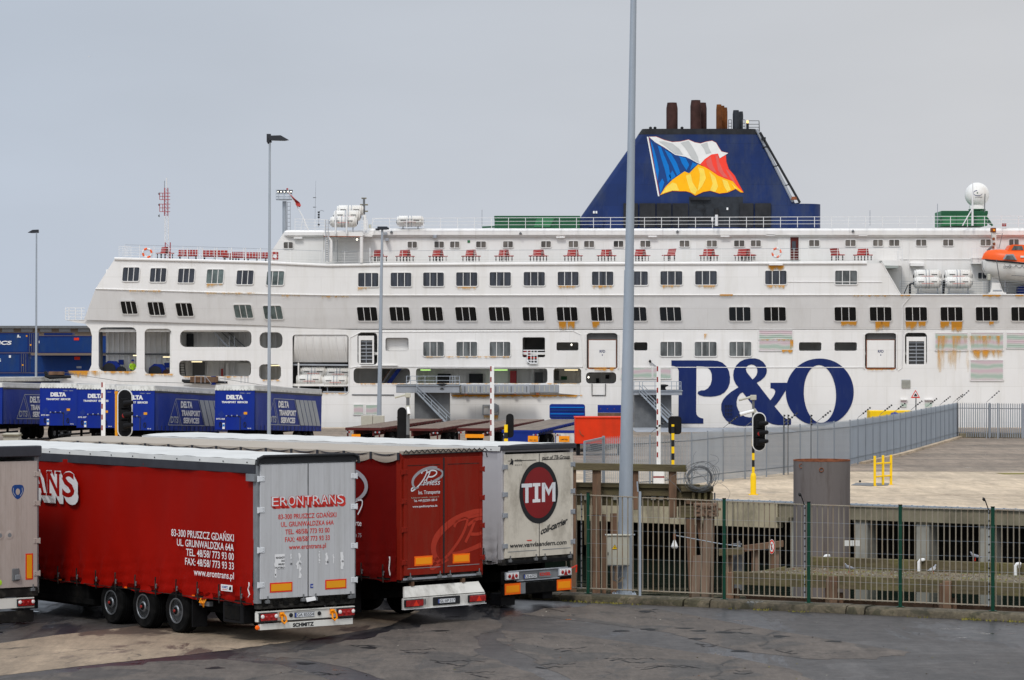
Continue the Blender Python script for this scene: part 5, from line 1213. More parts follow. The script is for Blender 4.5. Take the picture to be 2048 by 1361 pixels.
    def under(mb):
        mb.box(.7, .82, .4, L-.5, zf-.35, zf, 'chassis'); mb.box(1.73, 1.85, .4, L-.5, zf-.35, zf, 'chassis')
        for x in (.4, 2.1): mb.box(x-.06, x+.06, 1.9, 2.05, 0, zf, 'chassis'); mb.box(x-.15, x+.15, 1.85, 2.1, 0, .05, 'chassis')
        mb.box(.02, .12, 3.0, 8.4, .5, .62, 'steel_dark'); mb.box(.02, .12, 3.0, 8.4, .78, .88, 'steel_dark')
    part('chassis', t, under, local=True)
    for y in (9.2, 10.5, 11.8):
        for x, s_ in ((.25, -1), (2.3, 1)):
            part('wheel', t, lambda mb, x=x, y=y, s_=s_: (mb.lathe([(.3, -.16), (.48, -.16), (.5, -.1), (.5, .1), (.48, .16), (.3, .16)], (x, y, .5), (1, 0, 0), 'rubber', n=20), mb.lathe([(.28, 0), (.2, -.06), (.08, -.04), (.07, .02)], (x+s_*.16, y, .5), (s_, 0, 0), 'steel_dark', n=14)), local=True)
    return t
AN = -14
delta('blue box trailer behind the others at the left edge, mostly its triangle logo side showing', -68, 203, AN, 'DTS 433')
delta('blue box trailer, leftmost whose whole front shows, left of the striped barrier arm', 79, 199, AN, 'DTS 421')
delta('blue box trailer standing directly behind the red and white striped barrier arm', 153, 193, AN, 'DTS 427')
delta('blue box trailer standing partly behind the large black traffic signal', 229, 187.5, AN, 'DTS 442', pitch=1.9)
delta('blue box trailer standing apart on the right, with the thin lamp post in front', 429, 188.5, AN, 'DTS 420', pitch=1.9)
# a further blue trailer, only its roof seen
delta('blue box trailer furthest back at the left edge, only its pale roof showing', -75, 236, AN, 'DTS 418', pitch=.4)
# ------------------------------------------------------------------ flatbed trailers
def flatbed(label, x0, Y, ang, fm, rear='amber', pitch=1.0, head=None, twin=True, zd=1.32, L=13.6, skirt=None, w=2.35):
    p = P(x0, 0, Y); t = thing('flatbed_trailer', label, 'flatbed trailer', (p.x, p.y, 0), R(-ang), 'empty flatbed trailers by the ship')
    T = Matrix.Rotation(R(pitch), 4, 'X')
    def X(mb): mb.v = [tuple(T @ V(v)) for v in mb.v]
    def dk(mb):
        mb.box(.04, w-.04, .02, L, zd-.05, zd+.012, 'wood_deck')
        for i in range(14): mb.box(.04, w-.04, .5+i*.95, .53+i*.95, zd+.012, zd+.02, 'maroon' if fm == 'maroon' else 'steel_dark')
        X(mb)
    part('deck', t, dk, local=True)
    def fr(mb):
        for x in (0, w-.05): mb.cbox(x, x+.05, 0, L, zd-.14, zd, .01, fm)
        mb.cbox(0, w, -.04, .06, zd-.16, zd, .01, fm); mb.box(.5, .62, .1, L-.2, zd-.5, zd-.1, fm); mb.box(w-.62, w-.5, .1, L-.2, zd-.5, zd-.1, fm)
        for i in range(9): mb.box(.02, w-.02, .8+i*1.4, .9+i*1.4, zd-.2, zd-.08, fm)
        for i in range(20): mb.box(w, w+.03, .5+i*.66, .6+i*.66, zd-.19, zd-.06, fm)
        X(mb)
    f_ = part('frame', t, fr, local=True)
    def rb(mb):
        mb.box(.1, .18, -.02, .06, .55, zd-.12, fm); mb.box(w-.18, w-.1, -.02, .06, .55, zd-.12, fm); mb.box(.05, w-.05, -.02, .06, .48, .56, fm)
        if skirt: mb.cbox(.15, w-.1, -.05, .04, .55, zd-.14, .02, skirt)
        for x in (.06, w-.46):
            for i in range(3): mb.lathe([(.06, 0), (.05, .02)], (x+.08+i*.13, -.06, zd-.28), (0, -1, 0), 'print_grey' if i != 1 else 'lens_red', n=8)
    part('rear_bar', t, rb, local=True)
    def rp(mb):
        if rear == 'wide': mb.box(.55, w-.6, -.075, -.06, .72, .95, 'amber_bright')
        elif rear == 'left': mb.box(.42, 1.0, -.075, -.06, .62, .92, 'amber_bright')
        elif rear == 'right': mb.box(w-.72, w-.1, -.075, -.06, .62, .98, 'amber_bright'); mb.text('PBC 452', (w-.41, -.08, .68), Ux, Uz, 'ink', h=.08, w=.45, align='c')
        elif rear == 'rows': mb.box(.35, 1.0, -.075, -.06, .62, .98, 'amber_bright'); mb.text('LIMITED', (.675, -.08, .72), Ux, Uz, 'ink', h=.09, w=.45, align='c')
    if rear: part('rear_plate', t, rp, local=True)
    if head:
        def hb(mb):
            y = L-.05
            if head == 'flat_blue':
                mb.plate([[V((a, y, b)) for a, b in rr(.0, zd+.02, w, zd+1.0, .16, 4)]], (0, .06, 0), 'flat_blue')
                for i in range(4): mb.box(.06, w-.06, y-.04, y, zd+.12+i*.21, zd+.19+i*.21, 'f_blue' if i % 2 else 'container_blue')
            else:
                mb.box(0, w, y, y+.05, zd+.45, zd+.95, 'flat_blue'); mb.box(0, w, y-.01, y+.05, zd, zd+.44, 'wood_rust')
                for i in range(5): mb.lathe([(.03, 0), (.03, .02)], (.2+i*.45, y, zd+.7), (0, -1, 0), 'rust', n=8)
            X(mb)
        part('headboard', t, hb, local=True)
    for y in (2.6, 3.9) if twin else (2.6, 3.9, 5.2):
        for x in (.3, w-.3):
            part('wheel', t, lambda mb, x=x, y=y: (mb.lathe([(.3, -.24), (.48, -.24), (.5, -.18), (.5, -.03), (.44, -.02), (.44, .02), (.5, .03), (.5, .18), (.48, .24), (.3, .24)], (x, y, .5), (1, 0, 0), 'rubber', n=24), mb.lathe([(.28, 0), (.22, -.05), (.12, -.1), (.1, .02), (.05, .03)], (x+(.24 if x > 1 else -.24), y, .5), (1 if x > 1 else -1, 0, 0), 'steel_dark', n=16)), local=True)
    def lg(mb):
        for x in (.5, w-.5): mb.box(x-.06, x+.06, L-2.6, L-2.45, 0, zd, 'chassis')
    part('landing_leg', t, lg, local=True)
    return t
flatbed('empty maroon flatbed, leftmost of the row in front of the ship', 691, 192, 15, 'maroon', 'left')
flatbed('empty maroon flatbed just right of the yellow post with the black signal', 806, 190.5, 14, 'maroon', None)
flatbed('empty maroon flatbed with a wide orange plate, behind the striped barrier arm', 914, 191, 14, 'maroon', 'wide')
flatbed('blue flatbed with a wooden deck and blue ribbed headboard', 1004, 186.5, 13, 'flat_blue', 'right', head='flat_blue', pitch=1.4, skirt='flat_blue')
flatbed('flatbed with a blue and brown headboard half hidden by the orange steel sheet', 1107, 186, 13, 'flat_blue', 'rows', head='mixed', pitch=1.4, skirt='white_dirty')
# orange steel box
def ob(mb):
    a, b = P(1150, 835, 180), P(1246, 888, 180); mb.cbox(a.x, b.x, 180, 182.2, b.z, a.z, .03, 'tin_orange')
    mb.tube([V((a.x+.25, 179.97, a.z-.75)), V((a.x+.35, 179.97, a.z-1.0)), V((a.x+.5, 179.97, a.z-1.1))], .03, 'rust', n=4)
    mb.box(a.x-.03, b.x+.03, 179.95, 182.25, a.z-.05, a.z+.02, 'tin_orange'); mb.box(a.x, a.x+.05, 179.97, 180.0, b.z, a.z, 'refl_red')
    mb.box(a.x+.1, a.x+.3, 180.2, 182, 0, b.z, 'black'); mb.box(b.x-.3, b.x-.1, 180.2, 182, 0, b.z, 'black')
mb = MB(); ob(mb); tag(mb.build('steel_skip'), 'bright orange-red steel box standing at the end of the flatbeds', 'steel box')
# concrete blocks
for x0, x1, lb in ((722, 745, 'pale concrete block, left one of the pair at the foot of the lamp post'), (745.6, 768, 'pale concrete block, right one of the pair at the foot of the lamp post')):
    mb = MB(); a, b = P(x0, 832, 226), P(x1, 861, 226); mb.cbox(a.x, b.x, 226, 227, 0, a.z, .04, 'conc_block'); tag(mb.build('concrete_block'), lb, 'concrete block', 'concrete blocks at the lamp post')
mb = MB(); a, b = P(6, 867, 170), P(37, 900, 170); mb.cbox(a.x, b.x, 170, 171, 0, a.z, .03, 'conc_block'); mb.box(a.x-.05, b.x+.05, 169.9, 171.1, a.z-.15, a.z-.08, 'quay_beam2'); tag(mb.build('concrete_block'), 'pale greenish concrete block just above the white trailer roof at far left', 'concrete block')
# ------------------------------------------------------------------ lamp posts
def lpost(name, label, px, ytop, Y, r0, r1, pxb=None, head=None, group=None):
    t = thing(name, label, 'lamp post', (P(pxb or px, 0, Y).x, Y, 0), 0, group)
    b = V((P(pxb or px, 0, Y).x, Y, 0)); top = P(px, ytop, Y)
    part('pole', t, lambda mb: (mb.tube([b, b+V((0, 0, 1.8)), top], [r0*1.25, r0, r1], 'steel', n=10), mb.box(b.x-.2, b.x+.2, Y-.2, Y+.2, 0, .04, 'steel')))
    part('lamp_head', t, lambda mb: head(mb, top))
    return t
def h1(mb, p):
    q = p+V((0, 0, .05)); mb.tube([q+V((-.12, 0, -.15)), q+V((.1, 0, -.05))], .06, 'lamp_head', n=6)
    mb.plate([[q+V((-.10, -.2, .24)), q+V((.60, -.2, .26)), q+V((1.02, -.2, .02)), q+V((.80, -.2, -.02)), q+V((-.02, -.2, .0))]], (0, .42, 0), 'lamp_head'); mb.box(q.x-.16, q.x+.06, q.y-.12, q.y+.12, q.z-.1, q.z+.34, 'lamp_head')
lpost('lamp_post', 'tall thin grey lamp post with one flat black head, in front of the blue trailers', 539.5, 283, 165, .10, .055, pxb=538, head=h1)
def h2(mb, p): mb.cbox(p.x-.36, p.x+.40, p.y-.25, p.y+.25, p.z, p.z+.24, .05, 'lamp_head'); mb.cbox(p.x-.5, p.x-.2, p.y-.2, p.y+.2, p.z-.05, p.z+.1, .03, 'lamp_head'); mb.box(p.x+.35, p.x+.5, p.y-.1, p.y+.1, p.z+.02, p.z+.16, 'lamp_head')
lpost('lamp_post', 'thin lamp post with a small dark square head rising from the two concrete blocks', 764.5, 460, 229, .17, .085, pxb=758.5, head=h2)
def h3(mb, p): mb.plate([[p+V((-1.05, 0, .02)), p+V((-.5, 0, .34)), p+V((.2, 0, .38)), p+V((.22, 0, .0)), p+V((-.6, 0, -.03))]], (0, .5, 0), 'lamp_head')
lpost('lamp_post', 'slim lamp post with a wedge head at far left before the blue containers', 73, 466, 360, .14, .085, pxb=72, head=h3)
# ------------------------------------------------------------------ barrier arms (raised)
def barrier(label, px, y0, Y, yb=None, split=None):
    b = P(px, 0, Y); t = thing('barrier_arm', label, 'barrier', (b.x, Y, 0), 0, 'raised barrier arms'); zt = P(px, y0, Y).z; s = Y/F
    part('arm', t, lambda mb: mb.cbox(b.x-.0*s, b.x+4.2*s, Y-.04, Y+.04, .9, zt-.02, .01, 'white'))
    def st(mb):
        mb.box(b.x-4.0*s, b.x-.0*s, Y-.03, Y+.03, .9, zt, 'white')
        z = zt; k = 0
        while z > 1.6:
            if k % 2 == 0: mb.box(b.x-3.6*s, b.x-.8*s, Y-.036, Y-.03, z-10*s, z, 'red')
            z -= 11.5*s if k % 2 else 10*s; k += 1
    part('striped_arm', t, st)
    part('pedestal', t, lambda mb: (mb.cbox(b.x-.25, b.x+.25, Y-.25, Y+.25, 0, 1.05, .04, 'white'), mb.box(b.x-.25, b.x+.25, Y-.255, Y-.25, .55, .62, 'red')))
    return t
barrier('raised red and white barrier arm left of the large traffic signal, before the blue trailers', 206.5, 765, 150)
barrier('raised red and white barrier arm in front of the maroon flatbeds', 984, 733, 165)
barrier('raised red and white barrier arm right of the tall mast, before the gangway stairs', 1317, 733, 137)
# ------------------------------------------------------------------ traffic signals
def stadium(cx, cz, hw, hh, n=14): return [(cx+hw*cos(a), cz+(hh-hw)+hw*sin(a)) for a in [pi*i/n for i in range(n+1)]]+[(cx+hw*cos(a), cz-(hh-hw)+hw*sin(a)) for a in [pi+pi*i/n for i in range(n+1)]]
def signal(label, px0, px1, y0, y1, Y, pole=None, polew=.09, hood=1, back=False, yaw=0.0, cams=False, base=None, side=False, striped=True, polecol='yellow'):
    c0, c1 = P(px0, y0, Y), P(px1, y1, Y); cx = (c0.x+c1.x)/2; cz = (c0.z+c1.z)/2; hw = (c1.x-c0.x)/2; hh = (c0.z-c1.z)/2
    bx_ = P(pole if pole else (px0+px1)/2, 0, Y).x
    t = thing('traffic_signal', label, 'traffic signal', (bx_, Y, 0), 0, 'harbour traffic signals')
    d = -1 if not back else 1
    def bd(mb):
        if side: mb.plate([[V((a, Y, b)) for a, b in rr(cx-hw, cz-hh, cx+hw, cz+hh, hw*(.5 if hw > .25 else .95), 5)]], (0, .25, 0), 'black'); return
        mb.plate([[V((a, Y, b)) for a, b in stadium(cx, cz, hw, hh)]], (0, .05, 0), 'white' if not back else 'black')
        if not back: mb.plate([[V((a, Y-.02, b)) for a, b in stadium(cx, cz, hw*.86, hh-hw*.14)]], (0, .02, 0), 'black')
    part('backboard', t, bd)
    def hd(mb):
        for k in (-1, 0, 1):
            z = cz+k*hh*.46-.05; mb.cbox(cx-hw*.5, cx+hw*.5, Y+d*.20, Y+d*.02, z-hh*.2, z+hh*.2, .02, 'black')
            if not side:      # hood, turned to one side
                o_ = V((cx+hw*.1, Y+d*.2, z)); mb.tube([o_+V((0, 0, .0)), o_+V((hw*.55*(1 if not back else -1), d*.10, .03)), o_+V((hw*1.05*(1 if not back else -1), d*.2, .05 if not back else .09))], [hw*.42, hw*.36, hw*.24], 'black', n=10)
                mb.lathe([(hw*.30, 0), (hw*.26, .01)], o_+V((-hw*.1, d*.01, -.03)), (0, d, 0), 'lens_red' if k == 0 else 'black', n=12)
    part('lamp_housing', t, hd)
    yp = Y+(.12 if not back else -.12)
    def pl_(mb):
        zt = cz+hh*.1 if not cams else P(0, cams, Y).z
        if striped:
            z = .25; k = 0
            mb.cyl((bx_, yp, 0), (bx_, yp, zt), polew*.9, 'steel_dark' if cams else polecol, n=10)
            z0 = (base or 1.0)
            while z0 < cz-hh*.55: mb.cyl((bx_, yp, z0), (bx_, yp, z0+.30), polew, 'yellow' if k % 2 == 0 else 'ink', n=10); z0 += .30; k += 1
            if base: mb.lathe([(.125, 0), (.125, base-.1), (.10, base), (.07, base+.04)], (bx_, yp, 0), (0, 0, 1), 'yellow', n=16); mb.box(bx_-.2, bx_+.2, yp-.2, yp+.2, 0, .03, 'yellow')
        else: mb.cyl((bx_, yp, 0), (bx_, yp, cz+hh*.85), polew, polecol, n=10); mb.cyl((bx_, yp, cz+hh*.80), (bx_, yp, cz+hh*.9), polew*1.25, polecol, n=10)
    part('pole', t, pl_)
    if cams:
        def cm(mb):
            zt = P(0, cams, Y).z; q = V((bx_, yp, zt)); mb.cbox(q.x-.13, q.x+.13, yp-.1, yp+.1, zt-.08, zt+.14, .03, 'box_beige')
            mb.tube([q+V((-.1, 0, .05)), q+V((-.30, -.05, .0)), q+V((-.62, -.1, -.08))], [.06, .05, .055], 'box_beige', n=8)
            w_ = q+V((0, 0, -.62)); mb.cbox(w_.x-.1, w_.x+.12, yp-.1, yp+.1, w_.z, w_.z+.16, .02, 'box_beige'); dx = -.60 if not back else .06
            mb.tube([w_+V((0, -.1, .08)), w_+V((dx, -.25, -.08 if not back else -.25))], [.07, .08], 'white', n=10); mb.lathe([(.065, 0), (.06, .01)], w_+V((dx, -.25, -.08 if not back else -.25)), (dx, -.1, -.1), 'ink', n=10)
        part('camera', t, cm)
    return t
signal('large black traffic signal with white edge and yellow post, nearest, before the blue trailers', 234.5, 265, 778, 876, 115, pole=232, polew=.055, striped=False, polecol='amber')
signal('traffic signal seen from behind with a camera post, in front of the left flatbed', 794.5, 813, 815, 897, 146, pole=816, back=True, cams=792, polecol='yellow')
signal('narrow traffic signal seen side-on with yellow post, before the blue flatbed', 1012, 1027.5, 828, 876, 150, pole=1012, polew=.10, back=True, side=True)
signal('black signal backboard with yellow post above the palisade fence, right of the mast', 1337, 1363, 833, 869, 138, pole=1345.5, polew=.07, back=True, side=True)
signal('traffic signal with white edge, striped pole and yellow base, standing on the quay', 1504.5, 1532, 825, 903, 132.4, pole=1507, cams=797, base=.9, polew=.06)
# yellow guard frame
yg = thing('guard_frame', 'low bright yellow steel guard frame of three posts on the quay', 'guard rail', Pz(1765, 971.5, 0)); 
for x, yt, yb_ in ((1749.5, 912.5, 972.5), (1766, 910.5, 971), (1782, 909.5, 970)):
    def f(mb, x=x, yb_=yb_): b = Pz(x, yb_, 0); mb.cbox(b.x-.055, b.x+.055, b.y-.05, b.y+.05, 0, 1.38, .01, 'yellow'); mb.box(b.x-.1, b.x+.1, b.y-.1, b.y+.1, 0, .02, 'yellow')
    part('post', yg, f)
def yr(mb):
    a, b, c = Pz(1749.5, 972.5, 0), Pz(1766, 971, 0), Pz(1782, 970, 0)
    for z in (.42, 1.02): mb.tube([a+V((0, 0, z)), b+V((0, 0, z)), c+V((0, 0, z))], .04, 'yellow', n=6)
part('rail', yg, yr)
def mh(mb): q = [Pz(1702, 970.5, .02), Pz(1712, 966, .02), Pz(1778, 966.5, .02), Pz(1776, 971, .02), Pz(1742, 972, .02)]; mb.plate([q[::-1]], (0, 0, -.015), 'steel_dark'); p = Pz(1720, 965, .02); mb.lathe([(.05, 0), (.06, .05), (.02, .1)], p, (0, 0, 1), 'ink', n=8)
mb = MB(); mh(mb); tag(mb.build('cover_plate'), 'flat grey steel cover plate on the quay beside the yellow guard frame', 'cover plate')
# ------------------------------------------------------------------ palisade fence across the quay
path = [(1208, 134), (1300, 136.8), (1383, 140.6), (1446, 145.8), (1533, 150.8), (1600, 155.6), (1700, 164.5), (1800, 182), (1914, 215)]
pf = thing('palisade_fence', 'long grey steel palisade fence climbing away across the quay towards the ship', 'fence', (P(1600, 0, 155).x, 155, 0))
pts = [V((P(x, 0, y).x, y, 0)) for x, y in path]
seg = []; 
for a, b in zip(pts, pts[1:]):
    l = (b-a).length; n = max(1, round(l/2.75))
    for i in range(n): seg.append((a+(b-a)*i/n, a+(b-a)*(i+1)/n))
zt = 2.42
def palpanel(par, a, b, m='palisade', sp=.15, dp=.022, zt=zt):
    d = b-a; l = d.length; u = d/l; nrm = V((-u.y, u.x, 0)); n = max(2, round(l/sp))
    def f(mb):
        for i in range(n):
            c = a+u*(l*(i+.5)/n); hw = .036
            o = [c-u*hw, c-u*hw*.35+nrm*dp, c+u*hw*.35+nrm*dp, c+u*hw]
            k = len(o); vs = [p+V((0, 0, .08)) for p in o]+[p+V((0, 0, zt-.06)) for p in o]+[c+V((0, 0, zt+.06))]
            mb.add(vs, [(j, j+1, k+j+1, k+j) for j in range(3)]+[(k, k+1, 2*k), (k+1, k+2, 2*k), (k+2, k+3, 2*k)], m)
        for z in (.35, 2.05): mb.add([a+V((0, 0, z))+nrm*.03, b+V((0, 0, z))+nrm*.03, b+V((0, 0, z+.05))+nrm*.03, a+V((0, 0, z+.05))+nrm*.03, a+V((0, 0, z+.05)), b+V((0, 0, z+.05))], [(0, 1, 2, 3), (3, 2, 5, 4)], m)
    return part('fence_panel', par, f, smooth=False)
for a, b in seg:
    palpanel(pf, a, b, 'palisade')
def pposts(par, q, m='palisade2'): return part('post', par, lambda mb: (mb.box(q.x-.035, q.x+.035, q.y-.04, q.y+.07, 0, zt+.05, m)))
for i, (a, b) in enumerate(seg): pposts(pf, a)
pposts(pf, seg[-1][1])
def arm(par, q, ln=1.0, dx=.75, dz=.6):
    def f(mb):
        a = q+V((0, 0, zt+.1)); b = a+V((dx*ln, 0, dz*ln)); mb.tube([a, b], .018, 'steel_dark', n=4)
        for k in range(4): c = a+(b-a)*(.45+.18*k); mb.lathe([(.02, -.05), (.05, -.03), (.02, 0), (.05, .03), (.02, .05)], c, (-.6, 0, .75), 'insul', n=6)
    part('wire_arm', par, f)
for i, (a, b) in enumerate(seg):
    if i in (1, 5, 6, 8, 10, 13, 16, 18, 21, 24, 27, 30): arm(pf, a, .9)
arm(pf, seg[-1][1], 1.1, .75, .7)
for x in (1576, 1622, 1568):
    q = P(x, 0, 153); part('insulator_post', pf, lambda mb, q=q: (mb.tube([V((q.x, 153, 0)), V((q.x, 153, 3.0))], .03, 'steel_dark', n=5), [mb.lathe([(.02, -.05), (.055, 0), (.02, .05)], (q.x+.03, 153, z), (1, 0, .2), 'insul', n=6) for z in (2.5, 2.65, 2.8, 2.95)]))
# gate leaf at the near end
pg = thing('gate_leaf', 'narrow meshed steel gate leaf at the near end of the palisade fence', 'gate', (P(1188, 0, 132).x, 132, 0))
ga, gb = V((P(1169, 0, 131).x, 131, 0)), V((P(1207, 0, 133.8).x, 133.8, 0))
part('gate_frame', pg, lambda mb: (mb.box(ga.x-.05, ga.x+.05, ga.y-.05, ga.y+.05, 0, 2.35, 'palisade2'), mb.box(gb.x-.06, gb.x+.06, gb.y-.05, gb.y+.05, 0, 2.5, 'palisade2'), mb.tube([ga+V((0, 0, 2.33)), gb+V((0, 0, 2.42))], .05, 'palisade2', n=4), mb.tube([ga+V((0, 0, .2)), gb+V((0, 0, .2))], .05, 'palisade2', n=4)))
def gm(mb):
    u = (gb-ga)
    for i in range(1, 22): p = ga+u*(i/22); mb.tube([p+V((0, 0, .2)), p+V((0, 0, 2.38))], .011, 'palisade2', n=3)
    for i in range(1, 24): mb.tube([ga+V((0, 0, .2+i*.09)), gb+V((0, 0, .2+i*.093))], .011, 'palisade2', n=3)
part('mesh', pg, gm)
# right return of the fence, see-through, on a low concrete wall
pr = thing('palisade_fence', 'see-through palisade fence on a low concrete wall at the right edge', 'fence', (P(1980, 0, 215).x, 215, 0))
a = pts[-1]; bb = V((P(2180, 0, 210).x, 210, 0)); n = 4
for i in range(n):
    palpanel(pr, a+(bb-a)*(i/n), a+(bb-a)*((i+1)/n), 'steel_dull', sp=.16)
    q = a+(bb-a)*(i/n); pposts(pr, q, 'steel_dull')
q = V((P(1973, 0, 213.5).x, 213.5, 0)); pposts(pr, q, 'steel_dull'); q = V((P(1996, 0, 213).x, 213, 0)); pposts(pr, q, 'steel_dull'); arm(pr, V((P(1973, 0, 213.4).x, 213.4, 0)), 1.1, .8, .7)
mb = MB(); x = a+V((.1, -.35, 0))
for i in range(7): mb.cbox(x.x+.02, x.x+1.48, x.y, x.y+.3, 0, .33, .02, 'quay_beam2'); x += V((1.5, -.15, 0))
tag(mb.build('low_wall'), 'low weathered concrete wall under the see-through fence at right', 'wall')
mb = MB()
for a, b in seg[13:]:
    u = (b-a).normalized(); nn = V((u.y, -u.x, 0)); nn = nn if nn.x > 0 else -nn; c = [a+nn*.1, b+nn*.1, b+nn*.42, a+nn*.42]; mb.add([p+V((0, 0, .002)) for p in c]+[p+V((0, 0, .13)) for p in c], [(4, 5, 6, 7), (3, 2, 6, 7), (0, 3, 7, 4), (1, 2, 6, 5)], 'quay_concrete')
tag(mb.build('fence_kerb'), 'narrow concrete kerb along the foot of the palisade fence', 'kerb', kind='structure')
# warning triangle sign, yellow tank behind the fence
ws = thing('warning_sign', 'triangular red-edged warning sign on a thin post above the palisade fence', 'sign', (P(1831, 0, 222).x, 222, 0))
part('post', ws, lambda mb: mb.cyl((P(1832, 0, 222).x, 222.03, 0), (P(1832, 782, 222).x, 222.03, P(1832, 784, 222).z), .045, 'steel_dark', n=8))
def wt(mb):
    c = P(1831, 789, 222); s = .34
    for k, (m_, q) in enumerate((('refl_red', 1.0), ('white', .66))): mb.plate([[c+V((-s*q, -.012*k, -s*.8*q+.0)), c+V((s*q, -.012*k, -s*.8*q)), c+V((0, -.012*k, s*.95*q))]], (0, .01, 0), m_)
    mb.plate([[c+V((-.12, -.02, -.14)), c+V((.14, -.02, -.14)), c+V((.05, -.02, .02)), c+V((-.04, -.02, .05))]], (0, .004, 0), 'ink')
    mb.box(c.x-.12, c.x+.12, 221.95, 222.05, c.z+.38, c.z+.46, 'white')
part('panel', ws, wt)
yt = thing('yellow_tank', 'yellow steel tank with a blue cap just showing over the palisade fence', 'tank', (P(1780, 0, 226).x, 226, 0))
part('tank', yt, lambda mb: mb.cbox(P(1740, 0, 226).x, P(1825, 0, 226).x, 226, 228, .2, P(0, 822, 226).z, .06, 'yellow')); part('foot', yt, lambda mb: mb.box(P(1750, 0, 226).x, P(1815, 0, 226).x, 226.2, 227.8, 0, .2, 'ink'))
part('cap', yt, lambda mb: mb.lathe([(.35, -.1), (.3, .03), (.1, .12)], P(1790, 829, 225.9), (0, -.5, 1), 'flat_blue', n=14))
# low quay wall in front of the ship
mb = MB(); a, b = P(1262, 857, 238), P(1560, 857, 238)
k = a.x
while k < b.x: mb.cbox(k+.01, k+2.98, 229, 240, -.1, .06, .04, 'steel_dull'); k += 3.0
tag(mb.build('quay_kerb'), 'wide low grey concrete kerb along the ship side of the quay', 'kerb', kind='structure')
# ------------------------------------------------------------------ containers, warehouse, masts in the far distance
def container(label, x0, x1, y0, y1, Y, endw=0, m='container_blue', deco=None, group='stacked blue containers beyond the ship'):
    a, b = P(x0, y0, Y), P(x1, y1, Y); t = thing('shipping_container', label, 'container', ((a.x+b.x)/2, Y, b.z), 0, group)
    def f(mb):
        mb.cbox(a.x, b.x, Y, Y+2.4, b.z+.02, a.z-.02, .04, m)
        for z in (b.z+.02, a.z-.16): mb.box(a.x, b.x, Y-.03, Y, z, z+.14, 'container_blue2')
        for x in (a.x, b.x-.14): mb.box(x, x+.14, Y-.04, Y, b.z+.02, a.z-.02, 'container_blue2')
    part('body', t, f)
    if endw:
        part('end_door', t, lambda mb: (mb.box(b.x-endw, b.x-.02, Y-.05, Y-.03, b.z+.1, a.z-.1, 'container_blue2'), [mb.cyl((b.x-endw*q, Y-.08, b.z+.1), (b.x-endw*q, Y-.08, a.z-.1), .03, 'steel_dark', n=5) for q in (.25, .5, .75)], mb.box(b.x-endw*.7, b.x-endw*.5, Y-.07, Y-.05, b.z+.9, b.z+1.1, 'amber')))
    if deco: part('marking', t, lambda mb: deco(mb, a, b, Y))
    return t
def d1(mb, a, b, Y): mb.text('LOGISTICS', (P(22.5, 0, Y).x, Y-.06, P(0, 690, Y).z), Ux, Uz, 'print_white', h=.50, w=5.6, bold=.04, align='r', shear=.2); mb.text('3140', (P(34, 0, Y).x, Y-.06, P(0, 676, Y).z), Ux, Uz, 'print_white', h=.18, bold=.02); mb.box(P(35, 0, Y).x, P(38, 0, Y).x, Y-.05, Y-.04, P(0, 675, Y).z, P(0, 670, Y).z, 'print_white'); mb.box(P(52, 0, Y).x, P(55, 0, Y).x, Y-.05, Y-.04, P(0, 674, Y).z, P(0, 671, Y).z, 'amber')
def d2_(mb, a, b, Y): mb.box(P(148, 0, Y).x, P(158, 0, Y).x, Y-.05, Y-.03, P(0, 681, Y).z, P(0, 676, Y).z, 'refl_red'); mb.box(P(76, 0, Y).x, P(79, 0, Y).x, Y-.05, Y-.03, P(0, 687, Y).z, P(0, 682, Y).z, 'print_white')
def d3_(mb, a, b, Y): mb.box(P(149, 0, Y).x, P(160, 0, Y).x, Y-.05, Y-.03, P(0, 720, Y).z, P(0, 714, Y).z, 'refl_red'); mb.box(P(153, 0, Y).x, P(163, 0, Y).x, Y-.05, Y-.03, P(0, 737, Y).z, P(0, 733, Y).z, 'swoosh_grey'); mb.box(P(59, 0, Y).x, P(62, 0, Y).x, Y-.05, Y-.03, P(0, 718, Y).z, P(0, 714, Y).z, 'print_white')
def d4_(mb, a, b, Y): mb.box(P(18, 0, Y).x, P(22, 0, Y).x, Y-.05, Y-.03, P(0, 716, Y).z, P(0, 711, Y).z, 'print_white'); mb.text('S', (P(2, 0, Y).x, Y-.05, P(0, 724, Y).z), Ux, Uz, 'print_white', h=.4, align='r')
container('blue shipping container lettered in white italics, upper left of the stack', -90, 72, 666, 706, 395, 1.1, deco=d1)
container('blue shipping container below the lettered one at the left edge', -90, 56, 706.5, 746, 395, 1.1, deco=d4_)
container('blue shipping container with a red label, upper right of the stack', 76, 215, 672, 707, 410, m='container_blue', deco=d2_)
container('blue shipping container with a red label, lower right of the stack', 58, 215, 711, 746, 412, m='container_blue', deco=d3_)
container('bottom blue container under the left stack', -90, 70, 746.5, 785, 395); container('bottom blue container under the right stack', 72, 215, 746.5, 785, 411)
container('far blue container just showing over the upper right one', 88, 145, 666, 671.5, 470, m='container_blue2')
wh = thing('warehouse', 'long brown warehouse with pale translucent panels behind the containers', 'warehouse', (P(60, 0, 620).x, 620, 0))
def whf(mb): a, b = P(-120, 657, 620), P(215, 657, 620); mb.box(a.x, b.x, 620, 650, 0, a.z, 'warehouse')
part('wall', wh, whf)
part('roof', wh, lambda mb: mb.box(P(-122, 0, 619).x, P(217, 0, 619).x, 619, 651, P(0, 657, 619).z, P(0, 652, 619).z, 'steel_dark'))
for x in range(-110, 200, 38): part('window', wh, lambda mb, x=x: mb.box(P(x, 0, 619.9).x, P(x+23, 0, 619.9).x, 619.88, 620, P(0, 664, 619.9).z, P(0, 657.5, 619.9).z, 'warehouse_lite'))
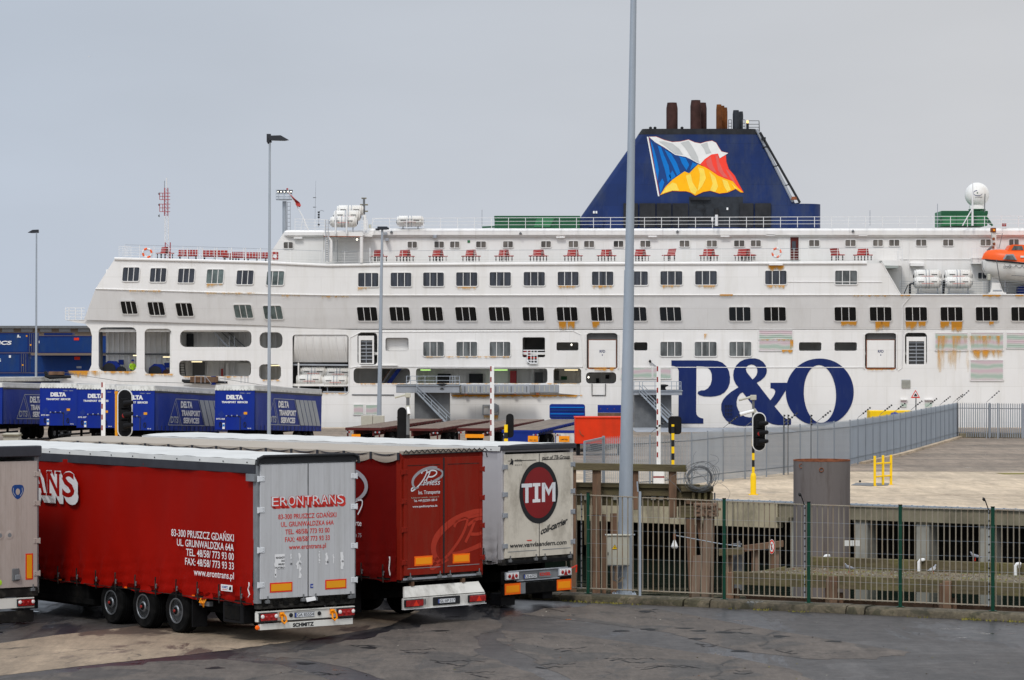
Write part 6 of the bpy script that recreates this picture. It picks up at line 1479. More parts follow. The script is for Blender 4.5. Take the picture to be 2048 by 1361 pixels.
# white and rusty gear near the stern, seen above the trailers
# red and white lattice mast
lm = thing('lattice_mast', 'thin red and white lattice radio mast rising behind the ship', 'radio mast', (P(332, 0, 480).x, 480, 0)); yl = 480
def lat(px, w0, y0, y1, m, n):
    def f(mb):
        a, b = P(px-w0, y0, yl), P(px+w0, y1, yl)
        for x in (a.x, b.x):
            for dy in (0, b.x-a.x): mb.tube([V((x, yl+dy, a.z)), V((x, yl+dy, b.z))], .05, m, n=4)
        for i in range(n):
            z0 = a.z+(b.z-a.z)*i/n; z1 = a.z+(b.z-a.z)*(i+1)/n; mb.tube([V((a.x, yl, z0)), V((b.x, yl, z1)), V((a.x, yl, z1))], .035, m, n=3)
    return f
part('mast_section', lm, lat(332, 3.4, 376, 432, 'ladder_red', 9)); part('mast_section', lm, lat(333, 3.4, 432, 485, 'print_white', 8)); part('mast_section', lm, lat(335, 5, 485, 700, 'ladder_red', 20))
def cages(mb):
    for y0, y1 in ((387, 400), (409, 424)):
        a, b = P(320, y0, yl), P(332, y1, yl)
        for z in (a.z, (a.z+b.z)/2, b.z): mb.tube([V((a.x, yl-.4, z)), V((b.x+.7, yl-.4, z))], .06, 'ladder_red', n=4)
        for x in (a.x, (a.x+b.x)/2): mb.tube([V((x, yl-.4, a.z)), V((x, yl-.4, b.z))], .06, 'ladder_red', n=4)
    for y in (388, 410, 432): q = P(319, y, yl); mb.lathe([(.25, 0), (.1, .2)], q, (-1, 0, 0), 'steel_dark', n=8)
part('platform', lm, cages); part('antenna', lm, lambda mb: (mb.cyl(P(333, 376, yl), P(333, 356, yl), .09, 'print_white', n=6), mb.cyl(P(329, 376, yl), P(329, 362, yl), .05, 'steel_dark', n=4)))
# floodlight tower behind the ship
ft = thing('floodlight_tower', 'grey floodlight tower with a round platform of lamps behind the stern deck', 'floodlight tower', (P(569, 0, 560).x, 560, 0)); yf = 560
part('pole', ft, lambda mb: mb.tube([V((P(571, 0, yf).x, yf, 0)), P(569, 403, yf)], [.6, .38], 'steel', n=10))
def pf_(mb):
    c = P(568, 400, yf); r = 1.45
    for z in (0, .55, 1.1): mb.tube([c+V((r*cos(a), r*sin(a), z)) for a in [k*pi/8 for k in range(17)]], .05, 'steel', n=4)
    mb.lathe([(r, 0), (r, .15)], c, (0, 0, 1), 'steel', n=20)
    for k in range(8): a = k*pi/4; mb.tube([c+V((r*cos(a), r*sin(a), 0)), c+V((r*cos(a), r*sin(a), 1.9))], .04, 'steel', n=4)
part('platform', ft, pf_)
for i, x in enumerate((556, 562, 569, 576, 582)):
    part('floodlight', ft, lambda mb, x=x, i=i: (mb.plate([[P(x-3, 380.5, yf-1)+V((0, 0, 0)), P(x+3.4, 380.5, yf-1), P(x+2.2+(2-i)*.6, 387.5, yf-1), P(x-2.2+(2-i)*.6, 387.5, yf-1)]], (0, .6, 0), 'lamp_head'), mb.lathe([(.12, 0), (.1, .02)], P(x, 384, yf-1), (0, -1, 0), 'bulb', n=8)))
part('ladder', ft, lambda mb: ([mb.tube([P(x, 404, yf), P(x, 470, yf)], .04, 'steel_dark', n=4) for x in (575, 580.5)], [mb.tube([P(575, y, yf), P(580.5, y, yf)], .035, 'steel_dark', n=3) for y in range(405, 470, 8)]))
# ------------------------------------------------------------------ the ferry
YS = 245.0; K = YS/F
def Ysh(py):          # depth of the side plating by height: the grey band leans outwards, the strip above it is vertical
    if py >= 660: return YS
    if py >= 590: return YS-.95*(660-py)/70
    return YS-.95
def SH(px, py, d=0.0): return P(px, py, Ysh(py)+d)
ship = thing('ferry', 'huge white passenger ferry with dark blue lettering and blue funnel moored at the quay', 'ferry', (P(1200, 0, YS+12).x, YS+12, -2.6))
def plate2(name, outer, holes, mtl, d=0.0, th=.12, edge=None, label=None, Yf=SH, par=None):
    def f(mb): mb.plate([[Yf(x, y, d) for x, y in l] for l in [outer]+holes], (0, th, 0), mtl, edge)
    return part(name, par or ship, f, label=label)
H = []          # openings in the lower side
openings = [(197, 655, 273, 743, 10), (289, 658, 343, 748.5, 9), (360, 661, 503, 694.5, 11), (358, 721.5, 502, 753, 8), (519, 665, 565, 696.5, 11), (518, 729, 562, 760, 9),
            (585, 670, 697, 787, 6), (715, 666, 754.5, 730, 7), (771, 676, 817, 702.5, 4), (707, 736.5, 820, 767, 8), (832, 737, 1095, 767, 6),
            (1045, 675, 1090, 715, 3), (1113, 685, 1157, 701.5, 3), (1268, 685, 1295, 701.5, 3), (1598, 685, 1643, 702, 3), (1669, 685, 1714, 702, 3),
            (1172, 666.5, 1236, 739, 8), (1729, 666.5, 1794.5, 740, 8), (1810, 666, 1854, 731, 7), (1172, 745, 1232.5, 767.5, 7)]
opl = [rr(*o) for o in openings]
opl.append([(1107, 741), (1110, 737), (1159, 737), (1162.5, 741), (1162.5, 765), (1159, 767), (1159, 777), (1112, 777), (1107, 766)])
C_out = [(168, 640), (359, 646), (520, 651), (650, 658), (720, 660), (2300, 660), (2300, 930), (118, 930), (119, 775), (130, 752), (165, 748), (178, 742), (183, 730), (184, 672), (180, 658), (172, 650)]
def split_plate(name, outer, holes, mtl, **k): return plate2(name, outer, holes, mtl, **k)
# split the lower side in two plates so that the triangulation stays clean
hl = [h for h in opl if max(p[0] for p in h) < 700]; hr = [h for h in opl if min(p[0] for p in h) > 700]
CL = [(168, 640), (359, 646), (520, 651), (650, 658), (704, 660), (704, 930), (118, 930), (119, 775), (130, 752), (165, 748), (178, 742), (183, 730), (184, 672), (180, 658), (172, 650)]
CR = [(704, 660), (2300, 660), (2300, 930), (704, 930)]
def SL(px, py, d=0.0): return P(px, py, YS+d)
plate2('hull', CL, hl, 'ship_white', Yf=SL, th=.30); plate2('hull', CR, hr, 'ship_white', Yf=SL, th=.30)
plate2('upper_side', [(191, 578), (520, 588), (672, 591), (2300, 590), (2300, 660), (650, 658), (520, 651), (359, 646), (168, 640)], [], 'ship_grey')
plate2('upper_side', [(229, 519), (520, 526), (650, 531), (1763, 527), (1800, 590), (672, 591), (520, 588), (191, 578)], [], 'ship_white')
# ledges and seams
def ledges(mb):
    for l, r_ in (([(229, 518), (400, 522), (520, 525), (600, 529), (660, 531.5), (760, 530), (1000, 528.5), (1733, 526.5)], .13), ([(191, 578), (520, 588), (672, 591), (1900, 590), (2300, 589.5)], .05)):
        mb.tube([P(x, y, Ysh(580)-.02) for x, y in l], r_, 'ship_white', n=8)
    mb.tube([P(1763, 525, Ysh(580)), P(1801, 590, Ysh(580))], .05, 'ship_white', n=6)
part('ledge', ship, ledges)
def seams(mb):
    r = .035
    for l in ([(722, 664.5), (1147, 662.5), (1162, 670), (1166, 735)], [(722, 664.5), (700, 676), (697, 784), (690, 790)], [(700, 736), (714, 733.5), (1165, 734)], [(1300, 735), (1728, 735.2)], [(1573, 564), (1764, 564.5)], [(1822, 592), (1805, 612), (1804, 736), (1796, 742)], [(704, 790), (788, 790.5)]):
        mb.tube([P(x, y, (Ysh(y) if y < 600 else Ysh(y))-.02) for x, y in l], r if l[0][0] != 704 else .05, 'steel_dark' if l[0][0] == 704 else 'ship_grey', n=5)
part('seam', ship, seams)
# decks and inner walls
def slabs(mb):
    for py, x0, x1 in ((531, 235, 1795), (592, 200, 2300), (658, 186, 2300)):
        a, b = P(x0, py, YS), P(x1, py, YS); mb.box(a.x, b.x, YS-.6 if py < 600 else YS+.31, YS+24, a.z-.25, a.z-.05, 'deck_green' if py < 600 else 'inner')
    for py, x0, x1 in ((709, 352, 575), (705, 703, 2300), (733, 700, 2300), (768, 130, 2300)):
        a, b = P(x0, py, YS), P(x1, py, YS); mb.box(a.x, b.x, YS+.31, YS+3.6, a.z-.2, a.z, 'inner')
part('deck', ship, slabs)
def core(mb):
    a, b = P(212, 528, YS+3.6), P(2300, 528, YS+3.6); z0 = P(0, 905, YS).z
    mb.box(P(212, 0, YS+3.6).x, b.x, YS+3.6, YS+23.5, z0, P(0, 532, YS+3.6).z-.3, 'inner')
    x = 216
    while x < 1240:
        q = P(x, 0, YS+3.5).x; mb.box(q-.05, q+.05, YS+3.45, YS+3.6, P(0, 768, YS+3.5).z, P(0, 660, YS+3.5).z, 'ship_grey'); x += 10.5
part('inner_wall', ship, core)
def bulk(mb):      # cross bulkheads inside the mooring decks
    for px in (347, 575, 702, 826, 1100, 1168, 1245, 760):
        q = P(px, 0, YS+2).x; mb.box(q-.1, q+.1, YS+.31, YS+3.59, P(0, 768, YS).z, P(0, 660, YS).z-.06, 'inner')
    # stern end and far side
    pts = [(229, 519), (191, 578), (168, 640)]
    l = [P(x, y, YS) for x, y in pts]
    for p, q in zip(l, l[1:]): mb.add([p+V((.1, .1, 0)), q+V((.1, .1, 0)), q+V((.1, 24, 0)), p+V((.1, 24, 0))], [(0, 1, 2, 3)], 'ship_grey')
    a = P(119, 755, YS); mb.box(a.x, a.x+.3, YS+.31, YS+24, -2.6, a.z, 'ship_white'); mb.box(P(772, 0, YS).x, P(816, 0, YS).x, YS+.6, YS+.7, P(0, 702, YS).z, P(0, 677, YS).z, 'ship_grey'); mb.box(P(119, 0, YS).x, P(352, 0, YS).x, YS+.31, YS+24, P(0, 772, YS).z, P(0, 768, YS).z, 'inner')
    mb.box(P(210, 0, YS).x, P(2300, 0, YS).x, YS+23.6, YS+24, -2.6, P(0, 592, YS).z, 'ship_white')
part('bulkhead', ship, bulk)
def pipes(mb):
    for x0, x1, y in ((205, 271, 708), (290, 343, 709)): mb.tube([P(x0, y, YS+3.1), P(x1, y, YS+3.1)], .07, 'steel_dark', n=6)
    mb.tube([P(201, 658, YS+3), P(201, 742, YS+3)], .10, 'inner_dark', n=6); mb.tube([P(204, 665, YS+3), P(204, 742, YS+3)], .06, 'inner_dark', n=6)
    for x in (362, 371): mb.tube([P(x-3, 725, YS+1.5), P(x, 752, YS+1.5)], .04, 'ink', n=4)
    for i in range(5): mb.tube([P(359, 728+i*5, YS+1.5), P(369, 728+i*5, YS+1.5)], .03, 'ink', n=4)
part('pipe', ship, pipes)
def stairs_in(mb):
    def st(x0, y0, x1, y1, m, d, w=.10):
        for dd_ in (0, .8): mb.tube([P(x0, y0, YS+d+dd_), P(x1, y1, YS+d+dd_)], w, m, n=4)
        for k in range(12): t = k/12; mb.tube([P(x0+(x1-x0)*t, y0+(y1-y0)*t, YS+d), P(x0+(x1-x0)*t, y0+(y1-y0)*t, YS+d+.8)], .04, m, n=4)
    st(424, 661, 458, 696, 'steel_dull', 2); st(440, 661, 476, 696, 'steel_dark', 2.4, .06); st(452, 661, 492, 696, 'steel_dark', 2.6, .05)
    for x in (437, 459, 469): mb.tube([P(x, 672, YS+1.9), P(x, 696, YS+1.9)], .05, 'print_grey', n=4)
    st(800, 736, 777, 768, 'flat_blue', 2, .22); st(786, 736, 764, 768, 'steel_dull', 1.9, .05); st(780, 740, 760, 768, 'wood_rust', 1.8, .05)
part('stair', ship, stairs_in)
def _lk(a):
    x0, x1, y0, y1, m_ = a; p, q = P(x0, y0, YS+3.2), P(x1, y1, YS+3.2); part('locker', ship, lambda mb: mb.box(p.x, q.x, YS+3.2, YS+3.4, q.z, p.z, m_))
def darkbits():      # doors, lockers, cable reels seen inside
    for x0, x1, y0, y1, m_ in ((373, 387, 668, 695, 'ink'), (385, 409, 724, 752, 'inner_dark'), (452, 457, 728, 756, 'inner'), (477, 500, 726, 756, 'inner'), (1020, 1033, 742, 768, 'ladder_red'), (875, 902, 748, 768, 'ink'), (938, 966, 748, 768, 'ink'), (1070, 1086, 745, 768, 'inner_dark'),
                                (442, 446, 738, 757, 'redbright'), (1122, 1134, 753, 760, 'dkgreen'), (1211, 1218, 750, 758, 'ink'), (1192, 1198, 757, 766, 'ink'), (1110, 1118, 742, 760, 'inner_dark'), (325, 343, 722, 748, 'inner'), (530, 541, 733, 760, 'ship_grey'), (1050, 1090, 676, 712, 'inner_dark')):
        _lk((x0, x1, y0, y1, m_))
darkbits()
for x0, x1, y, m_ in ((266, 274, 711.5, 'tube_yellow'), (326, 343, 714.5, 'tube_yellow'), (383, 404, 724, 'tube_yellow'), (541, 561, 731.5, 'tube_yellow'), (841, 861, 740.5, 'tube_green'), (988, 1015, 740.5, 'tube_green'), (1129, 1156, 740.5, 'tube_yellow')):
    part('strip_light', ship, lambda mb, a=(x0, x1, y, m_): (lambda p, q: mb.box(p.x, q.x, YS+2.0, YS+2.12, p.z-.04, p.z+.04, a[3]))(P(a[0], a[2], YS+2), P(a[1], a[2], YS+2)))
part('bulb', ship, lambda mb: [mb.lathe([(.02, -.09), (.09, 0), (.02, .09)], P(x, y, YS+(-.4 if x < 700 else 1.0)), (0, 0, 1), 'bulb', n=8) for x, y in ((1143, 690), (1220, 673), (1177, 755))])
# winches in the stern
def winch(mb, x, y, s=1.0, twin=False):
    c = P(x, y, YS+1.6); u = K*s
    mb.plate([[c+V((a*u, 0, b*u)) for a, b in ((-22, -14), (-20, 6), (-10, 14), (6, 13), (14, 2), (14, -14))]], (0, .8, 0), 'flat_blue')
    mb.lathe([(13*u, -.4), (13*u, -.2), (9*u, -.2), (9*u, .3), (13*u, .3), (13*u, .5)], c+V((-6*u, -.2, -3*u)), (0, 1, 0), 'ink', n=20)
    mb.lathe([(9*u, -.3), (9*u, .4)], c+V((16*u, .1, -6*u)), (0, 1, 0), 'pipe_rust' if twin else 'ink', n=16); mb.box(c.x+8*u, c.x+18*u, c.y+.9, c.y+1.3, c.z+6*u, c.z+16*u, 'flat_blue')
mb = MB(); winch(mb, 226, 736); tag(mb.build('mooring_winch'), 'blue mooring winch in the large square stern opening', 'winch')
mb = MB(); winch(mb, 318, 742, 1.0, True); tag(mb.build('mooring_winch'), 'blue mooring winch with a rusty drum in the second stern opening', 'winch')
# crew member in the stern opening
px_, zf_ = P(265, 0, YS+2.2).x, P(0, 764, YS+2.2).z
bj = {'pel': ((0, 0, .92), .15), 'w': ((0, 0, 1.08), .14), 'ch': ((0, -.02, 1.32), .19), 'nk': ((0, -.02, 1.48), .065), 'hd': ((0, -.03, 1.62), .10), 'ht': ((0, -.02, 1.72), .075),
      'sL': ((-.19, 0, 1.40), .08), 'eL': ((-.27, -.05, 1.14), .055), 'hL': ((-.24, -.25, 1.0), .035), 'sR': ((.19, 0, 1.40), .08), 'eR': ((.28, -.05, 1.14), .055), 'hR': ((.24, -.26, .98), .035),
      'kL': ((-.11, -.02, .50), .085), 'aL': ((-.12, .02, .08), .055), 'tL': ((-.12, -.14, .04), .04), 'kR': ((.11, -.02, .50), .085), 'aR': ((.12, .02, .08), .055), 'tR': ((.12, -.14, .04), .04)}
be = [('pel', 'w'), ('w', 'ch'), ('ch', 'nk'), ('nk', 'hd'), ('hd', 'ht'), ('ch', 'sL'), ('sL', 'eL'), ('eL', 'hL'), ('ch', 'sR'), ('sR', 'eR'), ('eR', 'hR'), ('pel', 'kL'), ('kL', 'aL'), ('aL', 'tL'), ('pel', 'kR'), ('kR', 'aR'), ('aR', 'tR')]
man = skinbody('person', bj, be, None, 'trouser', 2); man.location = (px_, YS+2.2, zf_); man.rotation_euler = (0, 0, R(35)); tag(man, 'crew member in a bright yellow-green hi-vis jacket standing in the stern opening', 'person')
me = man.data; me.materials.append(M['hivis']); me.materials.append(M['skin']); me.materials.append(M['flat_blue'])
for p in me.polygons:
    z = p.center.z; x = abs(p.center.x)
    if z > 1.68: p.material_index = 3
    elif z > 1.47: p.material_index = 2
    elif z > .95 and not (z < 1.03 and p.center.y < -.2): p.material_index = 1
    elif p.center.y < -.2 and z > .8: p.material_index = 2
part('hard_hat', man, lambda mb: mb.lathe([(.125, -.03), (.12, .02), (.10, .07), (.06, .11), (.01, .125)], (0, -.03, 1.68), (0, 0, 1), 'flat_blue', n=14), local=True)
# windows ---------------------------------------------------------------------
def window(x0, y0, x1, y1, g, sh=0, n=3, d=-.03, fr=1.2, Yf=SH, par=None, r=3.0, name='window'):
    def gl(mb): mb.plate([[Yf(x, y, d) for x, y in rr(x0, y0, x1, y1, r, 3, sh)]], (0, .06, 0), g)
    w_ = part(name, par or ship, gl)
    def fm(mb):
        o_ = rr(x0-fr, y0-fr, x1+fr, y1+fr, r+fr, 3, sh*1.05); i_ = rr(x0+.4, y0+.4, x1-.4, y1-.4, r-.3, 3, sh); k = len(o_)
        mb.plate([[Yf(x, y, d-.05) for x, y in o_], [Yf(x, y, d-.05) for x, y in i_]], (0, .08, 0), 'ship_white')
        for i in range(1, n):
            xm = x0+(x1-x0)*i/n; w2 = .65; mb.plate([[Yf(xm-w2, y0, d-.03), Yf(xm+w2, y0, d-.03), Yf(xm+w2+sh, y1, d-.03), Yf(xm-w2+sh, y1, d-.03)]], (0, .04, 0), 'ship_white')
    part('window_frame', w_, fm)
    return w_
for i, (x0, x1, y0, y1) in enumerate(((244, 279.5, 535, 563), (299, 333.5, 536.5, 564.5), (355, 390, 537.5, 566), (412, 448, 539, 567.5), (472, 508, 541, 569.5), (532, 569, 542.5, 571))):
    window(x0+2, y0, x1, y1, 'glass_green' if i in (3, 5) else 'glass_blue', sh=-2.2)
for x0, x1 in ((716, 757), (781, 823), (846, 888), (912, 955), (979, 1022), (1047, 1090), (1115, 1157.5), (1183.5, 1227), (1253, 1296), (1320.5, 1365), (1390, 1434), (1530, 1573.5), (1670, 1714.5)):
    y = 546-(x0-716)/700*4 if x0 < 1416 else 541.5; window(x0, y, x1, y+28, 'glass_blue' if x0 < 1600 else 'glass_lit')
for i, (x0, x1, y0, y1) in enumerate(((240, 271, 603, 628.5), (294, 326, 604.5, 631), (350, 383, 606.5, 633), (466, 502, 610, 636.5), (525, 562, 612, 639))):
    window(x0, y0, x1, y1, 'glass_black' if i < 3 else 'glass_green', sh=5)
for x0, x1 in ((713, 754), (778, 819), (843, 885), (909.5, 952), (976.5, 1019), (1044, 1088), (1112.5, 1155), (1180.5, 1224), (1251, 1293), (1318.5, 1362.5), (1457.5, 1502), (1527.5, 1572.5), (1668.5, 1713), (1739, 1784), (1810, 1855), (1880.5, 1926), (1951, 1997), (2022, 2068)):
    window(x0, 614.5, x1-1, 642.5, 'glass_black', sh=3.2 if x0 < 1000 else (2.2 if x0 < 1400 else .8))
for x0, x1 in ((846, 888), (912.5, 954.5), (979, 1021), (1320.5, 1364), (1389, 1433.5), (1458.5, 1503)): window(x0, 684, x1, 713, 'glass_lit', Yf=SL)
# exits with hatches, recessed
for x0, x1 in ((1177.5, 1232), (1734, 1789)):
    def f(mb, x0=x0, x1=x1):
        a, b = P(x0, 681, YS+.1), P(x1, 735.5, YS+.1); mb.cbox(a.x, b.x, YS+.1, YS+.2, b.z, a.z, .03, 'ship_white'); mb.box(a.x-.06, b.x+.06, YS+.21, YS+.29, b.z-.05, a.z+.05, 'rust')
        a2, b2 = P(x0-5, 668, YS+2), P(x1+5, 739, YS+2); mb.box(a2.x, b2.x, YS+.30, YS+.305, b2.z, a2.z, 'inner_dark')
        c = P((x0+x1)/2, 706, YS+.09); mb.text('RFD', c, Ux, Uz, 'logo_navy', h=.22, w=.45, bold=.02, align='c'); mb.lathe([(.05, 0), (.04, .01)], c+V((0, 0, -.18)), (0, -1, 0), 'logo_navy', n=8)
        for yy in (737.5,): mb.tube([P(x0-4, yy, YS+.2), P(x1+4, yy, YS+.2)], .06, 'rust', n=5)
        mb.tube([P(x0-5.5, 669, YS-.05), P(x0-5.5, 738, YS-.05)], .06, 'ship_white', n=6); mb.tube([P(x1+4.5, 669, YS-.05), P(x1+4.5, 738, YS-.05)], .06, 'ship_white', n=6)
    part('hatch', ship, f)
for x0, x1, y0, y1 in ((717, 748, 672, 728.5), (1813, 1852, 674, 731)):
    def f(mb, x0=x0, x1=x1, y0=y0, y1=y1):
        q = lambda x, y, d=.02: P(x, y, YS+d)
        o_ = [q(x0, y0), q(x1, y0), q(x1, y1), q(x0, y1)]; i_ = [q(x0+4.5, y0+9), q(x1-3.5, y0+9), q(x1-3.5, y1-2), q(x0+4.5, y1-2)]
        mb.plate([o_, i_], (0, .12, 0), 'ship_white'); a, b = q(x0+4, y0+8, .26), q(x1-3, y1-1, .26); mb.box(a.x, b.x, YS+.26, YS+.3, b.z, a.z, 'inner_dark')
        n = 6
        for k in range(n): y = y0+12+(y1-y0-14)*k/n; mb.tube([q(x0+4, y, .16), q(x1-3, y, .16)], .05, 'steel_dull', n=4)
        mb.tube([q((x0+x1)/2, y0+9, .16), q((x0+x1)/2, y1-2, .16)], .04, 'steel_dull', n=4)
    part('vent', ship, f)
# painted grille panels
for x0, y0, x1, y1 in ((1518, 660.5, 1585, 681), (1518, 681.8, 1585, 702), (1870, 666, 1935.5, 702), (1941, 665.5, 2007, 702), (2012.5, 666, 2078, 697), (1940.5, 720.5, 2006.5, 762), (1242, 735.5, 1304, 758), (1306, 735.5, 1342, 758), (707, 809.5, 727, 830), (731.5, 810, 755, 830)):
    def f(mb, x0=x0, x1=x1, y0=y0, y1=y1):
        a, b = SL(x0, y0), SL(x1, y1); mb.box(a.x, b.x, YS-.05, YS, b.z, a.z, 'grille_paint')
        z = b.z+.08
        while z < a.z-.05: mb.box(a.x+.02, b.x-.02, YS-.08, YS-.05, z, z+.05, 'grille_paint'); z += .16
        for p_, q_ in (((x0, y0), (x1, y0)), ((x0, y1), (x1, y1)), ((x0, y0), (x0, y1)), ((x1, y0), (x1, y1))): mb.tube([SL(*p_, -.05), SL(*q_, -.05)], .04, 'ship_grey', n=4)
    part('grille', ship, f)
def grl(mb):
    a, b = SL(1803, 760), SL(1820.5, 776.5); mb.box(a.x, b.x, YS-.04, YS, b.z, a.z, 'steel_dull')
    for i in range(7): z = b.z+(a.z-b.z)*i/7; mb.box(a.x, b.x, YS-.08, YS-.04, z, z+.05, 'box_beige')
    a, b = SL(1449, 810), SL(1465, 833); mb.box(a.x, b.x, YS-.05, YS+0, b.z, a.z, 'ink')
    for i in range(6): x = a.x+(b.x-a.x)*i/5; mb.box(x-.03, x+.03, YS-.08, YS-.05, b.z, a.z, 'logo_navy')
    for i in range(4): z = b.z+(a.z-b.z)*i/3; mb.box(a.x, b.x, YS-.09, YS-.05, z-.03, z+.03, 'logo_navy')
part('grille', ship, grl)
# small open platform with rails in the side (x about 1067)
def bask(mb):
    a, b = P(1046, 698, YS-.1), P(1089, 714, YS-.1)
    mb.plate([[SL(x, y, -.02) for x, y in ((1054, 714), (1075, 714), (1075, 727), (1072, 728.5), (1058, 728.5), (1054, 725))]], (0, .04, 0), 'inner_dark')
    for y in (701, 706): mb.tube([P(1046, y, YS-.1), P(1089, y, YS-.1)], .05, 'print_white', n=4)
    for x in (1054.5, 1062, 1068, 1074.5): mb.tube([P(x, 700, YS-.12), P(x, 726, YS-.12)], .05, 'print_white', n=4)
    for y in (711, 716, 721): mb.tube([P(1054.5, y, YS-.12), P(1074.5, y, YS-.12)], .045, 'print_white' if y != 716 else 'refl_red', n=4)
    mb.tube([P(1054, 722, YS-.14), P(1060, 727, YS-.14), P(1075, 727, YS-.14)], .07, 'print_white', n=4)
    mb.box(P(1047, 0, YS).x, P(1053, 0, YS).x, YS+.4, YS+.5, P(0, 712, YS).z, P(0, 702, YS).z, 'ladder_red'); mb.box(P(1056, 0, YS).x, P(1063, 0, YS).x, YS-.02, YS+.1, P(0, 724, YS).z, P(0, 700, YS).z, 'ladder_red')
part('side_platform', ship, bask)
# curved white plate over the aft raft bay
def canopy(mb):
    def fn(u, v):
        x = 586+109*u+ v*0; y = 671+v*54; d = .10+.7*v*v
        return P(x+(3*(1-v) if u < .1 else 0), y, YS+d)
    mb.grid(fn, 28, 8, 'ship_white')
    for i in range(7):
        x = 593+i*15.5; mb.tube([P(x+1, 673, YS+.08), P(x+3, 698, YS+.24), P(x+8, 724, YS+.78)], .07, 'ship_white', n=5)
    mb.tube([P(586, 730, YS+.5), P(696, 731, YS+.5)], .08, 'steel_dull', n=5); mb.tube([P(597, 726, YS+.4), P(597, 786, YS+.4)], .08, 'ship_white', n=5)
    mb.box(P(586, 0, YS+3).x, P(697, 0, YS+3).x, YS+3, YS+3.1, P(0, 790, YS).z, P(0, 722, YS).z, 'inner_dark')
    mb.tube([P(646, 784.5, YS+.2), P(697, 785, YS+.2)], .07, 'steel_dull', n=5)
part('canopy', ship, canopy)
# big letters
def z6(l): return [(1240+x*.19104, 640+y*.19104) for x, y in l]
Pp = [(538, 425), (960, 425), (1020, 430), (1070, 448), (1112, 485), (1140, 535), (1152, 600), (1150, 660), (1130, 715), (1095, 760), (1050, 788), (1000, 801), (950, 806), (880, 803), (830, 790), (812, 770), (820, 750), (850, 739), (885, 738), (920, 718), (948, 680), (961, 630), (960, 570), (945, 528), (915, 500), (870, 488), (800, 486), (797, 960), (803, 995), (820, 1015), (845, 1028), (873, 1034), (873, 1087), (585, 1087), (598, 1050), (612, 1000), (615, 540), (608, 512), (592, 494), (570, 485), (538, 482)]
def logo(mb):
    f = lambda l, d=-.03: [SL(x, y, d) for x, y in l]
    mb.plate([f(z6(Pp))], None, 'logo_navy')
    za = lambda l: [(1430+x*.12492, 700+y*.12492) for x, y in l]
    A = [(375, 600), (330, 545), (300, 480), (291, 410), (300, 330), (340, 250), (400, 190), (470, 155), (560, 138), (640, 137), (710, 155), (770, 195), (812, 250), (830, 320), (826, 375), (795, 435), (735, 490), (668, 528), (885, 808), (925, 760), (955, 710), (965, 670), (955, 640), (930, 622), (888, 615), (888, 528), (1165, 528), (1165, 650), (1130, 655), (1090, 720), (1040, 800), (990, 865), (952, 905), (1040, 1010), (1090, 1070), (1130, 1100), (1165, 1108), (1218, 1105), (1218, 1198), (1100, 1207), (1000, 1205), (920, 1190), (850, 1160), (790, 1120), (700, 1190), (600, 1213), (470, 1222), (350, 1212), (260, 1185), (180, 1130), (125, 1055), (98, 960), (100, 870), (130, 800), (180, 740), (260, 672)]
    h1_ = [(600, 475), (635, 445), (665, 405), (678, 360), (676, 310), (655, 265), (620, 242), (580, 235), (535, 248), (505, 275), (495, 315), (510, 360)]
    h2_ = [(443, 680), (400, 705), (362, 760), (345, 830), (350, 900), (375, 970), (420, 1030), (480, 1070), (550, 1082), (620, 1075), (680, 1050), (715, 1020), (660, 960)]
    mb.plate([f(za(A)), f(za(h1_)), f(za(h2_))], None, 'logo_navy')
    O1 = [(1639.5+68*(abs(cos(a))**.97)*(1 if cos(a) > 0 else -1), 784.7+67.2*sin(a)) for a in [2*pi*i/60 for i in range(60)]]
    O2 = [(1639.8+32.2*cos(a)-3.5*sin(a)*-.0, 788.3+57.8*sin(a)) for a in [2*pi*i/48 for i in range(48)]]
    O2 = [(x+(y-788)*.035, y) for x, y in O2]
    mb.plate([f(O1, -.035), f(O2, -.035)], None, 'logo_navy')
part('lettering', ship, logo, smooth=False)
# shell door seen behind the flatbeds is part of them; draught lines and fenders
def fender(mb):
    a, b = P(900, 770, YS-.45), P(1160, 787, YS-.45)
    a = P(900, 770, YS-.45); b = P(1118, 786, YS-.45); mb.cbox(a.x, b.x, YS-.45, YS-.02, b.z, a.z, .05, 'steel_dull')
    for i in range(22): x = a.x+(b.x-a.x)*i/22; mb.box(x, x+.06, YS-.48, YS-.45, b.z+.1, a.z-.06, 'steel_dark' if i % 5 == 2 else 'box_beige')
    a, b = P(1118, 771, YS-.2), P(1160, 791, YS-.2); mb.plate([[V((a.x, YS-.40, b.z+.15)), V((b.x, YS-.05, b.z)), V((b.x, YS-.05, a.z)), V((a.x, YS-.40, a.z))]], (0, .04, 0), 'ship_white')
    for x in (932, 1030, 1075): q = P(x, 789, YS-.3); mb.box(q.x-.12, q.x+.12, YS-.45, YS-.2, q.z-.05, q.z+.12, 'rust')
part('rubbing_strake', ship, fender)
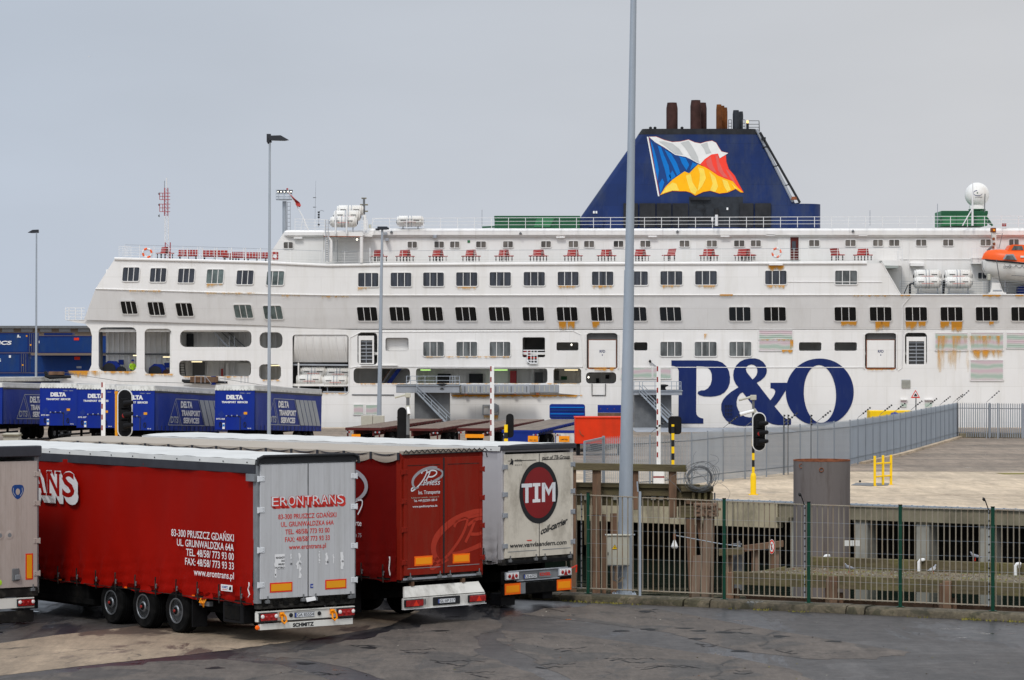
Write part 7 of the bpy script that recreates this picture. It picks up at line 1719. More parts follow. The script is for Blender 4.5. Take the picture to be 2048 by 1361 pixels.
def bits(mb):
    a, b = P(966, 811, YS-.1), P(997, 830, YS-.1)
    for p_, q_ in (((966, 811), (997, 811)), ((966, 830), (997, 830)), ((966, 811), (966, 830)), ((997, 811), (997, 830))): mb.tube([P(*p_, YS-.1), P(*q_, YS-.1)], .05, 'steel_dull', n=4)
    mb.lathe([(.40, 0), (.38, .05)], P(988, 817, YS-.2), (0, -1, 0), 'steel_dull', n=16)
    for l in ([(1184, 768), (1184, 791), (1211, 791), (1211, 768)],): mb.tube([P(x, y, YS-.05) for x, y in l], .04, 'ink', n=4)
    for x0, x1, y0, y1 in ((1802, 1813, 801, 815), (1850, 1864, 801, 817)): a, b = P(x0, y0, YS-.06), P(x1, y1, YS-.06); mb.box(a.x, b.x, YS-.06, YS, b.z, a.z, 'grille_paint'); mb.box(a.x-.05, b.x+.05, YS-.2, YS, a.z, a.z+.08, 'ship_white')
    for x0, x1, y in ((722, 795, 730.5),): a, b = P(x0, y, YS-.15), P(x1, y+1.6, YS-.15); mb.box(a.x, b.x, YS-.15, YS, b.z, a.z, 'ship_white')
    a, b = P(1538, 527, YS-1.2), P(1565, 531, YS-1.2); mb.box(a.x, b.x, YS-1.3, YS-.9, b.z, a.z, 'ship_white')
    mb.tube([P(1300, 723.5, YS-.1), P(1312, 733, YS-.1)], .04, 'steel_dull', n=4); mb.lathe([(.05, -.12), (.12, 0), (.05, .12)], P(1300, 723, YS-.2), (0, 0, 1), 'ink', n=8)
part('fitting', ship, bits)
# stern gallery and quarterdeck gear
def gallery(mb):
    y = YS+1
    for yy in (616, 622, 628, 634, 640): mb.tube([P(131, yy, y), P(170, yy+.5, y)], .04, 'print_white', n=4)
    for x in (131, 138, 151, 163): mb.tube([P(x, 616, y), P(x, 641, y)], .05, 'print_white', n=4)
    a, b = P(130, 636, y), P(178, 644, y); mb.plate([[P(130, 640, y), P(172, 641, y), P(170, 648, y), P(150, 645, y)]], (0, 2, 0), 'ship_white')
part('stern_gallery', ship, gallery)
def gear(mb):
    q = lambda x, y, d=-.4: P(x, y, YS+d)
    mb.tube([q(90, 750), q(100, 753.5), q(142, 754)], [.18, .22, .12], 'ink', n=8); mb.box(q(98, 0).x, q(128, 0).x, YS-.6, YS-.1, q(0, 750).z, q(0, 743.5).z, 'wood_rust'); mb.lathe([(.14, 0), (.14, .2)], q(92, 746), (0, -1, 0), 'ink', n=10)
    mb.tube([q(364, 761), q(370, 763), q(455, 765.5)], [.1, .16, .1], 'ink', n=8); mb.box(q(381, 0).x, q(436, 0).x, YS-.7, YS-.2, q(0, 765).z, q(0, 754).z, 'wood_rust'); mb.cyl(q(427, 770), q(427, 753), .20, 'flat_blue', n=14)
    for x in (390, 402, 410, 482, 490, 496): mb.tube([q(x, 752, -.9), q(x, 767, -.9)], .03, 'steel_dull', n=4)
    for l in ([(390, 752), (410, 752)], [(410, 752), (423, 768)], [(450, 752), (497, 753)], [(450, 752), (450, 766)]): mb.tube([q(x, y, -.9) for x, y in l], .03, 'steel_dull', n=4)
    mb.tube([q(140, 747.5), q(240, 763), q(420, 768)], .02, 'steel_dark', n=3); mb.tube([q(440, 757), q(520, 770), q(600, 778)], .02, 'steel_dark', n=3)
part('mooring_gear', ship, gear)
# rust ------------------------------------------------------------------------
def rust():
    r = random.Random(21)
    def streak(x0, x1, y0, y1, a=1.0, Yf=SH, d=-.10, n=8):
        mb = MB()
        for i in range(n):
            xa, xb = x0+(x1-x0)*i/n, x0+(x1-x0)*(i+1)/n; ya = y1
            vs = [Yf(xa, y0, d), Yf(xb, y0, d), Yf(xb, (y0+ya)/2, d), Yf(xa, (y0+ya)/2, d), Yf(xb, ya, d), Yf(xa, ya, d)]; k = mb.add(vs, [(3, 2, 1, 0), (5, 4, 2, 3)], 'rust_stain')
            e0 = 0 if i == 0 else 1; e1 = 0 if i == n-1 else 1
            for j, f_ in enumerate((a*e0, a*e1, a*.6*e1, a*.6*e0, 0, 0)): mb.fade[k+j] = f_
        mb.build('rust_stain', ship, smooth=False)
    for x0, x1, y1 in ((1119, 1131, 659), (1137, 1148, 655), (1186, 1198, 654), (1683, 1713, 650), (1752, 1764, 661), (1764, 1778, 656), (1812, 1834, 658), (1882, 1898, 656), (1904, 1924, 662), (1980, 1986, 648), (1838, 1850, 652)): streak(x0-2, x1+2, 643.5, y1+4, 1.6)
    for x0, x1, y in ((714, 742, 575), (1183, 1228, 571.5), (1320, 1364, 571), (1390, 1434, 571), (1115, 1157, 572), (912, 955, 574), (412, 448, 568), (1530, 1574, 571)): streak(x0, x1, y, y+8, .75)
    streak(1533, 1571, 531.5, 543, 1.2); streak(1438, 1468, 589, 594, 1.3); streak(1800, 1822, 590, 594, 1.0); streak(1964, 2004, 590, 595, 1.4); streak(2030, 2048, 590, 595, 1.2)
    for x0, x1 in ((250, 330), (400, 520), (560, 600), (640, 700), (1700, 1790)): streak(x0, x1, 526 if False else (579+(x0-191)*.03 if x0 < 660 else 591), (585+(x0-191)*.03 if x0 < 660 else 595), .6)
    for x0, x1, y0, y1, a in ((900, 1160, 790, 796, 1.3), (1160, 1165, 790, 794, .8), (965, 998, 829, 845, 1.3), (1870, 1940, 700, 745, .45), (1940, 2008, 700, 722, 1.0), (1870, 2007, 672, 703, .55), (1562, 1587, 700, 708, 1.3), (1580, 1587, 680, 702, 1.2), (1518, 1586, 679, 684, .7), (200, 275, 743, 749, .9), (285, 350, 748, 754, .9), (360, 505, 753, 757, .8), (130, 200, 742, 756, 1.0), (707, 822, 767, 771, .7), (832, 1160, 767, 770, .6), (1184, 1230, 738, 743, 1.0), (846, 1022, 713, 717, .6), (1177, 1235, 735, 738, .8), (585, 697, 786, 790, .7), (1734, 1792, 739, 742, .7), (520, 565, 760, 764, .7), (1408, 1416, 668, 682, .6)): streak(x0, x1, y0, y1, a, SL, -.10, n=max(8, int((x1-x0)/8)))
rust()
# upper house -------------------------------------------------------------------
YH = YS+2.2
def UH(px, py, d=0.0): return P(px, py, YH+d)
plate2('deckhouse', [(538, 530), (545, 500), (570, 462), (2300, 455), (2300, 602), (1740, 602), (1740, 530)], [], 'ship_white', Yf=UH, th=.2)
def roofh(mb):
    a = P(572, 462, YH-.3); b = P(2300, 452, YH-.3)
    l = [(560, 473), (566, 465), (576, 460)]
    for x0, x1 in ((568, 652), (730, 2300)):
        p, q = P(x0, 461 if x0 > 700 else 463, YH-.25), P(x1, 461, YH-.25); z0 = P(0, 475, YH).z; zt_ = P(0, 457.5 if x0 > 700 else 461, YH).z
        mb.cbox(p.x, q.x, YH-.35, YH+16, z0, zt_, .3, 'ship_white')
    mb.box(P(570, 0, YH).x, P(2300, 0, YH).x, YH+.2, YH+17, P(0, 530, YH).z, P(0, 476, YH).z, 'ship_white')
    mb.plate([[P(538, 530, YH+.2), P(545, 500, YH+.2), P(570, 462, YH+.2), P(575, 530, YH+.2)]], (0, 16, 0), 'ship_white')
part('deckhouse_roof', ship, roofh)
for x0, x1 in ((567, 586), (815, 834), (868.5, 888), (900, 919), (952, 972), (1006, 1026), (1082, 1102), (1137, 1156.5), (1168, 1188.5), (1227, 1247), (1280.5, 1301), (1359, 1379), (1413.5, 1434), (1468, 1489), (1501.5, 1522), (1618, 1639), (1690.5, 1711.5), (1746, 1766), (1778, 1799), (1832, 1853), (1886, 1907), (1961, 1982), (2018, 2038)):
    window(x0, 484.5-(x0-567)/1500*6+ (0 if x0 < 900 else 0), x1, 497.5-(x0-567)/1500*6, 'glass_cabin', n=2, fr=.9, Yf=UH, r=2.2, name='cabin_window')
window(1956, 545.5, 1973, 558.5, 'glass_blue', n=2, fr=.8, Yf=UH, r=2, name='cabin_window')
for x, y in ((596, 476.5), (1121, 475), (1305, 473.5), (1450, 473), (1541, 470.5), (1726, 471)): part('deck_light', ship, lambda mb, a=P(x, y, YH-.3): mb.cbox(a.x-.35, a.x+.35, YH-.35, YH, a.z-.06, a.z+.06, .02, 'ship_grey'))
for x, y in ((774, 479), (870, 473), (771, 467)): part('floodlight', ship, lambda mb, q=P(x, y, YH-.5): mb.cbox(q.x-.14, q.x+.14, YH-.7, YH-.1, q.z-.15, q.z+.08, .03, 'steel_dull'))
for x, y in ((783, 467), (1041, 469.5), (1355, 466), (1706, 465)): part('camera', ship, lambda mb, q=P(x, y, YH-.4): mb.lathe([(.10, 0), (.12, .1), (.04, .2)], q, (0, 0, 1), 'steel_dark', n=8))
def dfit(mb):
    a, b = P(1555, 466, YH-.05), P(1600, 520, YH-.05); mb.box(a.x, b.x, YH-.06, YH, b.z, a.z, 'ship_grey'); a, b = P(1581, 473, YH-.1), P(1597, 520, YH-.1); mb.box(a.x, b.x, YH-.12, YH-.06, b.z, a.z, 'maroon'); mb.box(a.x+.12, a.x+.42, YH-.14, YH-.12, a.z-1.1, a.z-.4, 'glass_blue')
    a, b = P(1577, 468, YH-.3), P(1597, 471, YH-.3); mb.box(a.x, b.x, YH-.4, YH, b.z, a.z, 'ship_white')
    a, b = P(935, 481, YH), P(940, 486, YH); mb.box(a.x, b.x, YH-.04, YH, b.z, a.z, 'green')
    for x in (1804, 1818): mb.box(P(x, 0, YH).x-.03, P(x, 0, YH).x+.03, YH-.05, YH, P(0, 590, YH).z, P(0, 476, YH).z, 'ship_grey')
    for y in (467.5, 519): mb.tube([P(1800, y, YH-.03), P(1946, y, YH-.03)], .03, 'ship_grey', n=4)
    # balcony stub and box
    mb.plate([[P(x, y, YH-1.6) for x, y in ((1763, 521), (1805, 521), (1803, 532), (1769, 531.5))]], (0, 1.6, 0), 'ship_white'); mb.plate([[P(x, y, YH-.04) for x, y in ((1770, 533), (1803, 533), (1801, 588), (1797, 588))]], (0, .02, 0), 'inner')
    a, b = P(1821, 526, YH-.6), P(1849, 533, YH-.6); mb.cbox(a.x, b.x, YH-.6, YH, b.z, a.z, .04, 'ship_white')
    mb.plate([[P(x, y, YH-1.0) for x, y in ((1945, 516), (1971, 516), (1971, 528), (1945, 528))]], (0, 1.0, 0), 'ship_white'); mb.plate([[P(x, y, YH-.05) for x, y in ((1946, 529), (1972, 529), (1973, 543), (1948, 538))]], (0, .03, 0), 'inner')
part('deckhouse_fitting', ship, dfit)
# rails -----------------------------------------------------------------------------
def rail_(name, pts, h_px, Y, step, n=4, m='print_white', r=.028, rp=.04, topm=None, mesh=False):
    def f(mb):
        for k in range(n):
            mb.tube([P(x, y-h_px*(k+1)/n, Y) for x, y in pts], r if k < n-1 else r*1.3, (topm or m) if k == n-1 else m, n=4)
        L_ = 0; segs = [(a, b, sqrt((a[0]-b[0])**2+(a[1]-b[1])**2)) for a, b in zip(pts, pts[1:])]
        for a, b, l in segs:
            t = 0
            while t < l: u = t/l; x, y = a[0]+(b[0]-a[0])*u, a[1]+(b[1]-a[1])*u; mb.tube([P(x, y, Y), P(x, y-h_px, Y)], rp, m, n=4); t += step
    return part(name, ship, f)
rail_('railing', [(250, 516), (400, 520), (552, 525), (660, 529), (1802, 522)], 26, YS-.8, 29, 5, m='ship_grey', topm='steel_dull', r=.014, rp=.022)
rail_('railing', [(238, 515), (262, 516)], 22, YS-.2, 8, 5, m='ship_grey', r=.014, rp=.016)
rail_('railing', [(590, 462), (655, 464)], 24, YS, 20, 4, m='ship_grey', r=.014, rp=.022)
rail_('railing', [(745, 458), (2300, 453)], 21, YS+1.5, 34, 3, r=.022, rp=.034)
rail_('railing', [(1800, 588), (2300, 588)], 25, YS-.5, 42, 5, m='steel_dull', r=.014, rp=.025)
rail_('railing', [(1944, 517), (1972, 517)], 20, YS+1.0, 12, 4, r=.022); rail_('railing', [(1796, 523), (1806, 523)], 24, YS-.7, 9, 4)
part('post', ship, lambda mb: [mb.tube([P(x, 526, YS-.82), P(x, 496, YS-.82)], .045, 'print_white', n=5) for x in (375, 405, 434, 463, 491, 521, 645, 740)])
# stores on the promenade deck: benches ------------------------------------------------
def bench_parts(t, half=0, sc=1.0):
    def seat(mb, s): mb.cbox(s*.12, s*.62, -.55, .55, .34, .41, .02, 'redbright')
    for s in ((1, -1) if not half else (half,)):
        part('seat', t, lambda mb, s=s: seat(mb, s), local=True)
        def bk(mb, s=s):
            for i in range(3): z = .40+i*.15; x = s*(.17-.04*i); mb.plate([[V((x, -.55, z)), V((x, .55, z)), V((x-s*.035, .55, z+.135)), V((x-s*.035, -.55, z+.135))]], (s*.05, 0, 0), 'redbright')
        part('backrest', t, bk, local=True)
        def lg(mb, s=s):
            for y in (-.45, .45):
                for x in (.16, .5): mb.box(s*x-.03, s*x+.03, y-.03, y+.03, 0, .34, 'ink')
        part('leg', t, lg, local=True)
bl = ['first from the stern ladder', 'second from the stern ladder', 'below the first pair of cabin windows', 'just right of the small green sign', 'below the cabin window at the green deck box', 'sixth along the promenade deck', 'left of the two close cabin windows', 'below two close cabin windows', 'half hidden by the tall mast', 'without its twin, right of the mast', 'left of the funnel side door', 'stacked with a second bench', 'beside the side door, single seat row', 'last pair towards the bow']
proto = None
for i, x in enumerate((757, 810, 876, 942, 1008, 1077, 1146, 1213, 1281, 1347, 1418, 1487, 1666, 1726)):
    lb = 'red back-to-back deck bench, '+bl[i]
    loc = P(x, 523.5-(x-757)*.0025, YS+.6)
    if i in (9, 12): t = thing('deck_bench', lb, 'bench', loc, R(26), 'red benches on the promenade deck'); bench_parts(t, half=1 if i == 12 else -1); t.scale = (1.2, 1.1, 1.15)
    elif proto is None: proto = thing('deck_bench', lb, 'bench', loc, R(30), 'red benches on the promenade deck'); bench_parts(proto); proto.scale = (.98, .95, 1.1)
    else: t = dup(proto, loc, R(30+(i*7%9)), lb)
t = dup(proto, P(1496, 521, YS+1.2), R(-12), 'red back-to-back bench leaning against the stacked one right of the mast'); t = dup(proto, P(330, 517.5, YS+1), R(25), 'dark red bench beside the orange lifebuoy on the stern deck')
def longbench(x0, x1, y0, y1, lb, d=0):
    a, b = P(x0, y0, YS+1.5+d), P(x1, y1, YS+1.5+d); t = thing('long_bench', lb, 'bench', ((a.x+b.x)/2, YS+1.5+d, b.z), 0, 'long red benches piled on the stern deck'); w2 = (b.x-a.x)/2; h = a.z-b.z
    part('backrest', t, lambda mb: [mb.cbox(-w2+i*w2*2/7+.02, -w2+(i+1)*w2*2/7-.02, .2, .28, h*.45, h, .03, 'redbright') for i in range(7)], local=True)
    part('seat', t, lambda mb: mb.cbox(-w2, w2, -.35, .25, h*.30, h*.42, .03, 'red'), local=True)
    part('leg', t, lambda mb: [mb.box(s*w2*.8-.05, s*w2*.8+.05, -.2, .1, 0, h*.3, 'ink') for s in (-1, 0, 1)], local=True)
longbench(356, 396, 500, 519, 'long red bench, leftmost of the piled ones on the stern deck'); longbench(404, 455, 501, 520, 'long red bench, second of the piled ones on the stern deck'); longbench(463, 492, 504, 522, 'long red bench, third of the piled ones on the stern deck', .4)
longbench(492, 536, 505, 523, 'long red bench left of the lamp post on the stern deck'); longbench(446, 475, 506, 521, 'short red bench pushed between the piled ones', 1.2)
mb = MB(); a, b = P(543.5, 504, YS+.6), P(556, 520.5, YS+.6); mb.cbox(a.x, b.x, YS+.6, YS+1.1, b.z, a.z, .05, 'redbright'); mb.lathe([(.16, 0), (.16, .02)], P(550, 513, YS+.6), (0, -1, 0), 'print_white', n=12); tag(mb.build('lifebuoy_box'), 'red box with a white disc behind the tall lamp post on the deck', 'box')
def buoy(x, y, Y, lb, r=.34):
    c = P(x, y, Y); mb = MB(); n = 24
    for k in range(8):
        pts_ = [c+V((r*cos(a), 0, r*sin(a))) for a in [(k+i/4)*pi/4 for i in range(5)]]; mb.tube(pts_, .085, 'boat_orange' if k % 2 == 0 else 'print_white', n=8)
    tag(mb.build('lifebuoy'), lb, 'lifebuoy')
buoy(294.5, 506.5, YS-.9, 'orange and white lifebuoy on the rail of the stern deck'); buoy(1553, 506, YS+.5, 'orange and white lifebuoy on the promenade deck beside the door')
mb = MB(); [mb.box(P(x, 0, YH).x, P(x+3.3, 0, YH).x, YH-.3, YH-.1, P(0, y+3, YH).z, P(0, y, YH).z, 'redbright') for x in (2003.5, 2008) for y in (447, 450.6)]; tag(mb.build('red_marker'), 'small red cross-like marker on the roof rail above the lifeboat', 'marker')
# liferaft canisters ------------------------------------------------------------------
def raft_proto(lb, loc):
    t = thing('liferaft_canister', lb, 'liferaft', loc, 0, 'white liferaft canisters')
    def f(mb):
        pr = []; n = 15
        for i in range(n+1):
            x = -1.0+2.0*i/n; e = .44 if 0 < i < n else .36; pr += [(e, x-.03), (e+.04, x-.01), (e+.04, x+.03), (e, x+.05)]
        mb.lathe([(.05, -1.06), (.30, -1.05)]+pr+[(.30, 1.08), (.05, 1.09)], (0, 0, .47), (1, 0, 0), 'raft', n=20)
    part('shell', t, f, local=True, sharp=50)
    part('strap', t, lambda mb: [mb.lathe([(.475, x-.03), (.475, x+.03)], (0, 0, .47), (1, 0, 0), 'steel_dull', n=20, cap=False) for x in (-.12, .12)], local=True)
    part('end_cap', t, lambda mb: (mb.lathe([(.20, 0), (.16, .05)], (1.09, 0, .42), (1, 0, 0), 'ink', n=10), mb.lathe([(.15, 0), (.12, .04)], (-1.07, 0, .40), (-1, 0, 0), 'ink', n=10)), local=True)
    part('sticker', t, lambda mb: (mb.box(-.75, -.3, -.475, -.46, .50, .56, 'ink'), mb.box(.3, .75, -.475, -.46, .50, .56, 'ink'), mb.box(-.5, .5, -.465, -.45, .38, .41, 'refl_red')), local=True)
    return t
RS = [('white liferaft canister, lower left of the pair row in the aft side bay', 619, 772.5, YS+.7), ('white liferaft canister, lower right in the aft side bay', 671, 775, YS+.7), ('white liferaft canister, upper left in the aft side bay', 627, 757, YS+1.4), ('white liferaft canister, upper right in the aft side bay', 677, 758.5, YS+1.4),
      ('white liferaft canister, front lower one of the left cradle on the boat deck', 1854, 577.5, YS-.1), ('white liferaft canister, back upper one of the left cradle on the boat deck', 1854, 563, YS+.7), ('white liferaft canister, front lower one of the right cradle on the boat deck', 1916, 577.5, YS-.1), ('white liferaft canister, back upper one of the right cradle on the boat deck', 1916, 563, YS+.7),
      ('white liferaft canister, bottom row of the stack on the raised platform', 687, 455.5, YS-.6), ('white liferaft canister, middle row of the stack on the raised platform', 694, 443.5, YS+.1), ('white liferaft canister, top row of the stack on the raised platform', 700, 433, YS+.9), ('white liferaft canister standing alone on the roof right of the stack', 820, 454, YS+2)]
rp_ = None
for lb, x, y, Y in RS:
    if rp_ is None: rp_ = raft_proto(lb, P(x, y, Y))
    else: t = dup(rp_, P(x, y, Y), 0, lb)
    if y < 470: (t.__setattr__('scale', (1.0, .95, .95)))
def cradle(mb):
    for x0, x1, y0, y1, Y in ((1836, 1875, 577, 588, YS-.1), (1898, 1936, 577, 588, YS-.1), (600, 640, 772, 784, YS+.6), (655, 690, 775, 785, YS+.6), (806, 836, 453, 459, YS+2), (672, 706, 455, 468, YS-.6)):
        for x in (x0, x1): mb.tube([P(x, y0-1, Y), P(x, y1, Y)], .06, 'steel_dull', n=4); mb.tube([P(x, y0-1, Y+.6), P(x, y1, Y+.6)], .06, 'steel_dull', n=4)
        mb.tube([P(x0-4, y1, Y), P(x1+4, y1, Y)], .06, 'steel_dull', n=4)
    for x in (671, 693): mb.tube([P(x, 422, YS-1.2), P(x, 468, YS-1.2)], .08, 'print_white', n=5)
    mb.tube([P(1820, 568, YS-.3), P(1820, 588, YS-.3)], .10, 'ink', n=5); mb.tube([P(1820, 568, YS-.3), P(1830, 567, YS-.3)], .08, 'ink', n=5); mb.tube([P(1886, 588, YS-.3), P(1888, 561, YS-.3)], .12, 'ink', n=5); mb.tube([P(1808, 588, YS-.3), P(1816, 570, YS-.3)], .05, 'ink', n=4)
part('raft_cradle', ship, cradle)
# raised platform with ladder and column
def plat(mb):
    q = lambda x, y, d=0: P(x, y, YS-1.0+d)
    mb.plate([[q(646, 464.5), q(724, 464.5), q(727, 470), q(724, 473), q(648, 472)]], (0, 3.2, 0), 'ship_white'); mb.tube([q(647, 473), q(722, 474)], .05, 'rust', n=4)
    mb.plate([[P(x, y, YS+1.0) for x, y in ((724, 464), (745, 470), (744, 474), (724, 473))]], (0, 1.2, 0), 'ship_white')
    mb.tube([q(723, 474), q(723, 526)], .13, 'ship_white', n=10); mb.tube([q(655, 474), q(662, 482), q(662, 524)], .12, 'ship_white', n=8)
    for x in (651.5, 656.5): mb.tube([q(x, 440, -.2), q(x, 524, -.2)], .035, 'steel_dull', n=4)
    for i in range(13): y = 476+i*3.7; mb.tube([q(651.5, y, -.2), q(656.5, y, -.2)], .03, 'steel_dark', n=4)
    for x, y0, y1 in ((648, 474, 500), (668, 474, 502), (675, 480, 524)): mb.tube([q(x, y0), q(x, y1)], .03, 'steel_dark', n=4)
    for x in (650, 656, 728, 735): mb.tube([q(x, 440), q(x, 466)], .04, 'print_white', n=4)
    for y in (441, 447, 453, 459): mb.tube([q(648, y), q(664, y)], .03, 'print_white', n=4); mb.tube([q(722, y), q(736, y)], .03, 'print_white', n=4)
part('raft_platform', ship, plat); part('bulb', ship, lambda mb: mb.lathe([(.02, -.09), (.10, 0), (.02, .09)], P(714, 479.5, YS+.2), (0, 0, 1), 'bulb', n=8))
# masts and aerials on deck
def aer(mb):
    q = lambda x, y, d=3: P(x, y, YS+d)
    mb.tube([q(631.5, 362), q(631, 395), q(630, 440)], [.015, .02, .03], 'steel_dull', n=4)
    for y in (395, 414): mb.box(q(626, 0).x, q(632, 0).x, YS+3, YS+3.1, q(0, y+1.5).z, q(0, y).z, 'steel_dark')
    for y in (425, 430, 435, 450): mb.lathe([(.09, -.06), (.09, .06)], q(637.5, y), (0, 0, 1), 'ink', n=8)
    mb.tube([q(637, 455), q(638, 424), q(642, 421), q(648, 423)], .04, 'steel_dull', n=4)
    mb.tube([q(728, 396), q(728, 440)], .09, 'steel_dark', n=6); mb.tube([q(729, 430), q(731, 462)], .14, 'ship_white', n=6)
    for y, a, b in ((397, 723, 733), (410, 720, 736), (423, 722, 736)): mb.tube([q(a, y), q(b, y)], .06, 'quay_beam2', n=5)
    mb.tube([q(743, 448), q(749, 438), q(800, 437)], .03, 'print_white', n=4)
    for x, y0, y1 in ((964, 420, 455), (1740, 421, 452), (1875, 408, 455)): mb.tube([q(x, y1), q(x, y0)], .035, 'steel_dull', n=4)
    for x, y in ((740, 457), (745, 464)): mb.lathe([(.12, 0), (.12, .3)], q(x, y), (0, 0, 1), 'box_beige', n=8)
part('aerial', ship, aer)
# ensign on its staff
fl = thing('ensign', 'red ensign hanging on a slanted staff at the stern of the deckhouse', 'flag', P(616, 462, YS+2))
part('staff', fl, lambda mb: (mb.tube([P(617, 462, YS+2), P(606, 435, YS+2), P(574, 378, YS+2)], [.05, .05, .035], 'print_white', n=5), mb.lathe([(.08, -.06), (.08, .06)], P(574.5, 378.5, YS+2), (-.5, 0, 1), 'ladder_red', n=6), mb.tube([P(601, 462, YS+2), P(606, 436, YS+2)], .03, 'print_white', n=4)))
def flg(mb):
    def fn(u, v):
        top = [(577, 384), (583, 391), (590, 398), (599, 405), (602, 411)]; bot = [(577, 386), (584, 395), (589, 404), (594, 413), (600, 415)]
        k = min(3, int(u*4)); f = u*4-k; a = [top[k][j]+(top[k+1][j]-top[k][j])*f for j in (0, 1)]; b = [bot[k][j]+(bot[k+1][j]-bot[k][j])*f for j in (0, 1)]
        return P(a[0]+(b[0]-a[0])*v, a[1]+(b[1]-a[1])*v, YS+1.95+.12*sin(u*9+v*4))
    mb.grid(fn, 20, 8, 'redbright')
part('cloth', fl, flg, sharp=80)
# green deck houses and dome
def gh(name, x0, x1, y0, y1, Y, dpt, m='green', lab=None):
    def f(mb):
        a, b = P(x0, y0, Y), P(x1, y1, Y); mb.cbox(a.x, b.x, Y, Y+dpt, b.z, a.z, .05, m); mb.box(a.x-.03, b.x+.03, Y-.04, Y+.02, a.z-.30, a.z-.02, 'dkgreen')
        k = a.x+1.2
        while k < b.x-.3: mb.box(k-.03, k+.03, Y-.03, Y, b.z, a.z-.3, 'dkgreen'); k += 1.4
    return part(name, ship, f, label=lab)
gh('deck_locker', 989, 1160, 432, 458, YS+6, 6, 'dkgreen', 'dark green low house left of the funnel'); part('door', ship, lambda mb: (lambda a, b: mb.plate([[V((a.x, YS+5.9, b.z)), V((b.x, YS+5.9, b.z)), V((b.x+.4, YS+5.9, a.z)), V((a.x+.3, YS+5.9, a.z))]], (0, .05, 0), 'green'))(P(1067, 435, YS+6), P(1100, 455, YS+6)))
part('pipe', ship, lambda mb: mb.tube([P(964, 455, YS+5), P(990, 454, YS+5)], .08, 'dkgreen', n=5))
gh('deck_locker', 1883, 1975, 422, 452, YS+5, 4, 'green', 'green house under the radar dome')
part('brace', ship, lambda mb: [mb.tube([P(a, b, YS+4.8), P(c, d, YS+4.8)], .09, 'dkgreen', n=5) for a, b, c, d in ((1883, 434, 1875, 448), (1883, 446, 1874, 445), (1974, 436, 1985, 452), (1975, 444, 1982, 449), (1951, 430, 1951, 450))])
dome = part('satellite_dome', ship, lambda mb: (mb.lathe([(1.0*cos(a), 1.0*sin(a)) for a in [R(-58+7.4*i) for i in range(21)]], P(1954, 390, YS+6), (0, 0, 1), 'raft', n=28), mb.lathe([(.66, -1.18), (.62, -.92), (.56, -.80)], P(1954, 390, YS+6), (0, 0, 1), 'raft', n=24), mb.lathe([(.70, -1.28), (.70, -1.18)], P(1954, 390, YS+6), (0, 0, 1), 'dkgreen', n=20), [mb.tube([P(1954+dx, 421, YS+6), P(1954+dx*.9, 424.5, YS+6)], .07, 'dkgreen', n=4) for dx in (-14, -5, 5, 14)]))
def dlog(mb):
    c = P(1954, 389, YS+6); 
    def q(x, z, e=.015): 
        y = -sqrt(max(0, 1-x*x-z*z))*1.0-e; return c+V((x, y, z))
    pts_ = [(-.22+.36*cos(a), .05+.22*sin(a)) for a in [R(100+10*i) for i in range(26)]]
    for (a, b), (c2, d) in zip(pts_, pts_[1:]): w_ = .025; mb.add([q(a+.15, b-w_), q(c2+.15, d-w_), q(c2+.15, d+w_), q(a+.15, b+w_)], [(0, 1, 2, 3)], 'logo_navy')
    mb.add([q(-.12+.06*cos(k), .06+.06*sin(k)) for k in [i*pi/4 for i in range(8)]], [tuple(range(8))], 'dkgreen')
    vs, fs, bb = glyphs('eutelsat', .01); mb.add([q(-.28+(x-bb[0])*.58/(bb[1]-bb[0]), -.33+y*.15) for x, y in vs], fs, 'steel_dark')
part('dome_logo', dome, dlog, smooth=False)
part('mast', ship, lambda mb: (mb.tube([P(1945, 452, YS+1.4), P(1945, 425, YS+1.4), P(1945.5, 363, YS+1.4)], [.09, .08, .035], 'print_white', n=6), mb.tube([P(1945, 417, YS+1.4), P(1925, 452, YS+1.4)], .05, 'print_white', n=5), mb.tube([P(1970, 388, YS+4), P(1969, 425, YS+4)], .05, 'steel_dark', n=4)))
# funnel --------------------------------------------------------------------------
YFn = YS+9.0
fun = bpy.data.objects.new('funnel', None); COL.objects.link(fun); fun.parent = ship; o_ = ship.location; fun.location = (P(1400, 0, YFn+3.5).x-o_.x, YFn+3.5-o_.y, P(0, 452, YFn).z-o_.z)
def rrect(x0, x1, y0, y1, z, r, n=5):
    out = []
    for cx, cy, a0 in ((x1-r, y0+r, -90), (x1-r, y1-r, 0), (x0+r, y1-r, 90), (x0+r, y0+r, 180)):
        for i in range(n+1): a = R(a0+90*i/n); out.append(V((cx+r*cos(a), cy+r*sin(a), z)))
    return out
FX0, FX1 = 1142, 1621
def flv(t):      # level t (0 bottom .. 1 top)
    y = 462+(258-462)*t; xl = 1142+(1285-1142)*t; xr = 1621+(1512-1621)*t; a, b = P(xl, y, YFn), P(xr, y, YFn); return rrect(a.x, b.x, YFn, YFn+7-1.6*t, a.z, .5)
def loft(mb, t0, t1, n, m, grow=0.0):
    rs_ = []
    for i in range(n+1):
        r_ = flv(t0+(t1-t0)*i/n)
        if grow: c = sum(r_, V())/len(r_); r_ = [p+(p-c).normalized()*grow for p in r_]
        rs_.append(r_)
    k = len(rs_[0]); vs = [p for r_ in rs_ for p in r_]; fs = [(i*k+j, i*k+(j+1) % k, i*k+k+(j+1) % k, i*k+k+j) for i in range(n) for j in range(k)]; fs.append(tuple(range(n*k, n*k+k))); mb.add(vs, fs, m)
part('casing', fun, lambda mb: loft(mb, 0, .945, 6, 'navy')); part('top_band', fun, lambda mb: loft(mb, .945, 1.0, 1, 'soot', .02))
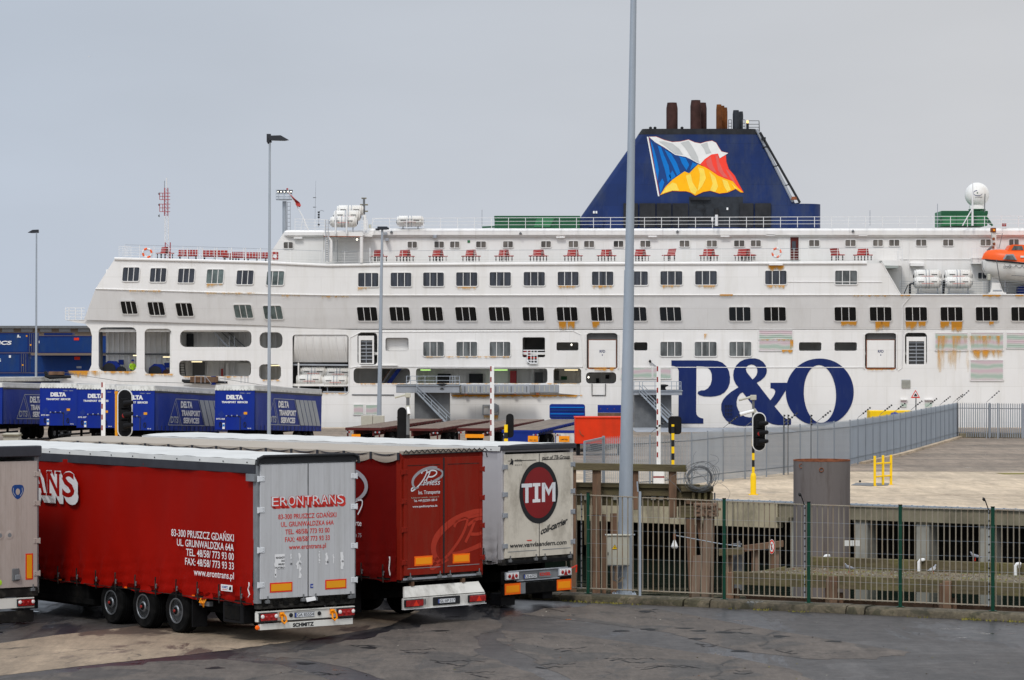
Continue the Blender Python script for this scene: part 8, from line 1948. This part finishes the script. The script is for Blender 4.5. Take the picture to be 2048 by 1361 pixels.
def annex(mb):
    a, b = P(1560, 408, YFn), P(1644, 408, YFn); zb = P(0, 462, YFn).z; r = 1.6; l = rrect(a.x, b.x, YFn-.2, YFn+6, zb, r, 8); k = len(l); mb.add(l+[V((p.x, p.y, a.z)) for p in l], [(j, (j+1) % k, k+(j+1) % k, k+j) for j in range(k)]+[tuple(range(k, 2*k))], 'navy')
part('annex', fun, annex)
for x, w_, y0, m_ in ((1344, 23, 206, 'pipe_rust'), (1391.5, 22, 201, 'pipe_rust'), (1405, 17, 206, 'pipe_rust'), (1438, 11.5, 209.5, 'pipe_orange'), (1445, 9, 212, 'pipe_orange'), (1450.5, 9, 215.5, 'pipe_orange'), (1472, 13.5, 221, 'pipe_dark'), (1482, 9, 223.5, 'pipe_dark')):
    def f(mb, x=x, w_=w_, y0=y0, m_=m_):
        Yp = YFn+2+(0 if x in (1344, 1391.5, 1438, 1472) else 1.3); s = Yp/F; r = w_*s/2; c = P(x, 262, Yp); h = (262-y0)*s
        mb.lathe([(r, 0), (r, h*.80), (r*.84, h*.98), (r*.84, h), (r*.75, h), (r*.75, h-.5)], c, (0, 0, 1), m_, n=22, cap=False); mb.lathe([(r*.76, h-.5), (.01, h-.5)], c, (0, 0, 1), 'ink', n=22, cap=False)
    part('exhaust_pipe', fun, f)
def z5(l): return [(1130+x*.26855, 180+y*.26855) for x, y in l]
def emb(mb):
    q = lambda l, d: [P(x, y, YFn-d) for x, y in z5(l)]
    W = [(625, 350), (680, 350), (740, 375), (800, 390), (860, 386), (920, 372), (965, 392), (1010, 400), (1050, 388), (1095, 380), (1125, 395), (1145, 430), (1165, 460), (1215, 472), (1190, 488), (1152, 510), (1140, 476), (1090, 482), (1045, 515), (1010, 555), (985, 545), (940, 520), (900, 500), (820, 485), (740, 430), (670, 390)]
    B = [(628, 358), (690, 405), (740, 435), (820, 485), (900, 500), (945, 525), (1000, 555), (960, 585), (925, 622), (888, 610), (850, 640), (800, 670), (750, 720), (708, 787)]
    Yy = [(708, 785), (750, 720), (800, 670), (850, 635), (890, 608), (925, 622), (960, 585), (990, 555), (1040, 575), (1090, 605), (1140, 640), (1200, 665), (1250, 682), (1290, 730), (1330, 765), (1310, 764), (1270, 738), (1210, 765), (1150, 772), (1080, 752), (1030, 760), (970, 788), (935, 765), (900, 755), (850, 755), (800, 752), (750, 768)]
    Rr = [(1005, 556), (1040, 517), (1090, 482), (1140, 475), (1150, 512), (1198, 486), (1200, 535), (1218, 590), (1262, 640), (1295, 705), (1330, 766), (1290, 730), (1250, 682), (1200, 665), (1140, 640), (1090, 605), (1040, 575)]
    for l in (W, B, Yy, Rr):
        c = (sum(p[0] for p in l)/len(l), sum(p[1] for p in l)/len(l)); o = V(P(*z5([(0, 0)])[0], YFn-.03)); s = .26855/F*(YFn-.03)
        k = [(x*s, -y*s) for x, y in l]; mb.ribbon(k, 6*s, o, Ux, Uz, 'f_line', closed=True)
    mb.plate([q(W, .04)], None, 'f_white'); mb.plate([q(B, .041)], None, 'f_navy'); mb.plate([q(Yy, .042)], None, 'f_yellow'); mb.plate([q(Rr, .043)], None, 'f_red')
    for l, m_ in (([(700, 385), (740, 385), (800, 400), (850, 440), (880, 485), (820, 478), (760, 430)], 'f_grey'), ([(860, 395), (920, 378), (960, 440), (990, 500), (1000, 545), (945, 515), (900, 440)], 'f_grey'), ([(1010, 408), (1060, 392), (1070, 430), (1090, 470), (1050, 480), (1035, 440)], 'f_grey'), 
                   ([(636, 380), (650, 400), (680, 500), (700, 600), (690, 680), (672, 600), (655, 480)], 'f_blue'), ([(690, 415), (715, 425), (735, 480), (770, 560), (790, 660), (765, 690), (745, 600), (720, 520)], 'f_blue'), ([(740, 445), (790, 475), (830, 540), (860, 620), (835, 640), (800, 560)], 'f_blue'), ([(850, 495), (900, 510), (925, 560), (905, 600), (870, 545)], 'f_blue'), ([(700, 700), (725, 660), (740, 690), (712, 775)], 'f_blue'), ([(950, 540), (985, 555), (955, 580), (930, 600)], 'f_blue'), ([(775, 640), (800, 600), (825, 645), (790, 672)], 'f_blue'),
                   ([(870, 640), (905, 635), (930, 690), (960, 770), (925, 755), (880, 745), (850, 720)], 'f_pale') if False else ([(720, 775), (760, 720), (800, 690), (830, 700), (850, 752), (800, 750), (752, 765)], 'f_pale'), ([(900, 640), (935, 625), (950, 690), (985, 745), (970, 780), (935, 760), (915, 700)], 'f_pale'), ([(990, 575), (1035, 590), (1050, 660), (1020, 720), (985, 760), (1000, 690), (1005, 630)], 'f_pale'), ([(1075, 610), (1120, 650), (1140, 720), (1120, 762), (1080, 750), (1100, 700)], 'f_pale'), ([(1170, 665), (1210, 680), (1235, 745), (1210, 760), (1185, 720)], 'f_pale'), ([(1235, 690), (1270, 725), (1290, 745), (1265, 735)], 'f_pale'),
                   ([(1050, 530), (1085, 495), (1100, 560), (1130, 620), (1085, 596), (1060, 570)], 'f_pink'), ([(1120, 490), (1140, 490), (1150, 540), (1180, 610), (1215, 655), (1180, 650), (1140, 600)], 'f_pink'), ([(1195, 590), (1215, 600), (1255, 660), (1275, 710), (1235, 665)], 'f_pink')):
        mb.plate([q(l, .055)], None, m_)
    mb.ribbon([(0, 0), (1, 0)], .001, V((0, 0, -50)), Ux, Uz, 'f_white') if False else None
    a, b = P(*z5([(615, 350)])[0], YFn-.05), P(*z5([(698, 793)])[0], YFn-.05); mb.add([a+V((-.06, 0, 0)), a+V((.06, 0, 0)), b+V((.06, 0, 0)), b+V((-.06, 0, 0))], [(0, 1, 2, 3)], 'f_white')
part('emblem', fun, emb, smooth=False)
for x0, x1 in ((1247, 1276), (1279, 1311), (1313, 1343), (1345, 1377), (1479, 1507), (1510, 1542)): part('vent', fun, lambda mb, a=P(x0, 407, YFn-.2), b=P(x1, 455, YFn-.2): mb.cbox(a.x, b.x, YFn-.25, YFn, b.z, a.z, .04, 'soot'))
def fv(mb):
    a, b = P(1380, 396, YFn-.2), P(1421, 401, YFn-.2); mb.cbox(a.x, b.x, YFn-.3, YFn, b.z, a.z, .04, 'soot'); a, b = P(1376, 437, YFn-.2), P(1426, 443, YFn-.2); mb.box(a.x, b.x, YFn-.1, YFn, b.z, a.z, 'ink')
    a, b = P(1378, 394, YFn), P(1486, 455, YFn); mb.box(a.x, b.x, YFn-.012, YFn, b.z, a.z, 'pipe_dark')
    for l in ([(1392, 402), (1392, 418), (1410, 418), (1410, 436)], [(1400, 402), (1412, 412), (1403, 430)]): mb.tube([P(x, y, YFn-.15) for x, y in l], .03, 'ink', n=4)
    a, b = P(1429, 418, YFn-.4), P(1438, 430, YFn-.4); mb.cbox(a.x, b.x, YFn-.5, YFn, b.z, a.z, .05, 'ink'); mb.tube([P(1433, 430, YS+1.4), P(1433, 452, YS+1.4)], .12, 'print_white', n=6); mb.box(P(1425, 0, YS).x, P(1429, 0, YS).x, YS+1.4, YS+1.5, P(0, 442, YS).z, P(0, 433, YS).z, 'print_white')
    for x, y in ((1186, 425), (1191, 425), (1453, 418)): q = P(x, y, YFn); mb.box(q.x, q.x+.14, YFn-.06, YFn, q.z-.1, q.z+.1, 'print_white')
    mb.plate([[P(x, y, YFn-.3) for x, y in ((1180, 436), (1208, 436), (1205, 455), (1176, 455))]], (0, .3, 0), 'navy')
part('fitting', fun, fv)
def fl_(mb):
    a, b = P(1520, 265, YFn-.1), P(1600, 406, YFn-.1); mb.tube([a, b], .10, 'soot', n=6)
    for t in (.2, .47, .74, 1.0): c = a+(b-a)*t; mb.tube([c, c+V((-.45, .1, -.1))], .05, 'soot', n=5)
    mb.tube([P(1513, 259, YFn+.05), P(1586, 404, YFn+.05)], .12, 'steel_dull', n=6); mb.lathe([(.2, 0), (.2, .25)], P(1527, 281, YFn-.1), (0, 0, 1), 'ink', n=8); mb.lathe([(.28, 0), (.2, .25)], P(1588, 400, YFn-.1), (0, 0, 1), 'rust', n=8)
    for x0, x1, y0 in ((1457, 1463, 240), (1485, 1490, 240), (1495, 1518, 242)):
        for y in (y0, y0+7, y0+13): mb.tube([P(x0, y, YFn+2), P(x1, y, YFn+2)], .035, 'steel_dark', n=4)
        for x in (x0, x1): mb.tube([P(x, y0, YFn+2), P(x, 262, YFn+2)], .035, 'steel_dark', n=4)
    mb.tube([P(1518, 242, YFn+2), P(1519, 264, YFn+2)], .05, 'steel_dark', n=4)
    for x in (1301, 1310, 1364): mb.lathe([(.12, 0), (.14, .15), (.05, .22)], P(x, 259, YFn+1), (0, 0, 1), 'ink', n=8)
    mb.cyl(P(1495, 258, YFn+1.5), P(1495, 247, YFn+1.5), .12, 'ink', n=8)
part('ladder', fun, fl_); part('beacon', fun, lambda mb: mb.lathe([(.09, 0), (.09, .18), (.04, .25)], P(1495, 247, YFn+1.5), (0, 0, 1), 'beacon', n=10))
# lifeboat and davit -----------------------------------------------------------------
lbt = thing('lifeboat', 'orange and white enclosed lifeboat hanging from its davit at the right edge', 'lifeboat', P(2060, 576, YS-.6))
def zb_(x, y): return (1940+x*.13219, 440+y*.13219)
def lsec(px, yk, yr, w, n=9):       # half hull section at picture column px
    return px, yk, yr, w
secs = [(1966, 521, 519, .10), (1969, 540, 519.5, .45), (1974, 550, 520, .8), (1990, 555, 521, 1.15), (2010, 562, 522.5, 1.4), (2040, 567, 525, 1.5), (2100, 569, 530, 1.5), (2150, 565, 534, 1.2), (2185, 545, 536, .3)]
yc = YS-.6+.9
def hullf(mb):
    vs = []; n = 10
    for px, yk, yr_, w_ in secs:
        zk_, zr = P(px, yk, yc-1).z, P(px, yr_, yc-1).z; x = P(px, 0, yc-1).x
        for j in range(n+1):
            a = pi*j/n; vs.append(V((x, yc-w_*cos(a)*(1 if abs(cos(a)) > .01 else 0), zr-(zr-zk_)*sin(a)**.7)))
    k = n+1; fs = [(i*k+j, i*k+j+1, (i+1)*k+j+1, (i+1)*k+j) for i in range(len(secs)-1) for j in range(n)]; fs.append(tuple(range(k))); mb.add(vs, fs, 'raft')
part('hull', lbt, hullf, sharp=50)
can = [(1966.5, 519, .1, 518.8), (1972, 507, .5, 519.2), (1979, 500.5, .8, 520), (2000, 499, 1.1, 521.5), (2018, 500, 1.3, 523), (2045, 501, 1.4, 525.5), (2120, 505, 1.4, 532), (2170, 512, .9, 535)]
def canf(mb):
    vs = []; n = 10
    for px, yt_, w_, yr_ in can:
        zt_, zr = P(px, yt_, yc-1).z, P(px, yr_, yc-1).z; x = P(px, 0, yc-1).x
        for j in range(n+1): a = pi*j/n; vs.append(V((x, yc-w_*(cos(a) if True else 0), zr+(zt_-zr)*min(1, sin(a)*1.25)**.8)))
    k = n+1; fs = [(i*k+j, (i+1)*k+j, (i+1)*k+j+1, i*k+j+1) for i in range(len(can)-1) for j in range(n)]; mb.add(vs, fs, 'boat_orange')
part('canopy', lbt, canf, sharp=50)
def cabn(mb):
    l = [(2015, 502), (2021, 491), (2026, 489.5), (2120, 492), (2126, 506)]; mb.plate([[P(x, y, yc-.9) for x, y in l]], (0, 1.8, 0), 'boat_orange')
part('cockpit', lbt, cabn)
def lbw(mb):
    y_ = yc-1.42
    for l, m_ in (([(2006, 519), (2012, 509), (2027, 508.5), (2034, 520.5)], 'steel_dull'), ([(2009.5, 519), (2014, 511.5), (2025, 511), (2031, 520)], 'glass_lit')): mb.plate([[P(x, y, y_-(0 if m_ == 'steel_dull' else .02)) for x, y in l]], (0, .12, 0), m_)
    mb.plate([[P(x, y, yc-.93) for x, y in ((2023, 500.5), (2028, 492), (2044, 492.5), (2047, 500.5))]], (0, .04, 0), 'glass_lit'); a, b = P(2041, 512, y_), P(2048, 515.5, y_); mb.box(a.x, b.x, y_, y_+.05, b.z, a.z, 'print_white')
part('window', lbt, lbw)
def lbr(mb):
    mb.tube([P(x, y+.5, yc-w_-.03) for x, y, w_ in [(1966, 519, .1), (1974, 520, .8), (1990, 521.5, 1.15), (2010, 523, 1.4), (2040, 526, 1.5), (2100, 531, 1.5)]], .07, 'ink', n=6)
    for i in range(4): x = 2008+i*12; mb.tube([P(x+dx, 529+dy+i*.8, yc-1.5) for dx, dy in ((0, 0), (3, 4), (7, 5), (10, 4), (12, .5))], .02, 'steel_dark', n=3)
    mb.tube([P(2023, 551, yc-1.42), P(2050, 553, yc-1.42)], .03, 'steel_dark', n=4)
part('grab_line', lbt, lbr)
part('lettering', lbt, lambda mb: mb.text('DOVER', P(2007, 537.5, yc-1.56), Ux, Uz, 'steel_dark', h=.20, w=.62, bold=.02))
def dav(mb):
    q = lambda x, y, d=.6: P(x, y, YS+d)
    mb.plate([[q(1984, 457), q(1992, 457), q(1993.5, 500), q(1986, 500)]], (0, .6, 0), 'white_dirty'); mb.cbox(q(1983, 0).x, q(1992, 0).x, YS+.5, YS+1.3, q(0, 465).z, q(0, 456).z, .05, 'rust'); mb.cbox(q(1985.5, 0).x, q(1989.5, 0).x, YS+.4, YS+.5, q(0, 463).z, q(0, 459).z, .03, 'amber_bright')
    for x, y in ((1987, 478), (1988, 488), (1986, 495)): mb.lathe([(.12, 0), (.10, .05)], q(x, y, .55), (0, -1, 0), 'rust', n=8)
    mb.tube([q(1992, 467), q(2005, 467), q(1998, 497)], .03, 'steel_dark', n=4); mb.tube([q(1975, 502, .2), q(1984, 494, .2)], .10, 'steel_dark', n=5)
    mb.plate([[q(x, y, -.7) for x, y in ((1984, 566), (2000, 566), (2006, 577), (2009, 588), (1980, 588), (1983, 577))]], (0, .8, 0), 'ship_white'); mb.box(q(1986, 0, -.75).x, q(2004, 0, -.75).x, YS-.75, YS-.7, q(0, 583).z, q(0, 581).z, 'steel_dull'); mb.box(q(1977, 0, -.7).x, q(2012, 0, -.7).x, YS-.8, YS+.2, q(0, 589).z, q(0, 586).z, 'ship_white')
    mb.cbox(q(1975, 0, -.4).x, q(1982, 0, -.4).x, YS-.5, YS-.1, q(0, 562).z, q(0, 549).z, .1, 'box_beige'); mb.plate([[q(x, y, .2) for x, y in ((1984, 550), (1999, 552), (1999, 566), (1984, 566))]], (0, .5, 0), 'ship_grey')
    mb.tube([q(1993, 520, -1.7), q(1999, 560, -1.2), q(2003, 572, -.8), q(2008, 584, -.7)], .045, 'steel_dark', n=4); mb.tube([q(2012, 566, -.2), q(2012, 588, -.2)], .07, 'steel_dark', n=4); mb.tube([q(1979, 560, -.3), q(1978, 588, -.3)], .07, 'steel_dark', n=4)
    mb.tube([q(1965, 522, -.6), q(1965, 534, -.6), q(1970, 545, -.6)], .02, 'steel_dark', n=3)
part('davit', ship, dav)
mb = MB(); mb.plate([[P(x, y, YS+.8) for x, y in spline([(2036, 588), (2036, 577), (2040, 573), (2050, 571), (2062, 572), (2064, 588)], 3)]], (0, .8, 0), 'flat_blue'); tag(mb.build('covered_reel'), 'dark blue covered drum on the boat deck at the right edge', 'drum')
# mooring platforms with gangway stairs on the quay
def moor(label, bx0, bx1, dx0, dx1, yd0, yd1, st, post):
    Yq = 240.0; t = thing('mooring_platform', label, 'platform', (P((bx0+bx1)/2, 0, Yq).x, Yq, 0), 0, 'steel gangway platforms between quay and ship')
    q = lambda x, y, d=0: P(x, y, Yq+d)
    part('pillar', t, lambda mb: mb.box(q(bx0, 0).x, q(bx1, 0).x, Yq, Yq+2.5, 0, q(0, yd1).z, 'steel_dark'))
    part('platform_deck', t, lambda mb: (mb.cbox(q(dx0, 0).x, q(dx1, 0).x, Yq-.8, Yq+2.8, q(0, yd1).z, q(0, yd0).z, .04, 'steel_dull'), mb.box(q(dx0, 0).x-.05, q(dx1, 0).x+.05, Yq-.9, Yq+2.9, q(0, yd0).z-.06, q(0, yd0).z, 'steel')))
    def rl(mb):
        h = 24
        for x in post: mb.tube([q(x, yd0, -.7), q(x, yd0-h*.72, -.7)], .035, 'steel', n=4)
        for k in (.36, .72): mb.tube([q(post[0], yd0-h*k, -.7), q(post[-1], yd0-h*k, -.7)], .03, 'steel', n=4)
    part('railing', t, rl)
    def sr(mb):
        (x0, y0), (x1, y1) = st
        for d in (-.9, -.1): mb.plate([[q(x0, y0-1, d), q(x0+4, y0-1, d), q(x1+4, y1, d), q(x1-2, y1, d)]], (0, .08, 0), 'steel')
        n = 14
        for i in range(n): u = (i+.5)/n; x, y = x0+(x1-x0)*u+1, y0+(y1-y0)*u; a = q(x, y, -.9); mb.box(a.x-.14, a.x+.14, Yq-.85, Yq-.1, a.z-.02, a.z+.02, 'steel_dark')
        for h in (9, 16): mb.tube([q(x0, y0-h, -.95), q(x1+1, y1-h, -.95), q(x1+2, y1-2, -.95)], .035, 'steel', n=4); mb.tube([q(x0+8, y0-h, .0), q(x1+9, y1-h, 0)], .035, 'steel', n=4)
        for i in range(5): u = i/4; x, y = x0+(x1-x0)*u, y0+(y1-y0)*u; mb.tube([q(x+1, y, -.95), q(x+1, y-16, -.95)], .03, 'steel', n=4)
    part('stair', t, sr)
    return t
mp1 = moor('grey steel gangway platform with stairs in front of the hull, above the maroon flatbeds', 829, 899, 793, 919, 770, 786, ((832, 786), (892, 846)), [813, 821, 834, 850, 873, 900, 905, 910, 919])
mp2 = moor('grey steel gangway platform with stairs beside the first big blue letter', 1268.5, 1343, 1266, 1363, 781, 790.5, ((1278, 787), (1337, 846)), [1268, 1279, 1285, 1310, 1343, 1353, 1358, 1362])
def boll(t, x, y):
    def f(mb): c = P(x, y, 239.4); mb.lathe([(.28, 0), (.20, .12), (.20, .25), (.42, .33), (.42, .42), (.2, .46)], c, (0, 0, 1), 'ink', n=14)
    part('bollard', t, f)
boll(mp1, 884, 779); boll(mp2, 1326, 781)
mb = MB(); a, b = P(921, 770, 241), P(1060, 788, 241)
mb.cbox(a.x, b.x, 241, 243.5, b.z, a.z, .05, 'steel_dull')
for i in range(18): x = a.x+(b.x-a.x)*i/18; mb.box(x, x+.07, 240.96, 241, b.z+.12, a.z-.12, 'steel_dark' if i % 4 == 1 else 'box_beige')
tag(mb.build('fender_beam'), 'long horizontal grey fender beam against the hull right of the stairs', 'fender')
